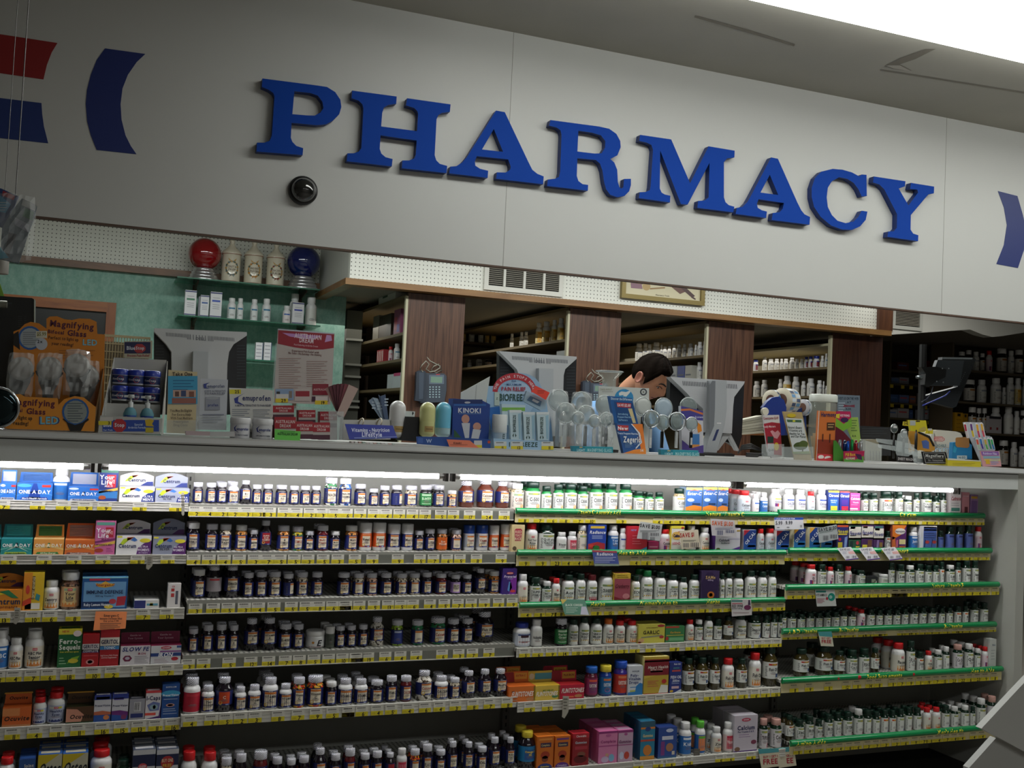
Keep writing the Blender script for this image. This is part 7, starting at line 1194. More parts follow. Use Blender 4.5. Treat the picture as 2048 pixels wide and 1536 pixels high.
def ring(c, r, tube, mat, tilt=0, a0=0, a1=2*math.pi, n=28):
    mb = MB(); cl = a1-a0 > 6.2; pts = [(c[0]+r*math.cos(a0+(a1-a0)*i/n)*math.cos(tilt), c[1]+r*math.cos(a0+(a1-a0)*i/n)*math.sin(tilt), c[2]+r*math.sin(a0+(a1-a0)*i/n)) for i in range(n if cl else n+1)]
    mb.tube(pts, tube, mat, 8, cl); return mb
def bag(c, w, h, seed, mat=plas): # crumpled clear film around an item
    rn = random.Random(seed); mb = MB(); nx, nz = 9, 11; vs = []
    for j in range(nz):
        for i in range(nx):
            u, v = i/(nx-1)*2-1, j/(nz-1)*2-1; e = 1 if abs(u) < 1 and abs(v) < 1 else 0
            k = w*(1-.12*v*v+.03*rn.uniform(-1, 1)); vs.append((c[0]+u*k, c[1]-.013*e+rn.uniform(-.006, .006)-(.006 if e else 0), c[2]+v*h*(1-.06*u*u)+rn.uniform(-.002, .002)))
    mb.add(vs, [(j*nx+i, j*nx+i+1, (j+1)*nx+i+1, (j+1)*nx+i) for j in range(nz-1) for i in range(nx-1)], mat); return mb
for k, (x, y, yy, w) in enumerate(((42, 737, 3.57, 'leftmost'), (99, 737, 3.57, 'middle'), (154, 731, 3.57, 'right'), (172, 752, 3.63, 'rearmost, at the tray edge'))):
    p, s = sc_at(x, y, yy); r = 27*s; c = (p.x, yy, p.z)
    t = thing('magnifying_glass', 'bagged black-handled magnifying glass in the orange display, %s' % w, 'magnifying glass', (p.x, yy, ZT+.03), 'bagged magnifiers in the orange display')
    mb = MB(); lensd(mb, c, r*.95, M('a8a4a0', .25, coat=.5)); mb.build('lens', t)
    ring(c, r, .003, M('121214', .3), 0, math.pi*1.08, math.pi*1.92).build('frame', t)
    mb = MB(); mb.prism([(p.x-r*.8, p.z-r*.62), (p.x-r*.35, p.z-r*1.0), (p.x+r*.35, p.z-r*1.0), (p.x+r*.8, p.z-r*.62), (p.x+r*.75, p.z-r*1.1), (p.x+r*.4, p.z-r*1.9), (p.x+r*.35, ZT+.01), (p.x-r*.35, ZT+.01), (p.x-r*.4, p.z-r*1.9), (p.x-r*.75, p.z-r*1.1)], yy-.006, yy+.006, M('101014', .3)); 
    if k == 1: mb.prism([(p.x-.008, p.z-r*2.1), (p.x+.008, p.z-r*2.1), (p.x+.008, p.z-r*1.5), (p.x-.008, p.z-r*1.5)], yy-.0075, yy-.006, M('b8b8bc'))
    mb.build('handle', t)
    bag((p.x, yy, p.z-r*.6), r*1.02, r*1.9, k).build('clear_bag', t)
# --- pain cream tray
K2 = K1
t = thing('cream_display', 'white cardboard tray of blue-lidded pain cream jars and pump bottles', 'display', at(260, 3.5))
part(t, 'tray_back', Q(*K2, (760, 918), (1112, 935), (1105, 1300), (700, 1300)), 3.64, .004, 'a8a8a4', back='9a9a94')
part(t, 'tray_front', Q(*K2, (668, 1305), (1085, 1325), (1070, 1430), (655, 1420)), 3.44, .003, 'b0b0ac', [('r', '28489c', 205, 840, 318, 863), ('p', 'b02c34', [(233, 838), (244, 838), (252, 845), (252, 856), (244, 864), (233, 864), (226, 856), (226, 845)]), ('t', 'd8dce8', 239, 850, 7, 'Stop', 0, .9, 22), ('t', 'd8dce8', 215, 850, 7, 'Blue', 0, .9, 16), ('t', 'b8c8e8', 277, 849, 4, 'Special', 0, .9, 26), ('t', 'b8c8e8', 274, 855, 4, 'Arthritis Formula', 0, .9, 36), ('t', 'b8c8e8', 216, 860, 3.4, 'for Pain'), ('p', 'c8a828', [(290, 840), (300, 838), (308, 841), (304, 848), (308, 853), (292, 852)]), ('r', 'b8a828', 291, 855, 307, 865), ('r', 'c8c4c0', 200, 834, 226, 842), ('r', 'd8c82c', 197, 842, 223, 850), ('t', '242018', 218, 846, 6, '3')])
mb = MB(); a, b = onY(200, 850, 3.44), onY(228, 715, 3.64); c_, d_ = onY(322, 845, 3.44), onY(333, 722, 3.64)
for (p_, q_, o) in ((a, b, 0), (c_, d_, .002)):
  mb = MB(); mb.hexa([(p_.x+o, 3.443, ZT+.001), (p_.x+.002+o, 3.443, ZT+.001), (q_.x+.002+o, 3.64, ZT+.001), (q_.x+o, 3.64, ZT+.001), (p_.x+o, 3.443, p_.z+.012), (p_.x+.002+o, 3.443, p_.z+.012), (q_.x+.002+o, 3.64, q_.z), (q_.x+o, 3.64, q_.z)], M('bcbcb8')); mb.build('tray_side', t)
part(t, 'tier_step', Q(*K2, (705, 1222), (1070, 1234), (1070, 1320), (705, 1310)), 3.53, .1, 'b4b4b0')
for r_, (yy, pyt) in enumerate(((3.6, 738), (3.555, 771))):
    for c in range(3):
        px = (241, 273, 305)[c]-r_*1; p, s = sc_at(px, pyt+12, yy); r = 17*s; z1 = onY(px, pyt+c*2, yy).z; h = 32*s
        t2 = thing('cream_jar', 'white pain cream jar with blue lid, %s in the %s row of the tray' % (('left', 'middle', 'right')[c], ('upper', 'lower')[r_]), 'jar', (p.x, yy, z1-h), 'pain cream jars in the tray')
        mb = MB(); mb.lathe([(r*.9, 0), (r*.95, .003), (r*.95, h*.62)], M('c0c0c4'), (p.x, yy, z1-h), 20); rr = r*.95+.0006; mp = lambda u, v, l=0: (p.x+(rr+l)*math.sin(u/rr), yy-(rr+l)*math.cos(u/rr), v)
        mb.patch(-r*1.3, r*1.3, z1-h+h*.1, z1-h+h*.58, M('1c2c5c'), mp, 0, 8); mb.poly([(r*.4*math.cos(k*.785+.39), z1-h*.66+r*.4*math.sin(k*.785+.39)) for k in range(8)], M('a03840'), mp, .0004); mb.text('Stop', 0, z1-h*.66, h*.14, M('c8c8d0'), mp, lift=.0008); mb.text('Blue', -r*.75, z1-h*.66, h*.13, M('c8c8d0'), mp, lift=.0008); mb.build('jar_body', t2)
        mb = MB(); mb.lathe([(r, z1-h*.38), (r, z1-.004), (r*.94, z1-.001), (r*.85, z1)], M('24389c', .3, coat=.3), (p.x, yy, 0), 20); mb.build('lid', t2)
for k, px in enumerate((260, 294)):
    p, s = sc_at(px, 830, 3.475); t2 = thing('pump_bottle', 'small clear blue pump tester bottle, %s of two in the cream tray' % ('left', 'right')[k], 'pump bottle', (p.x, 3.475, ZT+.006), 'tester pump bottles'); zt_ = onY(px, 789+k*2, 3.475).z
    r = 14*s; h = zt_-ZT-.006; mb = MB(); mb.lathe([(r*.9, 0), (r, .003), (r, h*.5), (r*.7, h*.62), (r*.35, h*.66)], M('7ab0c0', .1, trans=.4), (p.x, 3.475, ZT+.006), 18); rr = r+.0006; mp = lambda u, v, l=0: (p.x+(rr+l)*math.sin(u/rr), 3.475-(rr+l)*math.cos(u/rr), v)
    mb.patch(-r, r, ZT+.01+h*.12, ZT+.006+h*.45, M('2c50a0'), mp, 0, 6); mb.text('Stop', r*.1, ZT+.006+h*.36, h*.1, M('d0a0a8'), mp, lift=.0006); mb.text('Tester', 0, ZT+.006+h*.2, h*.12, M('d8e0ec'), mp, lift=.0006); mb.build('bottle_body', t2)
    mb = MB(); mb.lathe([(r*.36, h*.66), (r*.36, h*.8), (r*.14, h*.81), (r*.14, h*.9), (r*.5, h*.91), (r*.45, h)], M('c4c8c8'), (p.x, 3.475, ZT+.006), 16); mb.box(p.x-r*1.0, p.x, 3.47, 3.48, ZT+.006+h*.92, ZT+.006+h*.98, M('c4c8c8')); mb.build('pump_head', t2)
obj1('header_sign', 'small dark blue pain relief sign behind the cream jars', 'sign', Q(*K2, (828, 810), (1018, 805), (1015, 925), (830, 920)), 3.7, .01, 'a8a490', [('r', '181c44', 249, 684, 301, 707), ('p', '9c2c30', [(274, 688), (284, 688), (291, 694), (291, 700), (284, 706), (274, 706), (268, 700), (268, 694)]), ('t', 'c0c4d0', 262, 696, 7, 'Blue', 0, .9, 20), ('t', 'c8c8d0', 280, 696, 6, 'Stop', 0, .9, 18), ('t', '8c3034', 277, 711, 4.5, 'Frozen Pain Relief', 0, .9, 44)])
mb = MB(); a, b = onY(209, 680, 3.88), onY(300, 672, 3.88); z1 = onY(230, 672, 3.88).z; z0 = ZT+.0006
t = thing('wire_basket', 'beige woven plastic basket behind the cream jars with paper in it', 'basket', ((a.x+b.x)/2, 3.88, ZT)); bm_ = M('b0a484', .6)
for q in (0, .16): mb = MB(); 
mb = MB(); n = 16
for k in range(n+1): x = a.x+(b.x-a.x)*k/n; mb.box(x-.0012, x+.0012, 3.879, 3.882, z0, z1, bm_)
for k in range(13): z = z0+(z1-z0)*k/12; mb.box(a.x, b.x, 3.877, 3.879, z-.0018, z+.0018, bm_)
mb.box(a.x-.002, b.x+.002, 3.874, 3.89, z1-.004, z1+.004, bm_); mb.build('front_lattice', t)
mb = MB(); mb.box(a.x, b.x, 3.885, 3.92, z0, z1-.02, M('8c8470')); mb.build('basket_body', t)
part(t, 'paper', [(262, 676), (300, 661), (306, 668), (306, 690), (262, 690)], 3.9, .001, 'c4c4c0') if 0 else None
# --- silver monitor backs
silv = M('b4b6b8', .35, .25); drk = M('101216', .4)
def monitor(nm, label, o, s, sil, dark, vent_y, neck, y, vents, extra=None):
    pts = Q(o, s, *dark); c = sum(p[0] for p in pts)/len(pts); t = thing(nm, label, 'computer monitor', at(c, y), None)
    part(t, 'screen_housing', pts, y+.035, .03, '14161a', zmin=ZT+.05)
    mb = MB()
    for sd in (0, 1):
        xs = sorted(p[0] for p in pts); x0 = xs[0]+3 if sd == 0 else xs[-1]-20; yt = min(p[1] for p in pts)+30; 
        for k in range(12): cardops(mb, [('r', '2c3036', x0, yt+k*6, x0+17, yt+k*6+2)], lambda u, v, l=0: (lambda p: (p.x, p.y, max(p.z, ZT+.05)))(onY(u, v, y+.0345-l)))
    mb.build('side_louvres', t)
    mb = MB(); mp = outl(mb, Q(o, s, *sil), y, .034, 'b4b6b8', (), zmin=ZT+.05)
    (ax, ay), (bx, by), rows = vents; n = 46
    for k in range(n):
        if .36 < k/n < .6 and k % 2: continue
        u = ax+(bx-ax)*k/n; v = ay+(by-ay)*k/n; L = (9 if not .3 < k/n < .68 else 13); L = L/ (1 if s > 3 else 1)
        cardops(mb, [('p', '50545c', [(u, v), (u+1.1, v), (u+1.6, v+L*.8), (u+.5, v+L*.8)])], mp)
    cardops(mb, [('t', '60646c', (ax+bx)/2, (ay+by)/2+7, 5.5, 'DELL', -4)], mp); mb.build('back_shell', t)
    mb = MB(); outl(mb, neck, y-.03, .03, 'a8acb0'); mb.build('neck', t)
    return t
t = monitor('computer_monitor', 'silver-backed computer monitor with black sides on the left of the counter', *K1, [(1032, 722), (1648, 748), (1648, 772), (1560, 830), (1530, 880), (1518, 960), (1510, 1300), (1150, 1300), (1145, 880), (1110, 830), (1030, 745)], [(1030, 735), (1648, 760), (1640, 1300), (1028, 1300)], 0, Q(*K1, (1290, 875), (1390, 880), (1385, 1400), (1275, 1400)), 3.78, ((332, 665), (470, 676), 1))
K3 = ((860, 680), 4.6545)
t = monitor('computer_monitor', 'silver-backed computer monitor behind the blue pain relief display', *K3, [(645, 103), (1365, 155), (1365, 175), (1260, 270), (1245, 330), (1240, 520), (1230, 900), (860, 900), (830, 330), (810, 275), (648, 112)], [(645, 110), (1365, 160), (1345, 900), (640, 900)], 0, Q(*K3, (1015, 262), (1150, 268), (1145, 900), (1010, 900)), 3.82, ((1024, 712), (1136, 720), 1))
K4 = ((1200, 680), 4.6545)
yM = 3.76; t = thing('computer_monitor', 'silver monitor seen from behind on a tall stand, right of the pharmacist', 'computer monitor', at(1425, yM))
part(t, 'screen_housing', Q(*K4, (655, 345), (1345, 390), (1320, 900), (1290, 1010), (1210, 960), (960, 880), (645, 700)), yM+.05, .03, '101216', zmin=ZT+.02)
mb = MB(); mp = outl(mb, Q(*K4, (655, 343), (1348, 386), (1340, 410), (1250, 530), (1240, 620), (1228, 870), (980, 860), (960, 640), (840, 530), (815, 500), (670, 360)), yM+.01, .038, 'aeb0b4')
for k in range(34):
    u = 1365+(1475-1365)*k/34; v = 762+7*k/34
    if 1418 < u < 1452: continue
    cardops(mb, [('p', '383c44', [(u, v), (u+1.3, v), (u+2.4, v+9), (u+1.1, v+9)])], mp)
mb.build('back_shell', t)
part(t, 'neck', Q(*K4, (1045, 375), (1180, 375), (1180, 640), (1160, 800), (1085, 1050), (975, 1050), (1000, 960), (1040, 830), (1045, 600)), yM-.03, .04, '9a9ea2', [('p', '686c72', Q(*K4, (1045, 380), (1075, 380), (1070, 640), (1062, 800), (1020, 900), (1020, 700), (1020, 420))), ('p', '24305c', Q(*K4, (1085, 835), (1110, 830), (1072, 935), (1045, 940))), ('p', 'd0d0d0', Q(*K4, (1088, 770), (1128, 770), (1128, 780), (1088, 778)))])
part(t, 'rear_leg', Q(*K4, (1150, 870), (1215, 870), (1300, 1035), (1270, 1030), (1200, 900), (1100, 1030), (1095, 1010)), yM+.02, .02, 'a4a6a8')
part(t, 'base', Q(*K4, (965, 1050), (1100, 1050), (1255, 1062), (1250, 1085), (965, 1085)), yM-.1, .12, '141414', [('r', '3c3c3c', 1408, 906, 1465, 907.5)])
for k in range(4):
    pts = [onY(1484+a*(1+k*.02), 905-b*(1-k*.18), 3.6+.01*k) for a, b in ((-8, -2), (0, 14), (18, 17), (36, 8), (42, -4), (30, -8), (8, -7))]
    mb = MB(); mb.tube([(p.x, p.y, max(p.z, ZT+.004+.004*k)) for p in pts], .003, M('0e0e0e'), 8); mb.build('cable', tagv=('black cable coiled on the counter, %s loop beside the monitor base' % ('lowest', 'second', 'third', 'highest')[k], 'cable', 'cables beside the monitor'))
# --- leaflets and creams
def leaflet(nm, label, pts, y, col, ops, lean=.02, hold=True):
    cx = sum(p[0] for p in pts)/len(pts); t = thing(nm, label, 'leaflet', at(cx, y)); part(t, 'leaflets', pts, y, .008, col, ops, lean=lean)
    if hold:
        xs = [p[0] for p in pts]; yb = max(p[1] for p in pts); part(t, 'clear_holder', R4(min(xs)-3, yb-28, max(xs)+3, yb+1), y-.012, .001, 'd0d8d8', clear=.2)
    return t
leaflet('leaflet_holder', 'cream and blue Take One leaflet stand in front of the left monitor', Q(*K1, (1125, 1000), (1318, 1015), (1305, 1430), (1112, 1420)), 3.5, 'c8b890', [('r', '3c98c0', 336, 752, 395, 808), ('t', '3c2c24', 365, 748, 7, 'Take One', 0, .9, 40), ('l', '287098', 346, 760, 388, 4, 6), ('r', 'b89888', 346, 780, 392, 794), ('p', '5c3c34', R4(350, 783, 358, 793)), ('p', '34446c', R4(362, 781, 372, 793)), ('p', '7c4c3c', R4(378, 783, 388, 794)), ('r', '945c50', 344, 796, 392, 807), ('t', '6c5c4c', 362, 821, 4.6, 'You May Be Eligible', 0, .9, 44), ('t', '6c5c4c', 363, 829, 4.6, 'For Extra Help', 0, .9, 38), ('t', '6c5c4c', 363, 836, 4.6, 'With Your Medicare', 0, .9, 44), ('t', '6c5c4c', 362, 843, 4.6, 'Prescription', 0, .9, 30), ('t', '6c5c4c', 361, 850, 4.6, 'Drug Costs', 0, .9, 28)])
leaflet('leaflet_holder', 'white pain cream leaflets in a clear stand beside the Take One leaflets', Q(*K1, (1340, 1058), (1522, 1066), (1510, 1402), (1325, 1400)), 3.5, 'b8bcc4', [('p', '303c84', [(407, 768), (420, 765), (413, 769), (413, 775), (420, 778), (408, 776)]), ('t', '5c6484', 432, 772, 6, 'emuprofen', 0, .9, 34), ('t', '6c7080', 430, 782, 3.6, 'A NEW ALTERNATIVE', 0, .9, 42), ('t', '6c7080', 430, 787, 3.6, 'TO PAIN RELIEF'), ('r', '8c909c', 411, 794, 440, 820), ('e', '9ca0a8', 425, 796, 13, 3), ('t', '2c3878', 426, 810, 5, 'profen', 0, .9, 22), ('l', '84889a', 405, 828, 448, 4, 5)])
t = thing('cream_card', 'white emu oil cream card with blue swoosh and 25 price tag', 'display card', at(495, 3.55))
part(t, 'card', Q(*K1, (1530, 1120), (1740, 1128), (1822, 1138), (1822, 1460), (1545, 1450)), 3.55, .003, 'c0c0bc', [('r', 'c8bc28', 459, 779, 482, 788), ('t', '28241c', 474, 783.5, 6, '25'), ('p', '2c3884', [(468, 797), (490, 786), (477, 794), (476, 803), (490, 811), (470, 806)]), ('t', '2c3464', 513, 796, 10, 'emuprofen', -1, .9, 56), ('t', '505468', 506, 811, 3.8, 'A NEW ALTERNATIVE TO PAIN RELIEF', 0, .9, 72), ('l', '888c94', 464, 818, 500, 5, 4), ('l', '888c94', 506, 819, 540, 5, 4), ('t', '404458', 502, 867, 3.6, 'A NEW ALTERNATIVE TO PAIN RELIEF', 0, .9, 62)])
for k, (x0, x1) in enumerate(((458, 503), (503, 547))):
    px = (x0+x1)/2; p, s = sc_at(px, 850, 3.5); r = 21*s; z1 = onY(px, 835+k*2, 3.5).z; h = 32*s; z0 = ZT+.0006
    t2 = thing('cream_jar', 'white cream jar with blue swoosh, %s of two before the emu oil card' % ('left', 'right')[k], 'jar', (p.x, 3.5, z0), 'white cream jars'); mb = MB(); h = z1-z0; mb.lathe([(r*.92, 0), (r*.96, .003), (r*.96, h*.7)], M('c4c4c8'), (p.x, 3.5, z0), 24)
    rr = r*.96+.0005; mp = lambda u, v, l=0: (p.x+(rr+l)*math.sin(u/rr), 3.5-(rr+l)*math.cos(u/rr), v)
    mb.poly([(-r*.75, z0+h*.5), (-r*.4, z0+h*.65), (-r*.6, z0+h*.5), (-r*.55, z0+h*.4), (-r*.2, z0+h*.25), (-r*.65, z0+h*.35)], M('28347c'), mp); mb.text('emuprofen', r*.15, z0+h*.45, h*.13, M('34407c'), mp, r*1.2, lift=.0004); mb.text('A NEW ALTERNATIVE TO PAIN RELIEF', 0, z0+h*.15, h*.06, M('505468'), mp, r*1.5, lift=.0004); mb.build('jar_body', t2)
    mb = MB(); mb.lathe([(r, h*.7), (r*1.01, h*.72), (r*1.01, h*.94), (r*.93, h), (.0005, h)], M('ccccce', .3), (p.x, 3.5, z0), 24); mb.build('lid', t2)
obj1('paper_strip', 'pink and white paper strips lying at the counter edge', 'paper', [(371, 862), (418, 863), (470, 866), (470, 873), (372, 870)], 3.40, .02, 'b8a4a8', [('r', 'b8b8b8', 420, 863, 469, 873)])
# --- red cream display
K5 = ((500, 600), 4.8)
t = thing('cream_sign', 'tall red-topped white pain cream sign in an acrylic stand', 'sign', at(605, 3.6))
part(t, 'printed_sheet', Q(*K5, (268, 275), (812, 318), (790, 800), (770, 1005), (225, 985)), 3.62, .002, 'b0a8a4', [('p', '8c1c2c', Q(*K5, (272, 290), (808, 330), (804, 460), (700, 475), (580, 475), (430, 455), (268, 420))), ('p', 'b0b4c0', Q(*K5, (268, 275), (812, 318), (811, 330), (268, 287))), ('p', 'b080b8', Q(*K5, (310, 315), (690, 345), (600, 380), (500, 370), (380, 350))), ('p', 'b890c0', Q(*K5, (735, 335), (780, 340), (788, 390), (718, 405))), ('t', 'd8c8d0', 616, 673, 9, 'AUSTRALIAN', -5, .9, 54), ('t', 'd8c8d0', 613, 681, 9, 'DREAM', -5, .9, 28), ('t', 'c8a0a8', 612, 691, 3.2, 'Pain Relieving Arthritis Cream', -5, .9, 48), ('t', '70504c', 611, 703, 4, 'Experience Pain Relief with', -4, .9, 54), ('t', '70504c', 610, 708, 4, 'No Odor - No Burning - No Staining', -4, .9, 66), ('l', '9c8884', 558, 716, 602, 14, 4.5), ('l', '9c8884', 613, 722, 655, 12, 4.5), ('r', '8098b8', 551, 778, 587, 800), ('p', '28282c', R4(553, 783, 560, 796)), ('p', '807468', R4(578, 782, 584, 796)), ('e', 'b8b0ac', 605, 781, 15, 4), ('r', 'b8b0ac', 589, 781, 620, 802), ('r', '8c2430', 591, 782, 619, 793), ('p', '7c2030', R4(625, 768, 657, 790)), ('t', 'c0a0a0', 641, 779, 4, 'AUSTRALIAN', 0, .8, 28), ('r', '3c1c34', 624, 793, 657, 803), ('r', 'c8c8c4', 552, 788, 577, 798), ('r', 'd0bc28', 551, 797, 576, 805), ('t', '201c14', 567, 801, 6, '29'), ('r', 'c8c4c0', 631, 793, 656, 802), ('r', 'd0bc28', 630, 801, 655, 809), ('t', '201c14', 646, 805.5, 6, '19')])
part(t, 'acrylic_stand', Q(*K5, (245, 415), (262, 415), (225, 990), (900, 1070), (885, 1340), (230, 1330), (205, 1010)), 3.6, .002, 'c0c8c8', clear=.2)
rbx = lambda x0, y0, x1, y1: [('p', '9c2430', R4(x0, y0, x1, y0+(y1-y0)*.55)), ('t', 'd8c0c0', (x0+x1)/2, y0+(y1-y0)*.22, (y1-y0)*.14, 'AUSTRALIAN', -1, .9, (x1-x0)*.9), ('t', 'd8c0c0', (x0+x1)/2, y0+(y1-y0)*.42, (y1-y0)*.14, 'DREAM', -1, .9, (x1-x0)*.5), ('r', 'b0a8a4', x0, y0+(y1-y0)*.58, x1, y0+(y1-y0)*.72), ('r', '4c2838', x0, y0+(y1-y0)*.74, x1, y1)]
for k, (x0, y0, x1, y1, yy, w) in enumerate(((546, 811, 588, 836, 3.57, 'back row, left'), (597, 820, 631, 847, 3.57, 'back row, middle'), (640, 823, 674, 855, 3.57, 'back row, right'), (549, 834, 592, 876, 3.5, 'front row, behind the green card'), (592, 843, 626, 878, 3.5, 'front row, middle'), (626, 845, 660, 879, 3.5, 'front row, right'))):
    y1b = y1 if k > 2 else y1; obj1('cream_box', 'dark red pain cream carton, %s of the acrylic stand' % w, 'box', R4(x0, y0, x1, y1b if k > 2 else y1b+25), yy, .04, 'a09894', rbx(x0, y0, x1, y1), 'red cream cartons', back='7c1c28')
obj1('price_card', 'bright green card in front of the red cream cartons', 'card', Q(*K5, (237, 1240), (487, 1262), (480, 1358), (235, 1345)), 3.46, .001, '6cc854', [('t', '285020', 575, 868, 5, 'AUSTRALIAN DREAM', -2, .9, 40), ('l', '407838', 560, 863, 590, 1, 3)])
t = thing('leaflet_fan', 'fan of maroon leaflets in a clear pocket beside the tall sign', 'leaflet', at(685, 3.56))
for k in range(7):
    a = -.42+.14*k; cx, cy = 683, 826; ro = lambda x, y: (cx+x*math.cos(a)-y*math.sin(a), cy+x*math.sin(a)+y*math.cos(a))
    part(t, 'leaflet', [ro(-8, 6), ro(-10, -58), ro(11, -58), ro(8, 6)], 3.56-.003*k, .0015, ('8c6864', '5c2430', '541c2c', '541c2c', '5c2430', '70343c', 'b09890')[k])
part(t, 'clear_pocket', [(657, 822), (688, 823), (686, 880), (660, 880)], 3.53, .002, 'b0b4b4', clear=.3)
# flip calendar
t = thing('flip_calendar', 'blue Vitamins Nutrition Lifestyle flip book with cream rings', 'flip book', at(740, 3.46))
part(t, 'back_pages', Q(*K5, (900, 1150), (1345, 1155), (1350, 1340), (890, 1340)), 3.55, .01, 'b8b8b4')
part(t, 'cover', Q(*K5, (912, 1190), (1370, 1205), (1415, 1325), (955, 1340)), 3.44, .003, '28348c', [('t', 'c8cce4', 741, 860, 7, 'Vitamins - Nutrition', 0, .95, 76), ('t', 'c8cce4', 740, 865.5, 3.6, 'For Your'), ('t', 'c8cce4', 744, 869, 8.5, 'Lifestyle', 0, .95, 40), ('p', '8090c8', [(708, 875), (794, 873), (794, 874), (709, 876.5)])], lean=.09)
for px in (722, 758.5):
    p = onY(px, 846, 3.52); mb = MB(); mb.tube([(p.x+.004*math.sin(a), 3.52+.03*math.cos(a), p.z+.016*math.sin(a)) for a in [i*.5236 for i in range(12)]], .0025, M('c0b49c'), 8, True); mb.build('ring', t)
mb = MB()
for k in range(12): a = onY(703+k*7.5, 881, 3.42); mb.box(a.x-.005, a.x+.004, 3.4, 3.43, ZT+.0006, ZT+.004+(.002 if k < 4 else 0), M(('b8b0b0', 'c8c8c8', 'b89890', '98a8a0')[k % 4])); 
mb.build('edge_tabs', t)
# capsule containers
def capsule(label, px, pyt, pyb, rpx, yy, top, bot, split, plate=None):
    p, s = sc_at(px, (pyt+pyb)/2, yy); r = rpx*s; zt_ = onY(px, pyt, yy).z; zb_ = max(onY(px, pyb, yy).z, ZT+.001); h = zt_-zb_
    t = thing('capsule_container', label, 'container', (p.x, yy, zb_)); pr = [(r*math.cos(a), -r*math.sin(a)+r) for a in [math.pi/2-.15-i*(math.pi/2-.15)/6 for i in range(7)]]
    mb = MB(); mb.lathe([(a, zb_+b*.6) for a, b in pr]+[(r, zb_+h*split)], bot, (p.x, yy, 0), 28)
    if plate: rr = r+.0006; mp = lambda u, v, l=0: (p.x+(rr+l)*math.sin(u/rr), yy-(rr+l)*math.cos(u/rr), v); mb.patch(*(plate[0]*r, plate[1]*r, zb_+h*.16, zb_+h*.32), M('a88c58', .4), mp, 0, 5); mb.patch(plate[0]*r+r*.2, plate[1]*r-r*.2, zb_+h*.23, zb_+h*.25, M('6c5430'), mp, .0003, 3)
    mb.build('lower_half', t); mb = MB(); mb.lathe([(r*1.02, zb_+h*split), (r*1.02, zt_-r)]+[(r*1.02*math.cos(a), zt_-r+r*math.sin(a)) for a in [i*math.pi/14 for i in range(1, 7)]]+[(.0005, zt_)], top, (p.x, yy, 0), 28); mb.build('upper_half', t)
capsule('white capsule-shaped container standing beside the blue flip book', 794.5, 801, 876, 16, 3.56, M('c8c8c8', .25), M('c4c4c2', .25), .45, (-.6, .8))
capsule('yellow capsule-shaped container, left of the blue one', 854.5, 804, 875, 15.5, 3.52, M('c4c488', .25), M('c8c88c', .25), .45, (-.6, .7))
capsule('blue capsule-shaped container with pale lower end', 886.5, 804, 876, 15.5, 3.52, M('6cb4d0', .25), M('a8c4c8', .25), .28)
obj1('blue_tray', 'shallow blue cardboard tray under the capsule containers', 'tray', [(833, 873), (896, 874), (981, 879), (981, 899), (896, 897), (834, 888)], 3.42, .004, '24488c', [('t', 'a8b8d8', 858, 882, 7, 'W'), ('p', '3c5ca0', R4(836, 876, 846, 886)), ('r', 'c0c0c4', 948, 881, 964, 891), ('r', 'c8b828', 948, 890, 964, 897), ('e', 'b04428', 978, 884, 3, 3)])
t = thing('brochure_rack', 'blue grey brochures fanned in a white pocket beside the white capsule', 'leaflet', at(757, 3.66))
for k, pts in enumerate(([(737, 802), (746, 795), (770, 840), (764, 842)], [(746, 795), (756, 797), (774, 842), (766, 842)], [(757, 789), (764, 796), (777, 842), (768, 842)], [(760, 793), (771, 789), (777, 840), (770, 842)])): part(t, 'brochure', pts, 3.66-.004*k, .002, ('6c7c90', '8c9cac', '50607c', '3c4c68')[k], [('l', 'a8b4c0', pts[1][0]-2, pts[1][1]+8, pts[1][0]+6, 3, 6)])
part(t, 'pocket', [(755, 838), (778, 839), (778, 868), (755, 868)], 3.63, .02, 'a0a4a8')
obj1('black_box', 'small black box standing behind the yellow capsule container', 'box', [(812, 833), (842, 834), (845, 884), (802, 881)], 3.53, .07, '0c0c0c')
obj1('notice_card', 'small white card with a black mark between the capsule containers', 'card', Q(*K5, (1490, 1065), (1585, 1070), (1560, 1350), (1500, 1350)), 3.7, .01, 'b8bcb8', [('p', '181818', [(825, 823), (828, 826), (825, 831), (824, 828)])])
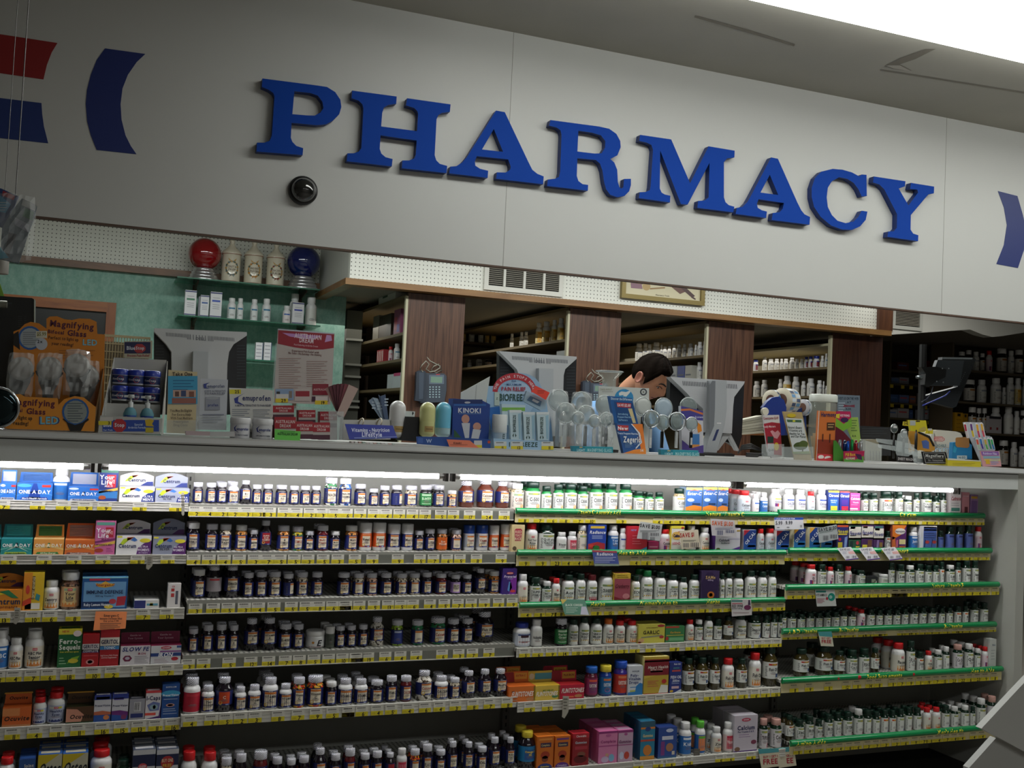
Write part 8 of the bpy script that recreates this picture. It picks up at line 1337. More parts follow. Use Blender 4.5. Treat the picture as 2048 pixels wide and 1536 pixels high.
# wall phones
for k, (x0, y0, w, yy, lab) in enumerate(((830, 742, 1, 6.34, 'dark grey wall phone with cord on the first woodgrain panel'), (1163, 762, .86, 6.34, 'dark grey wall phone on the second woodgrain panel, partly hidden'))):
    X = lambda x: x0+(x-830)*w; Yp = lambda y: y0+(y-742)*w
    G = lambda *L: [(X(a), Yp(b)) for a, b in L]; t = thing('wall_phone', lab, 'telephone', tuple(onY(X(860), Yp(805), yy)))
    part(t, 'phone_body', G((846, 748), (852, 746), (888, 747), (893, 752), (893, 780), (889, 804), (840, 806), (842, 780)), yy, .028, '3a424e', [('r', '586474', X(858), Yp(750), X(888), Yp(768)), ('p', '6c8878', G((862, 753), (885, 754), (884, 766), (861, 765))), ('r', '9c3038', X(872), Yp(748), X(880), Yp(750))]+[('e', '98b0b8', X(860+c*6.2), Yp(774+r*5), 1.7, 1.2) for c in range(4) for r in range(5)], zmin=0)
    part(t, 'handset', G((833, 744), (838, 741), (850, 742), (853, 748), (852, 770), (847, 800), (842, 803), (830, 801), (832, 780)), yy-.03, .03, '2a323e', [('p', '3c4654', G((838, 745), (848, 745), (846, 798), (838, 798)))], zmin=0)
    pts = [onY(X(a), Yp(b), yy-.03+.004*i) for i, (a, b) in enumerate(((846, 744), (840, 738), (844, 730), (852, 722), (858, 728), (852, 738), (860, 744), (870, 742), (880, 736), (878, 728), (868, 732), (862, 740), (872, 746), (884, 740), (880, 732), (860, 722), (852, 712)))]
    mb = MB(); mb.tube(pts, .0035, M('8c8c80', .5), 8); mb.build('cord', t)
# foot pad box and paper
t = obj1('foot_pad_box', 'blue foot pad carton picturing two bare feet', 'box', Q(*K3, (215, 545), (490, 565), (560, 600), (545, 925), (205, 915)), 3.5, .05, '1c3c84', [('r', '182c60', 906, 799, 965, 807), ('e', 'a8acb8', 935, 805, 6, 2), ('t', 'c8ccd8', 939, 821, 9, 'KINOKI', -1, .95, 52), ('p', '2c5ca0', R4(908, 808, 972, 812)), ('l', '5c7cb0', 918, 827, 962, 1, 3), ('e', 'b88878', 931, 838, 8, 9), ('p', 'b8bcc4', [(923, 846), (940, 846), (938, 876), (930, 876)]), ('e', 'b88878', 954, 853, 8, 8), ('p', 'b8bcc4', [(946, 858), (962, 860), (957, 879), (942, 879)]), ('p', '285038', [(908, 858), (918, 870), (925, 878), (908, 878)])])
obj1('folded_paper', 'white folded paper sheet standing behind the foot pad carton', 'paper', [(922, 785), (953, 768), (980, 753), (971, 812), (968, 850), (920, 850)], 3.62, .003, 'b8bcb8', [('p', 'a0a4a0', [(952, 770), (954, 769), (952, 800), (950, 800)])])
obj1('price_note', 'salmon orange note hanging at the counter edge', 'note', Q(*K3, (155, 925), (370, 935), (455, 1010), (180, 1010)), 3.4, .001, 'd8785c', [('t', '5c2c24', 915, 886, 4, 'Kinoki', 0, .9, 16), ('l', 'a05848', 900, 889, 935, 1, 3)])
# blue pain gel display
t = thing('gel_display', 'light blue pain gel display with red arched header', 'display', at(1040, 3.55))
arc_o = [(1041+43*math.cos(a), 783-37*math.sin(a)) for a in [math.pi*(1-i/12) for i in range(13)]]
part(t, 'header_card', [(974, 772), (988, 772)]+[(x, y) for x, y in arc_o if y < 776]+[(1090, 786), (1100, 850), (1100, 884), (974, 884)], 3.64, .004, '88a8c4',
 [('e', '9cb8d0', 1035, 800, 34, 36)]+[('p', 'a82c38', [(1029+(44+0)*math.cos(a), 783-37*math.sin(a)), (1029+44*math.cos(b), 783-37*math.sin(b)), (1029+34*math.cos(b), 785-26*math.sin(b)), (1029+34*math.cos(a), 785-26*math.sin(a))]) for a, b in [(math.pi*(1-i/16), math.pi*(1-(i+1)/16)) for i in range(16)]]
 +[('t', 'd8c0c4', 1029+39.5*math.cos(a), 784-31.5*math.sin(a), 5, ch, math.degrees(a)-90) for ch, a in zip('THE PAIN STOPS HERE', [math.pi*(.93-i*.048) for i in range(19)]) if ch != ' ']
 +[('t', '506c98', 1028, 762, 3.4, 'FOR', 0, .9), ('t', '506c98', 1028, 769, 4.2, 'MAXIMUM', -1, .95, 38), ('t', 'a0283c', 1027, 778, 7.5, 'PAIN RELIEF', -1, .8, 48), ('t', '2c4c44', 1030, 795, 13, 'BIOFREEZE', -1, .75, 62), ('r', 'a8b8b0', 989, 784, 999, 811), ('t', '48584c', 994, 797, 4, 'Z'), ('p', '2c64a8', [(978, 815), (1005, 812), (1005, 850), (982, 860)])])
part(t, 'tray_front', Q(*K3, (590, 915), (1140, 950), (1150, 1040), (598, 1015)), 3.43, .004, '94b4d0', [('t', '24443c', 1059, 889, 8.5, 'REEZE', -1, .85, 36), ('t', '24443c', 1019, 889, 8.5, 'I', 0, .85)]+[o for x, pr in ((989, '11'), (1022, '12'), (1083, '11')) for o in (('r', 'c0c4c4', x, 883, x+24, 892), ('l', '585c5c', x+3, 884.5, x+18, 1, 4), ('r', 'c8b828', x, 892, x+24, 899.5), ('t', '242018', x+16, 895.7, 5.6, pr))])
mb = MB(); a, b, c_ = onY(972, 810, 3.6), onY(988, 880, 3.43), onY(1107, 885, 3.43)
mb.add([(b.x, 3.434, ZT+.001), (b.x, 3.434, b.z), (a.x+.01, 3.63, a.z), (a.x+.01, 3.63, ZT+.001)], [(0, 1, 2, 3)], M('88acd0')); mb.build('tray_side', t); mb = MB()
mb.add([(c_.x, 3.434, ZT+.001), (c_.x, 3.434, c_.z), (onY(1100, 850, 3.63).x, 3.63, onY(1095, 830, 3.63).z), (onY(1100, 850, 3.63).x, 3.63, ZT+.001)], [(0, 1, 2, 3)], M('88acd0')); mb.build('tray_side', t)
tx = lambda x, y: [('t', '28403c', x, y+28, 5.4, 'BIOFREEZE', 90, .9, 34), ('p', '204034', [(x-4, y+52), (x-1, y+47), (x-2, y+56)]), ('p', '204034', [(x+4, y+52), (x+1, y+47), (x+2, y+56)])]
for k, (x0, x1, yt_, w) in enumerate(((1019, 1043, 820, 'left'), (1046, 1070, 824, 'middle'), (1073, 1098, 824, 'right'))):
    x = (x0+x1)/2; obj1('gel_tube', 'white and pale blue pain gel tube, %s of three standing in the display' % w, 'tube', [(x0, yt_), (x1, yt_+1), (x1-1, 881), (x0+3, 881)], 3.5-.006*k, .018, 'b4c8d0', [('r', 'c8d0d4', x0, yt_, x1, yt_+5), ('p', '90b4c8', [(x1-7, yt_+8), (x1-1, yt_+6), (x1-2, 878), (x1-5, 878)])]+tx(x-2, yt_-1), 'pain gel tubes')
obj1('gel_tube', 'pain gel tube with green stripe behind the other tubes', 'tube', [(1003, 808), (1051, 810), (1048, 850), (1006, 850)], 3.58, .02, 'b0c4cc', [('r', '74a848', 1004, 815, 1050, 822)], zmin=ZT+.08)
mb = MB(); p, s, r = lathe_at(mb, 998.5, 3.5, 15, [(.95, 0), (1, .003), (1, .055)], M('a8b8c4')); mp = lambda u, v, l=0: (p.x+(r+.0006+l)*math.sin(u/r), 3.5-(r+.0006+l)*math.cos(u/r), v); mb.text('OFREEZE', r*.3, ZT+.03, .008, M('28403c'), mp, .045, rot=1.57)
zr = onY(998, 829, 3.5).z; t = thing('roll_on', 'white-capped pain gel roll-on at the left of the display', 'bottle', (p.x, 3.5, ZT)); mb.build('bottle_body', t); mb = MB(); mb.lathe([(r*1.02, ZT+.056), (r*1.02, zr-.003), (r*.93, zr)], M('c0c4c4'), (p.x, 3.5, 0), 24); mb.build('cap', t)
obj1('blister_pack', 'clear blister pack leaning over the display header', 'packet', Q(*K3, (900, 475), (1085, 560), (1075, 640), (1030, 655), (870, 570)), 3.58, .012, '90a8b8', [('p', '50708c', Q(*K3, (935, 520), (1040, 570), (1025, 620), (900, 560))), ('p', 'c8d4d8', Q(*K3, (960, 545), (1020, 575), (1000, 590), (950, 565)))], zmin=ZT+.05)
obj1('red_note', 'bright red orange note stuck on top of the gel display', 'note', Q(*K3, (985, 425), (1115, 490), (1078, 558), (945, 480)), 3.56, .001, 'd84434', [('l', 'a03028', 1075, 781, 1090, 2, 4)], zmin=ZT+.05)
# magnifiers, bagged and loose
blk, chrm = M('0c0c0c', .3), M('c8ccd0', .1, .9)
def magn(nm, label, x, y, rx, yy, pyb, hw, group, silver=False, wrapped=True, tilt=0, fill=None, seed=0):
    p, s = sc_at(x, y, yy); r = rx*s; c = (p.x, yy, p.z); t = thing(nm, label, 'magnifying glass', (p.x, yy, ZT+.002), group)
    mb = MB(); lensd(mb, c, r*.96, fill or M('b8c4c4', .06, trans=.7), tilt=tilt); mb.build('lens', t)
    ring(c, r, .0028, chrm if silver else M('b0b8b8', .15, .5), -tilt).build('rim', t)
    zb_ = max(ZT+.003, onY(x, pyb, yy).z); mb = MB(); w = hw*s; z1 = c[2]-r
    mb.box(p.x-w, p.x+w, yy-.004, yy+.004, zb_, z1-.006, M('c0c4c4', .2, .3) if seed % 2 else blk); mb.box(p.x-w*.5, p.x+w*.5, yy-.003, yy+.003, z1-.006, z1+.002, chrm)
    if seed % 3 == 0: mb.box(p.x-w*.8, p.x+w*.8, yy-.0046, yy-.004, zb_+.012, zb_+.04, M('b8b8b8'))
    mb.build('handle', t)
    if wrapped: bag((p.x, yy, (p.z+r+zb_)/2), r*1.12, (p.z+r-zb_)/2*1.02, seed).build('clear_bag', t)
g = 'bagged magnifiers on the counter'
for k, (x, y, r, yy, w) in enumerate(((1117, 801, 21, 3.7, 'tallest, at the left'), (1163, 806, 22, 3.72, 'tall, second from left at the back'), (1209, 810, 19, 3.72, 'tall, at the right beside the white card'), (1131, 826, 20, 3.62, 'front left'), (1172, 830, 19, 3.62, 'front middle'), (1156, 836, 12.5, 3.56, 'small round lens, front centre'), (1213, 839, 14, 3.56, 'small round lens, front right'), (1189, 842, 12, 3.54, 'small, between the two front round ones'))):
    magn('magnifying_glass', 'magnifying glass in crumpled clear film, %s' % w, x, y, r, yy, 894, 3.2, g, seed=k+10)
g = 'loose magnifiers in the second tray'
for k, (x, y, r, yy, w, f_) in enumerate(((1286, 813, 18, 3.7, 'large with plain pale lens, back left', 'b0b4b0'), (1327, 816, 20, 3.7, 'large with bluish lens, back middle', '98a8b4'), (1376.5, 814, 19, 3.7, 'large, back right', None), (1302, 838, 17, 3.58, 'chrome rimmed, front left', None), (1325, 845, 15, 3.6, 'chrome rimmed, second in front', None), (1354, 843, 18, 3.56, 'chrome rimmed, front centre', None), (1383, 848, 13.5, 3.57, 'chrome rimmed, front right', None))):
    magn('magnifying_glass', 'unwrapped magnifying glass, %s' % w, x, y, r, yy, 896, 2.6, g, silver=k > 2, wrapped=False, tilt=.25 if k in (3, 5) else 0, fill=M(f_, .3) if f_ else None, seed=k)
for k, (x0, x1, y0, y1) in enumerate(((1145, 1226, 892, 907), (1321, 1397, 899, 915))):
    obj1('magnifier_tray', 'teal MAGNIFYING GLASS tray strip, %s' % ('in front of the bagged magnifiers', 'in front of the loose magnifiers')[k], 'tray', [(x0, y0), (x1, y0+2), (x1, y1), (x0+1, y1-2)], 3.42, .02, '2a8c9c', [('p', '1c7488', [(x0, y0), (x0+25, y0+.5), (x0+25, y1-1), (x0+1, y1-2)]), ('t', 'b0d4d8', x0+17, (y0+y1)/2+1, 5, 'LIGHT', -1, .8, 16), ('p', 'c0a870', R4(x0+14, y0+1.5, x0+20, y0+3.5)), ('t', 'a0d0d4', x0+54, (y0+y1)/2+1, 6, 'MAGNIFYING GLASS', -1, .9, 48)])
    mb = MB(); a, b = onY(x0+2, 880, 3.5), onY(x1-2, 880, 3.5); mb.box(a.x, b.x, 3.445, 3.49, ZT+.001, ZT+.012, M('1c1c1c')); mb.build('magnifier_stand', tagv=('black slotted base %s' % ('under the bagged magnifiers', 'under the loose magnifiers')[k], 'stand'))
# white hand card, leaflet cards
obj1('hand_card', 'white card with a hand in a blue circle behind the leaflets', 'card', Q(*((1090, 760), 6.206), (665, 75), (1292, 103), (1290, 900), (670, 900)), 3.76, .003, 'b4b8b4', [('e', '2c80b0', 1248, 796, 19, 18), ('p', 'c8ccc8', Q((1090, 760), 6.206, (918, 160), (950, 142), (1005, 150), (1050, 132), (1060, 150), (1010, 205), (970, 200), (975, 185), (925, 195), (918, 180))), ('t', '8c8c78', 1212, 779, 4, 'TAKE AWAY', 0, .9, 24), ('l', '90908c', 1204, 783, 1226, 1, 3), ('e', '30343c', 1287, 784, 7, 7), ('e', 'b0b4b0', 1287, 784, 4.4, 4.4), ('e', '605850', 1287, 784, 1.6, 1.6)])
obj1('heartburn_leaflets', 'blue SAVE $2.00 heartburn leaflets in a slanted stand', 'leaflet', [(1219, 792), (1264, 796), (1277, 850), (1230, 850)], 3.56, .02, '1c5490', [('t', 'b8ccdc', 1243, 798, 4.6, 'Discover the Difference', -3, .9, 42), ('p', '184478', [(1228, 803), (1266, 806), (1274, 848), (1236, 848)]), ('p', 'a82430', [(1233, 805), (1262, 807), (1262, 816), (1235, 814)]), ('t', 'd8d8dc', 1248, 810.5, 5, 'SAVE $2.00', -3, .9, 26), ('p', 'c8b888', [(1256, 817), (1264, 817), (1272, 846), (1266, 846)]), ('t', '88b0d0', 1246, 828, 3.6, 'Introducing', -2, .9, 20), ('t', '88b0d0', 1250, 834, 3.6, 'Frequent Heartburn', -2, .9, 30), ('t', '88b0d0', 1246, 840, 3.6, 'Sufferers', -2, .9, 18)])
obj1('heartburn_leaflets', 'blue and orange New heartburn leaflets at the counter front', 'leaflet', [(1234, 847), (1285, 848), (1292, 910), (1247, 910)], 3.44, .02, '1c4c88', [('p', 'd07020', [(1262, 848), (1285, 848), (1291, 897), (1282, 900), (1277, 868), (1270, 856)]), ('p', 'd07c28', [(1247, 910), (1270, 899), (1292, 897), (1292, 910)]), ('p', 'c8d0d8', [(1262, 848), (1264, 848), (1280, 866), (1284, 885), (1272, 898), (1271, 896), (1281, 884), (1277, 867)]), ('p', 'a82c30', [(1235, 850), (1257, 851), (1257, 862), (1237, 861)]), ('t', 'e0d8d8', 1246, 856.5, 6.5, 'New', -2), ('t', 'b8c8dc', 1257, 867, 3.8, 'Treats Frequent Heartburn', -2, .9, 44), ('t', '101c30', 1264, 879, 12.5, 'Zegerid', -1, .78, 36), ('t', 'd8dce0', 1264, 879, 11.3, 'Zegerid', -1, .8, 34.5), ('t', '7088b0', 1275, 887, 4, 'OTC'), ('l', '6080a8', 1250, 886, 1266, 4, 2.6), ('t', 'd8c8c0', 1284, 901, 5, '14')], lean=.03)
obj1('joint_leaflets', 'orange and purple leaflets in a clear stand left of the monitor stand', 'leaflet', [(1362, 812), (1406, 822), (1407, 910), (1380, 908), (1364, 908)], 3.62, .02, 'b4b4bc', [('p', '403c84', [(1362, 812), (1406, 822), (1406, 841), (1362, 838)]), ('p', 'c06c38', [(1362, 822), (1380, 821), (1406, 830), (1406, 826), (1380, 817), (1362, 818)]), ('t', 'b8b8d0', 1398, 834, 4, 'System', 0, .9, 16), ('p', 'c87c28', [(1392, 842), (1402, 850), (1404, 862), (1396, 866)]), ('r', '3c70a8', 1384, 868, 1399, 893), ('r', 'c88848', 1384, 889, 1399, 896), ('p', '4c3c84', [(1364, 880), (1384, 896), (1407, 890), (1407, 910), (1364, 908)])])
# label rolls, paper stack
t = thing('label_dispenser', 'blue dispenser holding large rolls of printed labels', 'label dispenser', at(1560, 3.72))
rx = Matrix.Rotation(math.radians(90), 4, 'Y') @ Matrix.Rotation(math.radians(-0), 4, 'X')
for (x, y, r0_, w, yy, c, nm) in ((1541, 801, 22, .03, 3.78, 'c4bca8', 'label_roll'), (1563, 801, 26, .062, 3.74, 'c8c0ac', 'label_roll'), (1605, 815, 17, .02, 3.8, 'a8a8b0', 'label_roll')):
    p, s = sc_at(x, y, yy); r = r0_*s; mb = MB(); rt = Matrix.Rotation(math.radians(15), 4, 'Z') @ Matrix.Rotation(math.radians(90), 4, 'Y')
    mb.lathe([(r*.55, 0), (r, .0005), (r, w*.5), (r, w), (r*.55, w+.0005)], M(c, .6), (p.x, yy, p.z), 36, rot=rt)
    mb.lathe([(r*.52, -.002), (r*.54, -.001), (r*.54, -.0005)], M('5c3c30', .8), (p.x, yy, p.z), 24, rot=rt)
    for k in range(18):
        a = k*.349
        for j in range(2):
            if r0_ < 20 and j: continue
            v0, v1 = w*(.08+.46*j), w*(.46+.46*j); ps = []
            for aa, vv in ((a, v0), (a+.27, v0), (a+.27, v1), (a, v1)): q_ = rt @ Vector(((r+.0008)*math.cos(aa), (r+.0008)*math.sin(aa), vv)); ps.append((p.x+q_.x, yy+q_.y, p.z+q_.z))
            mb.add(ps, [(0, 1, 2, 3)], M(('5c8cb8', 'b8c4d0', '3c4c6c')[(k+j) % 3]))
    mb.build(nm, t)
part(t, 'blue_stand', [(1526, 815), (1535, 803), (1545, 795), (1558, 793), (1568, 800), (1573, 815), (1570, 870), (1560, 870), (1545, 850), (1530, 830)], 3.68, .02, '14307c')
part(t, 'stand_foot', [(1545, 840), (1612, 812), (1613, 868), (1548, 872)], 3.8, .04, '182c60')
mb = MB(); p, s = sc_at(1527, 823, 3.66); mb.lathe([(7.5*s, 0), (8*s, .002), (8*s, .014), (7.5*s, .016)], M('c8c4b4'), (p.x, 3.66, p.z), 20, rot=Matrix.Rotation(math.radians(90), 4, 'X')); mb.build('knob', t)
t = thing('paper_stack', 'thick stack of cream folded papers beside the label rolls', 'paper', at(1507, 3.8))
for k in range(6): part(t, 'paper_bundle', [(1484, 840+k*5), (1526, 831+k*6), (1528, 836+k*6), (1484, 844.5+k*5)], 3.86, .05, ('b8b4a0', 'a8a490', 'c0bca8')[k % 3], zmin=ZT+.03)
obj1('writing_shelf', 'orange brown wooden ledge under the stack of folded papers', 'shelf', [(1480, 866), (1540, 866), (1540, 871), (1480, 870)], 3.865, .06, '9c6430', zmin=ZT)
# right-hand leaflets
leaflet('leaflet_holder', 'red heart leaflets with a bottle picture in a clear stand', Q(*K4, (1520, 700), (1668, 698), (1700, 1090), (1600, 1100), (1560, 1040)), 3.5, 'b8b4b4', [('p', '981c30', Q(*K4, (1524, 780), (1600, 765), (1678, 775), (1696, 1075), (1565, 1060))), ('t', '801828', 1541.5, 836, 4.6, 'Coenzyme Q-10', 2, .9, 30), ('t', 'd8c0c4', 1539, 853, 4, 'Really Matters', 2, .9, 24), ('p', 'c89098', Q(*K4, (1585, 850), (1605, 840), (1630, 860), (1655, 840), (1680, 870), (1650, 920), (1620, 910))), ('p', '18342c', R4(1535, 873, 1547, 886)), ('r', 'a8a8ac', 1535, 887, 1548, 912), ('t', '242430', 1542, 900, 4, 'Q-10', 0, .9, 11), ('e', 'c0a828', 1553, 893, 5, 8)], lean=.03)
leaflet('leaflet_holder', 'tan and white leaflets picturing a green tree', Q(*K4, (1705, 665), (1880, 672), (1975, 1120), (1815, 1125)), 3.46, 'a08c60', [('p', 'b8bcbc', Q(*K4, (1725, 725), (1885, 735), (1950, 1045), (1800, 1045))), ('e', 'b8a020', 1583, 831, 9, 4), ('p', '3c5c40', Q(*K4, (1738, 740), (1875, 745), (1876, 768), (1745, 765))), ('e', 'b8b838', 1588, 842, 3, 2), ('t', '2c3430', 1590, 855, 5, 'Nature\'s Bounty', -2, .8, 28), ('t', '2c3430', 1591, 861, 4.6, 'Vitamins are', -2, .8, 26), ('t', '2c3430', 1594, 867.5, 4.6, 'Healthy for You', -2, .8, 30), ('t', '2c3430', 1597, 873, 4.6, 'and Our Planet', -2, .8, 30), ('e', '3c4a20', 1601, 892, 14, 8), ('e', '4a5828', 1607, 888, 9, 7), ('r', '342414', 1604, 897, 1606.5, 907), ('p', '7c8c58', Q(*K4, (1795, 1040), (1950, 1035), (1955, 1060), (1800, 1060)))], lean=.03)
t = thing('stick_jar', 'clear jar with white lid full of wooden tongue depressors', 'jar', at(1645, 3.62)); p, s = sc_at(1645, 850, 3.62); r = 28*s; zl = onY(1645, 803, 3.62).z; zt_ = onY(1645, 789, 3.62).z
mb = MB(); mb.lathe([(r*.95, ZT+.001), (r, ZT+.005), (r, zl-.01), (r*.92, zl)], M('b8c0b8', .06, alpha=.28), (p.x, 3.62, 0), 28); mb.build('jar_body', t)
mb = MB(); mb.lathe([(r*1.02, zl-.002), (r*1.03, zl+.002), (r*1.02, zt_-.004), (r*.93, zt_), (.0005, zt_)], M('c0c4bc', .4), (p.x, 3.62, 0), 28); mb.build('lid', t)
for k in range(9):
    a = k*.7; bx_, by_ = p.x+r*.5*math.cos(a), 3.62+r*.5*math.sin(a); dx = (k % 3-1)*.012-.008; h = .1+.012*(k % 3); mb = MB(); mb.hexa([(bx_-.007, by_-.001, ZT+.006), (bx_+.007, by_-.001, ZT+.006), (bx_+.007, by_+.001, ZT+.006), (bx_-.007, by_+.001, ZT+.006), (bx_+dx-.007, by_-.001, ZT+h), (bx_+dx+.007, by_-.001, ZT+h), (bx_+dx+.007, by_+.001, ZT+h), (bx_+dx-.007, by_+.001, ZT+h)], M('b09468', .7)); mb.build('tongue_depressor', tagv=('thin wooden tongue depressor standing in the clear jar', 'tongue depressor', 'tongue depressors in the jar'))
K6 = ((1600, 660), 4.571)
obj1('sunset_leaflet', 'orange sunset leaflet in front of the tongue depressor jar', 'leaflet', Q(*K6, (172, 738), (330, 745), (310, 1212), (148, 1195)), 3.48, .012, 'b8642c', [('p', 'c8c4b8', Q(*K6, (172, 738), (178, 738), (154, 1196), (148, 1195))), ('t', '1c2450', 1657.5, 829, 8, 'Harmony', -1, .9, 30), ('r', '3c2414', 1654, 845, 1670, 860), ('l', 'a8885c', 1656, 848, 1668, 2, 5), ('p', '7c2c18', Q(*K6, (162, 1000), (320, 1005), (312, 1160), (155, 1150))), ('p', '3c1814', Q(*K6, (205, 950), (215, 950), (212, 1020), (202, 1020))), ('p', '3c1814', Q(*K6, (270, 950), (280, 950), (277, 1030), (266, 1030))), ('p', 'b83038', Q(*K6, (158, 1130), (312, 1140), (310, 1212), (150, 1195))), ('e', 'd0ccc8', 1642, 914, 6, 4), ('e', 'd0ccc8', 1656, 916, 7, 4)], lean=.02)
t = thing('keyring_display', 'green and pink key ring display stand with small torches', 'display', at(1700, 3.5))
part(t, 'header_card', Q(*K6, (335, 742), (462, 745), (475, 880), (395, 925), (325, 880)), 3.56, .003, 'a82050', [('p', '6ca030', Q(*K6, (325, 800), (400, 860), (470, 800), (475, 880), (395, 925), (325, 880))), ('p', 'c0b030', Q(*K6, (330, 770), (365, 765), (360, 810), (330, 800))), ('t', 'd8c8d0', 1690, 831, 4, 'KEYRING', -2, .9, 18), ('e', '381c48', 1689, 840, 8, 5)])
part(t, 'green_card', Q(*K6, (440, 800), (530, 797), (555, 1010), (500, 1060), (430, 900)), 3.58, .003, '8ca850', [('t', '3c4c28', 1708, 872, 4, 'AA', 0, .9), ('l', '5c7838', 1702, 840, 1714, 5, 5)])
part(t, 'red_backing', Q(*K6, (325, 880), (400, 930), (560, 1110), (400, 1200), (320, 1020)), 3.54, .003, '5c1424')
part(t, 'tray_front', Q(*K6, (400, 1108), (590, 1105), (580, 1222), (400, 1218)), 3.45, .003, 'a01c48', [('p', '4c8c34', Q(*K6, (400, 1175), (500, 1190), (582, 1150), (580, 1222), (400, 1218))), ('t', 'c8a828', 1701, 909, 6, 'Pill Box', 2, .8, 20), ('t', 'c8c8b0', 1701, 917, 4, 'KEYRING', 2, .9, 18), ('p', '3c1c40', Q(*K6, (505, 1130), (560, 1140), (570, 1190), (530, 1180)))])
part(t, 'tray_side', Q(*K6, (308, 1010), (330, 1010), (395, 1110), (400, 1218), (305, 1195)), 3.47, .003, '3c7828')
for k, (x, c) in enumerate(((1680, '90989c'), (1689, '1c2c5c'), (1696, '2858b0'), (1704, '2c9c50'), (1712, 'a02c34'), (1722, 'b0b4b4'))):
    p, s = sc_at(x, 890, 3.5+.01*(k % 2)); yy = 3.5+.01*(k % 2); z1 = onY(x, 879+(k % 3)*1.5, yy).z; mb = MB(); mb.lathe([(3.4*s, z1-.05), (3.6*s, z1-.045), (3.6*s, z1-.008), (2.6*s, z1-.004), (2.4*s, z1)], M(c, .2, .7), (p.x, yy, 0), 14); o = mb.build('key_torch', tagv=('small %s metal pill holder in the key ring display' % ('grey', 'navy', 'blue', 'green', 'red', 'silver')[k], 'key ring', 'metal key ring holders'))
for k, x in enumerate((1690, 1712, 1722)): p = onY(x, 884-k, 3.485); ring((p.x, 3.485, p.z), .007, .0009, chrm, n=18).build('split_ring', tagv=('chrome split ring hooked on the key ring display, %s' % ('left', 'middle', 'right')[k], 'ring', 'split rings'))
obj1('web_card', 'grey visit us on the web card behind the key ring display', 'card', Q(*K6, (345, 590), (548, 600), (545, 1150), (345, 1150)), 3.7, .003, '606c78', [('t', '2c3848', 1697, 797, 5, 'VISIT US ON THE WEB', -1, .9, 40), ('t', '2c3848', 1698, 804.5, 4, 'AT'), ('p', '6c3040', Q(*K6, (395, 680), (450, 690), (500, 682), (500, 708), (450, 700), (395, 706))), ('t', '2c3848', 1697, 818, 4, 'ASK'), ('l', '8c98a4', 1677, 805, 1690, 7, 5)])
# clear tray, sheet magnifiers
obj1('calculator', 'black flat keypad lying behind the clear display', 'keypad', Q(*K6, (545, 875), (830, 890), (830, 1150), (560, 1150)), 3.86, .05, '14161a', [('l', '24282c', 1724, 856, 1776, 4, 5)], zmin=ZT)
t = thing('test_strip_tray', 'clear box of beige strips beside the key ring display', 'box', at(1746, 3.56))
part(t, 'strips', Q(*K6, (600, 1000), (700, 1000), (745, 1085), (745, 1195), (600, 1195)), 3.6, .03, '847c68', [('p', '4c463c', R4(1740+k*6, 902, 1741.5+k*6, 920)) for k in range(4)])
part(t, 'clear_front', Q(*K6, (555, 995), (750, 1055), (745, 1200), (600, 1205)), 3.56, .002, 'c0c4c0', clear=.25)
t = thing('sheet_magnifier_stand', 'clear acrylic stand with yellow sheet magnifiers and black base strip', 'display', at(1835, 3.56))
part(t, 'black_strip', [(1796, 911), (1835, 915), (1835, 926), (1797, 924)], 3.46, .01, '1c1818', [('t', 'b0acac', 1814, 918.5, 5, 'SHEET MAGNIFI', -4, .95, 36)])
a_ = M('c8d0ce', .08, alpha=.3)
for pts, yy in (([(1752, 877), (1790, 880), (1830, 890), (1832, 900), (1795, 892), (1754, 884)], 3.56), ([(1756, 888), (1800, 893), (1845, 908), (1844, 915), (1800, 904), (1757, 895)], 3.52), ([(1796, 868), (1812, 862), (1828, 905), (1800, 925), (1792, 905)], 3.5), ([(1822, 892), (1842, 905), (1850, 925), (1838, 929), (1828, 925)], 3.45)):
    part(t, 'acrylic_panel', pts, yy, .002, 'c0c4c0', clear=.3)
part(t, 'orange_board', [(1818, 862), (1836, 862), (1860, 874), (1868, 886), (1870, 900), (1858, 905), (1840, 900), (1818, 905)], 3.6, .004, 'b08034', [('p', '4860a4', [(1843, 882), (1852, 880), (1858, 884), (1858, 898), (1846, 896)]), ('p', '181818', [(1836, 862), (1860, 872), (1870, 892), (1866, 893), (1857, 876), (1836, 866)])])
part(t, 'white_board', [(1866, 860), (1870, 870), (1876, 900), (1868, 902), (1858, 880)], 3.66, .003, 'b0b0ac')
obj1('yellow_packet', 'yellow packet in clear film on top of the sheet magnifier stand', 'packet', [(1819, 840), (1852, 841), (1855, 860), (1848, 864), (1822, 862)], 3.55, .012, 'b8ac28', [('p', '9ca0a0', R4(1820, 841, 1831, 851)), ('p', '3c3420', R4(1832, 841, 1840, 844)), ('p', 'a89850', [(1838, 858), (1848, 853), (1853, 856), (1851, 862), (1838, 862)])], zmin=ZT+.05)
obj1('yellow_label', 'small yellow lettered label left of the yellow packet', 'label', [(1807, 843), (1817, 844), (1817, 852), (1806, 851)], 3.66, .003, 'b8a820', [('t', '242014', 1812, 847, 5, 'SHE', 0, .9, 9)], zmin=ZT+.05)
obj1('yellow_label', 'yellow and white price label at the right of the sheet magnifiers', 'label', [(1854, 857), (1866, 859), (1866, 868), (1850, 867)], 3.62, .003, 'c0b028', [('r', 'a8a8a8', 1856, 857, 1864, 861), ('t', '242014', 1858, 865, 4, 'I')], zmin=ZT+.05)
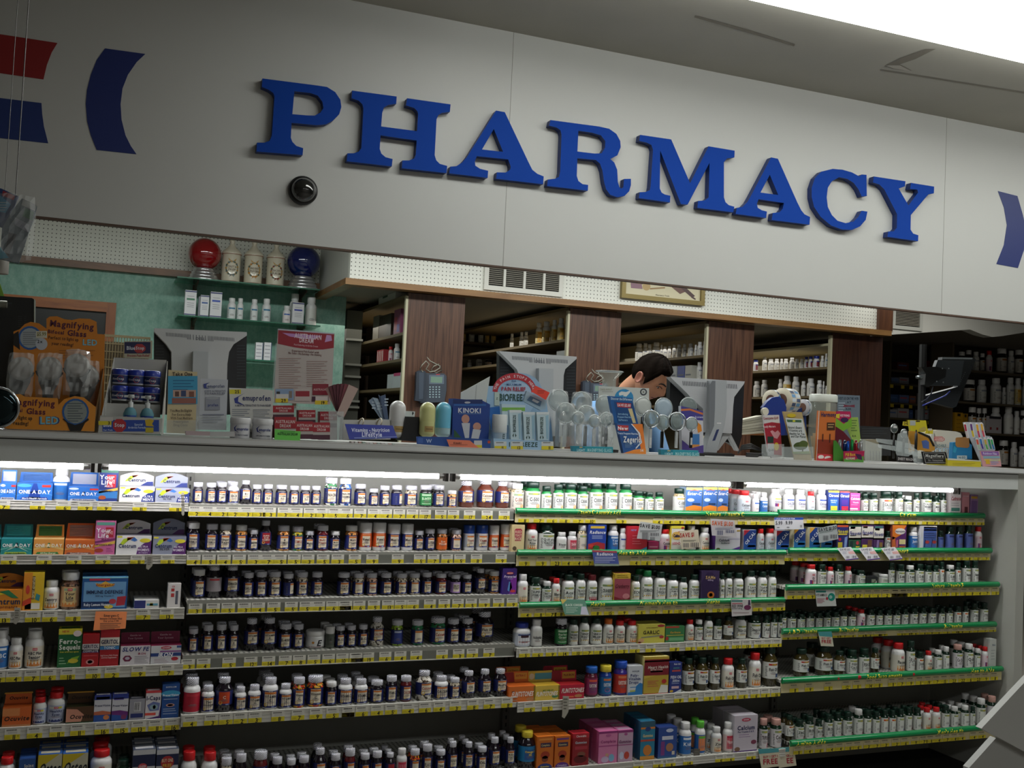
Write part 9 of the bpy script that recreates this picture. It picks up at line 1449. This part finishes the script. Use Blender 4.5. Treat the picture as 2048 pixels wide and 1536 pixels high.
for k, (x, y, r, w) in enumerate(((1788.5, 857, 9, 'left, with printed white lens card'), (1808, 867, 9, 'right, with printed white lens card'))):
    p, s = sc_at(x, y, 3.54-.02*k); yy = 3.54-.02*k; c = (p.x, yy, p.z); rr = r*s; t = thing('hand_magnifier', 'small round hand magnifier, %s' % w, 'magnifying glass', (p.x, yy, ZT), 'small round hand magnifiers')
    mb = MB(); lensd(mb, c, rr*.95, M('404848', .1, coat=.5)); mb.poly([(p.x-rr*.6, p.z+rr*.1), (p.x+rr*.6, p.z+rr*.1), (p.x+rr*.5, p.z+rr*.6), (p.x-rr*.5, p.z+rr*.6)], M('b8b8b8'), lambda u, v, l=0: (u, yy-.0055-l, v)); mb.build('lens', t)
    ring(c, rr, .002, chrm).build('rim', t); mb = MB(); mb.lathe([(.003, ZT+.02), (.0045, ZT+.022), (.005, p.z-rr-.012), (.0025, p.z-rr-.01), (.0022, p.z-rr+.001)], blk, (p.x, yy, 0), 12); mb.build('handle', t)
p, s = sc_at(1832, 880, 3.53); mb = MB(); z1 = onY(1832, 860, 3.53).z; mb.lathe([(.0035, ZT+.03), (.006, ZT+.033), (.006, z1-.016), (.003, z1-.013), (.003, z1)], blk, (p.x, 3.53, 0), 14); mb.build('upright_magnifier', tagv=('black magnifier handle standing upright below the yellow packet', 'magnifier'))
obj1('magnifiers_sign', 'small black Magnifiers sign with silver border on a wire foot', 'sign', [(1843, 903), (1892, 904), (1898, 928), (1848, 928)], 3.43, .003, '0c0c0c', [('p', '9a9a96', [(1846, 905), (1889, 906), (1894, 926), (1851, 926)]), ('p', '101010', [(1847, 905.7), (1888.3, 906.7), (1893, 925.2), (1851.8, 925.2)]), ('t', 'a8a8a4', 1869, 911.5, 6, 'Magnifiers', -1, .95, 36), ('l', '706c68', 1852, 916.5, 1888, 1, 2), ('t', '8c8c88', 1871, 920.5, 3.2, 'Vio - Ventasysteme', 0, .95, 30), ('l', '706c68', 1855, 923.5, 1888, 1, 1.6)], lean=.012)
t = obj1('reference_bin', 'large white box with red oval logo and blue outlined letters', 'box', [(1868, 861), (1880, 860), (1912, 863), (1921, 866), (1925, 872), (1930, 919), (1868, 919)], 3.66, .1, 'b8b4a8', [('p', 'b03c40', [(1868, 873), (1884, 873), (1889, 877), (1889, 881), (1884, 883), (1868, 882)]), ('p', 'b8b0a8', [(1868, 874), (1883, 874), (1887.5, 877), (1887.5, 880.5), (1883, 882), (1868, 881)]), ('p', 'b03c40', [(1868, 875), (1883, 875), (1886, 878), (1883, 880.5), (1868, 880.3)]), ('t', 'd0c8c0', 1877, 877.8, 3.4, 'LEADER', 0, .9, 15), ('t', '6c8488', 1883, 891, 5, 'ADABLE', 0, .8, 18), ('t', '283c70', 1884, 901, 9.6, 'CKET', 0, .9, 31), ('t', 'b8ccd4', 1884, 901, 8.6, 'CKET', 0, .9, 29)])
t = obj1('glitter_pouch', 'blue glittery pouch with a tan round-cornered top', 'pouch', [(1906, 885), (1912, 884), (1938, 886), (1944, 890), (1944, 918), (1904, 918)], 3.56, .02, '1c70a4', [('p', 'a07444', [(1913, 875), (1931, 874), (1938, 876), (1939, 893), (1935, 896), (1914, 894), (1911, 890), (1911, 877)]), ('p', '2c8cb8', [(1908, 892), (1914, 896), (1911, 906), (1906, 904)]), ('r', 'a8bcc4', 1914, 911, 1934, 918), ('t', '30485c', 1924, 915, 4, 'N-SO', 0, .9, 16)])
obj1('yellow_box', 'flat yellow box with white lid at the right end of the counter', 'box', [(1895, 920), (1896, 917), (1960, 921), (1962, 923), (1962, 935), (1895, 933)], 3.42, .12, 'c0b02c', [('p', 'c4c4b8', [(1895, 917.5), (1897, 916.5), (1961, 921), (1962, 923), (1895, 920)]), ('l', 'a89c28', 1905, 926, 1950, 2, 3)])
t = thing('pen_display', 'clear card display of rainbow coloured nail files at the counter end', 'display', at(1975, 3.5))
part(t, 'backing', [(1926, 845), (1932, 844), (1962, 845), (1972, 872), (1984, 874), (1990, 902), (1999, 902), (2003, 933), (1965, 933)], 3.56, .003, 'a0a4ac', [('p', '9098a0', [(1946, 870), (1980, 872), (1990, 902), (1960, 902)])], lean=.03)
part(t, 'front_card', [(1960, 902), (1998, 902), (2003, 933), (1966, 933)], 3.46, .003, 'c08c90', [('p', '8058a0', [(1962, 903), (1997, 903), (1998, 911), (1964, 911)]), ('p', '80a0b0', [(1966, 912), (1999, 912), (2000, 917), (1967, 917)]), ('p', 'c0b47c', [(1968, 918), (2000, 918), (2001, 922), (1969, 922)]), ('p', 'c8a030', [(1971, 919), (1979, 919), (1980, 928), (1972, 928)]), ('t', 'c8c0d8', 1980, 907, 4.4, 'Rainbow Files', -2, .9, 28), ('l', '8c98c0', 1982, 919, 1998, 4, 3)])
for k, (x, y, c1, c2) in enumerate(((1930, 848, 'a02c44', 'b8b0b4'), (1942, 847, '5c3878', 'c8b030'), (1954, 848, 'd09c2c', 'b83c58'), (1963, 847, 'd0a038', 'c04c5c'), (1954, 878, 'c85040', 'a0b8a8'), (1961, 877, '2c70b0', '4c3c90'), (1970, 878, 'c0a044', '58a858'), (1977, 877, '2c9060', '2c8080'), (1983, 878, '34985c', '3070a8'))):
    L_ = 28 if k < 4 else 22; obj1('nail_file', 'rainbow nail file in the clear display, %s' % ('%s of the tall back row' % ORD[k] if k < 4 else '%s of the front row' % ORD[k-4]), 'nail file', [(x-3.2, y), (x, y-2.5), (x+3.2, y), (x+3.2+L_*.2, y+L_), (x-2+L_*.2, y+L_)], 3.53-.003*k, .0015, 'c4c4c8', [('p', c1, [(x-2, y+1), (x+2, y+1), (x+4, y+L_*.5), (x+.3, y+L_*.5)]), ('p', c2, [(x+.3, y+L_*.5), (x+4, y+L_*.5), (x+7, y+L_*.95), (x+3.4, y+L_*.95)])], 'rainbow nail files')
# black pole monitor
t = thing('pole_monitor', 'black flat monitor tilted on a tall black pole seen from behind', 'computer monitor', at(1838, 3.95)); yP = 3.98
p, s = sc_at(1838, 800, yP); z1 = onY(1846, 689, yP).z
mb = MB(); q0, q1 = onY(1836, 900, yP), onY(1846.5, 689, yP); mb.tube([(q1.x, yP, 0.9), (q1.x, yP, z1)], 7.6*s, M('101214', .4), 20); mb.build('pole', t)
mb = MB(); c_ = onY(1842, 755, yP); mb.lathe([(12*s, -.006), (13.5*s, -.004), (13.5*s, .006), (12*s, .008)], M('70787c', .3, .8), (q1.x, yP, c_.z), 24); mb.build('collar', t)
part(t, 'arm', Q(*K6, (1110, 340), (1250, 335), (1340, 360), (1330, 430), (1230, 480), (1180, 520), (1140, 500), (1150, 400)), yP-.04, .03, '181a1c', [('e', '9ca4a8', 1600+x/4.571, 660+y/4.571, 1.3, 1.3) for x, y in ((1302, 352), (1360, 352), (1250, 470), (1310, 478))], zmin=0)
part(t, 'mount_plate', Q(*K6, (1260, 275), (1500, 280), (1460, 510), (1185, 510), (1210, 430), (1240, 330)), yP-.015, .02, '3c4248', zmin=0)
part(t, 'screen_back', Q(*K6, (1305, 248), (1590, 255), (1610, 268), (1430, 700), (1400, 712), (1130, 640), (1150, 600), (1440, 520), (1490, 290), (1300, 272)), yP+.01, .03, '202428', [('p', '8c9498', Q(*K6, (1308, 248), (1580, 253), (1575, 268), (1305, 265)))]+[('p', '707678', R4(1600+(1505-k*8)/4.571, 660+(385+k*17)/4.571, 1600+(1505-k*8)/4.571+1.6, 660+(385+k*17)/4.571+1)) for k in range(8)], zmin=0)
for k, L in enumerate((((1215, 520), (1200, 580), (1160, 630), (1110, 660)), ((1370, 560), (1330, 600), (1240, 640), (1120, 690)))):
    pts = [onY(*q_, yP-.03) for q_ in Q(*K6, *L)]; mb = MB(); mb.tube(pts, .003, M('1c2030' if k == 0 else '2c3890')); mb.build('cable', t)
# black monitor at far left, hanging packets, chrome disc, lime sign
t = thing('black_monitor', 'black monitor back with pale edge at the far left of the counter', 'computer monitor', at(20, 3.8))
part(t, 'housing', [(-60, 590), (0, 592), (64, 596), (70, 600), (70, 690), (60, 860), (-60, 860)], 3.82, .05, '0a0c0c', [('l', '24282a', 10, 605, 24, 1, 8), ('l', '202426', 36, 632, 45, 6, 4), ('l', '202426', 48, 632, 53, 6, 4)], zmin=ZT+.004)
part(t, 'pale_edge', [(68, 598), (71, 600), (70, 645), (68, 645)], 3.815, .004, 'a0a8a0', zmin=0)
mb = MB(); q_ = onY(-5, 609, 3.76); mb.tube([(q_.x-.04, 3.76, q_.z), (q_.x+.028, 3.76, q_.z+.002)], .012, M('8c8c80', .3, .8), 14); mb.build('bracket', t)
obj1('lime_card', 'lime green card edge above the black monitor', 'card', [(-30, 560), (0, 566), (9, 594), (8, 870), (-30, 870)], 3.9, .002, '8cb840')
t = thing('hanging_packets', 'clear plastic goods packets hanging from above at the far left', 'packet', tuple(onY(30, 380, 2.9)))
part(t, 'blue_card_packet', Q((0, 340), 5.12, (-60, 170), (15, 190), (190, 270), (130, 420), (60, 600), (-60, 560)), 2.9, .01, '1c3c78', [('p', '9c2434', Q((0, 340), 5.12, (30, 210), (155, 265), (140, 310), (20, 260))), ('p', '2c88b4', Q((0, 340), 5.12, (-40, 290), (0, 260), (110, 350), (60, 440), (-40, 420))), ('l', 'a8b8c4', 0, 404, 14, 4, 5)], zmin=0)
part(t, 'photo_packet', Q((0, 340), 5.12, (225, 290), (380, 365), (340, 520), (290, 650), (190, 955), (0, 910), (20, 600), (120, 420)), 2.87, .012, '5c6c78', [('p', 'b0b4b4', Q((0, 340), 5.12, (235, 300), (380, 365), (360, 420), (220, 360))), ('p', '3c6c54', Q((0, 340), 5.12, (260, 390), (350, 430), (330, 520), (230, 470))), ('p', '14182c', Q((0, 340), 5.12, (90, 640), (170, 660), (90, 880), (50, 850))), ('p', '8c90a0', Q((0, 340), 5.12, (150, 480), (300, 560), (290, 640), (150, 560))), ('p', '1c8cac', Q((0, 340), 5.12, (0, 780), (90, 900), (0, 910)))], zmin=0)
p_ = onY(30, 455, 2.86); bag((p_.x, 2.855, p_.z), .045, .085, 41).build('clear_film', t)
mb = MB(); q_ = onY(30, 400, 2.9); mb.tube([(q_.x, 2.91, q_.z), (q_.x, 2.91, CE)], .0015, M('808080', .3, .8), 6); mb.build('hanger', t)
p_ = onY(0, 528, 2.95); mb = MB(); s = 2.95/FPX; mb.lathe([(.02, 0), (.021, .003), (.021, .045), (.018, .05)], M('a8a49c', .4), (p_.x, 2.95, p_.z-.025), 24); mb.tube([(p_.x, 2.95, p_.z+.02), (p_.x, 2.95, CE)], .001, M('808080', .3, .8), 6); mb.build('hanging_canister', tagv=('pale grey cylinder hanging just below the plastic packets', 'container'))
p_, s = sc_at(0, 828, 3.36); t = thing('round_mirror', 'chrome-rimmed round mirror cut off by the left edge', 'mirror', (p_.x, 3.4, ZT))
mb = MB(); c = (p_.x-.012, 3.40, ZT+.064); lensd(mb, c, .056, M('283438', .05, .9)); mb.build('mirror_disc', t); ring(c, .058, .004, chrm).build('rim', t)
mb = MB(); mb.lathe([(.03, ZT+.0006), (.03, ZT+.005), (.006, ZT+.008)], chrm, (c[0], 3.405, 0), 20); mb.build('foot', t)
# clear funnel lamp behind the hand card
p_, s = sc_at(1219, 745, 3.9); t = thing('clear_funnel', 'clear plastic funnel-shaped holder behind the white hand card', 'holder', (p_.x, 3.9, ZT)); fz = lambda v: onY(1219, v, 3.9).z
mb = MB(); mb.lathe([(12*s, ZT+.001), (14*s, fz(790)), (14*s, fz(757)), (17*s, fz(755)), (24*s, fz(748)), (27*s, fz(744)), (28*s, fz(743))], M('b0b8b0', .1, alpha=.3), (p_.x, 3.9, 0), 24); mb.build('funnel_body', t)
ring((p_.x, 3.9, fz(743)), 1, .001, chrm) if 0 else None
mb = MB(); mb.tube([(p_.x+28*s*math.cos(a), 3.9+28*s*math.sin(a), fz(743)) for a in [i*.2618 for i in range(24)]], .0015, M('c0c8c4', .1, alpha=.7), 6, True); mb.build('funnel_lip', t)
# white carton corner, bottom right
t = thing('carton', 'pale grey carton corner intruding at the bottom right', 'box', tuple(onY(2060, 1480, 2.1)))
part(t, 'lid', [(1963, 1457), (2030, 1385), (2110, 1300), (2110, 1535), (2048, 1503), (1995, 1474)], 2.1, .02, 'a8a8a4', zmin=.01)
part(t, 'carton_body', [(1992, 1476), (2048, 1502), (2110, 1532), (2110, 2700), (1938, 2700), (1938, 1536)], 2.12, .02, '989894', zmin=.001)
# ---------------------------------------------------------------- lights
def area(name, loc, sx, sy, power, rot=(0, 0, 0), col=(1, 1, 1)):
    ld = bpy.data.lights.new(name, 'AREA'); ld.shape = 'RECTANGLE'; ld.size = sx; ld.size_y = sy; ld.energy = power; ld.color = col
    o = bpy.data.objects.new(name, ld); C.objects.link(o); o.location = loc; o.rotation_euler = rot; return o
area('store_light', (2.2, -1.2, CE-.08), 4.0, .3, 62, col=(.98, 1, .98))
area('pharmacy_light', (3.2, 5.0, CE-.1), 3.4, .3, 85, col=(.98, 1, .96))
area('pharmacy_light', (0.3, 5.0, CE-.1), 1.8, .3, 55, col=(.95, 1, .96))
area('aisle_fill', (3.6, 7.6, zBt-.2), 4.4, 1.4, 34, col=(1, .96, .86))  # added fill lamp under the soffit ceiling, brightens the rear stock
area('right_room_light', (6.0, 6.2, CE-.1), 1.5, .3, 18, col=(1, .97, .9))
w = bpy.data.worlds.new('w'); bpy.context.scene.world = w; w.use_nodes = True
w.node_tree.nodes['Background'].inputs[0].default_value = (.5, .5, .5, 1); w.node_tree.nodes['Background'].inputs[1].default_value = .05
sc = bpy.context.scene; sc.view_settings.view_transform = 'Standard'; sc.view_settings.look = 'None'; sc.view_settings.gamma = 1; sc.view_settings.use_curve_mapping = False
sc.view_settings.exposure = -.28
for o in ALL:
    if '_w' in o: del o['_w']
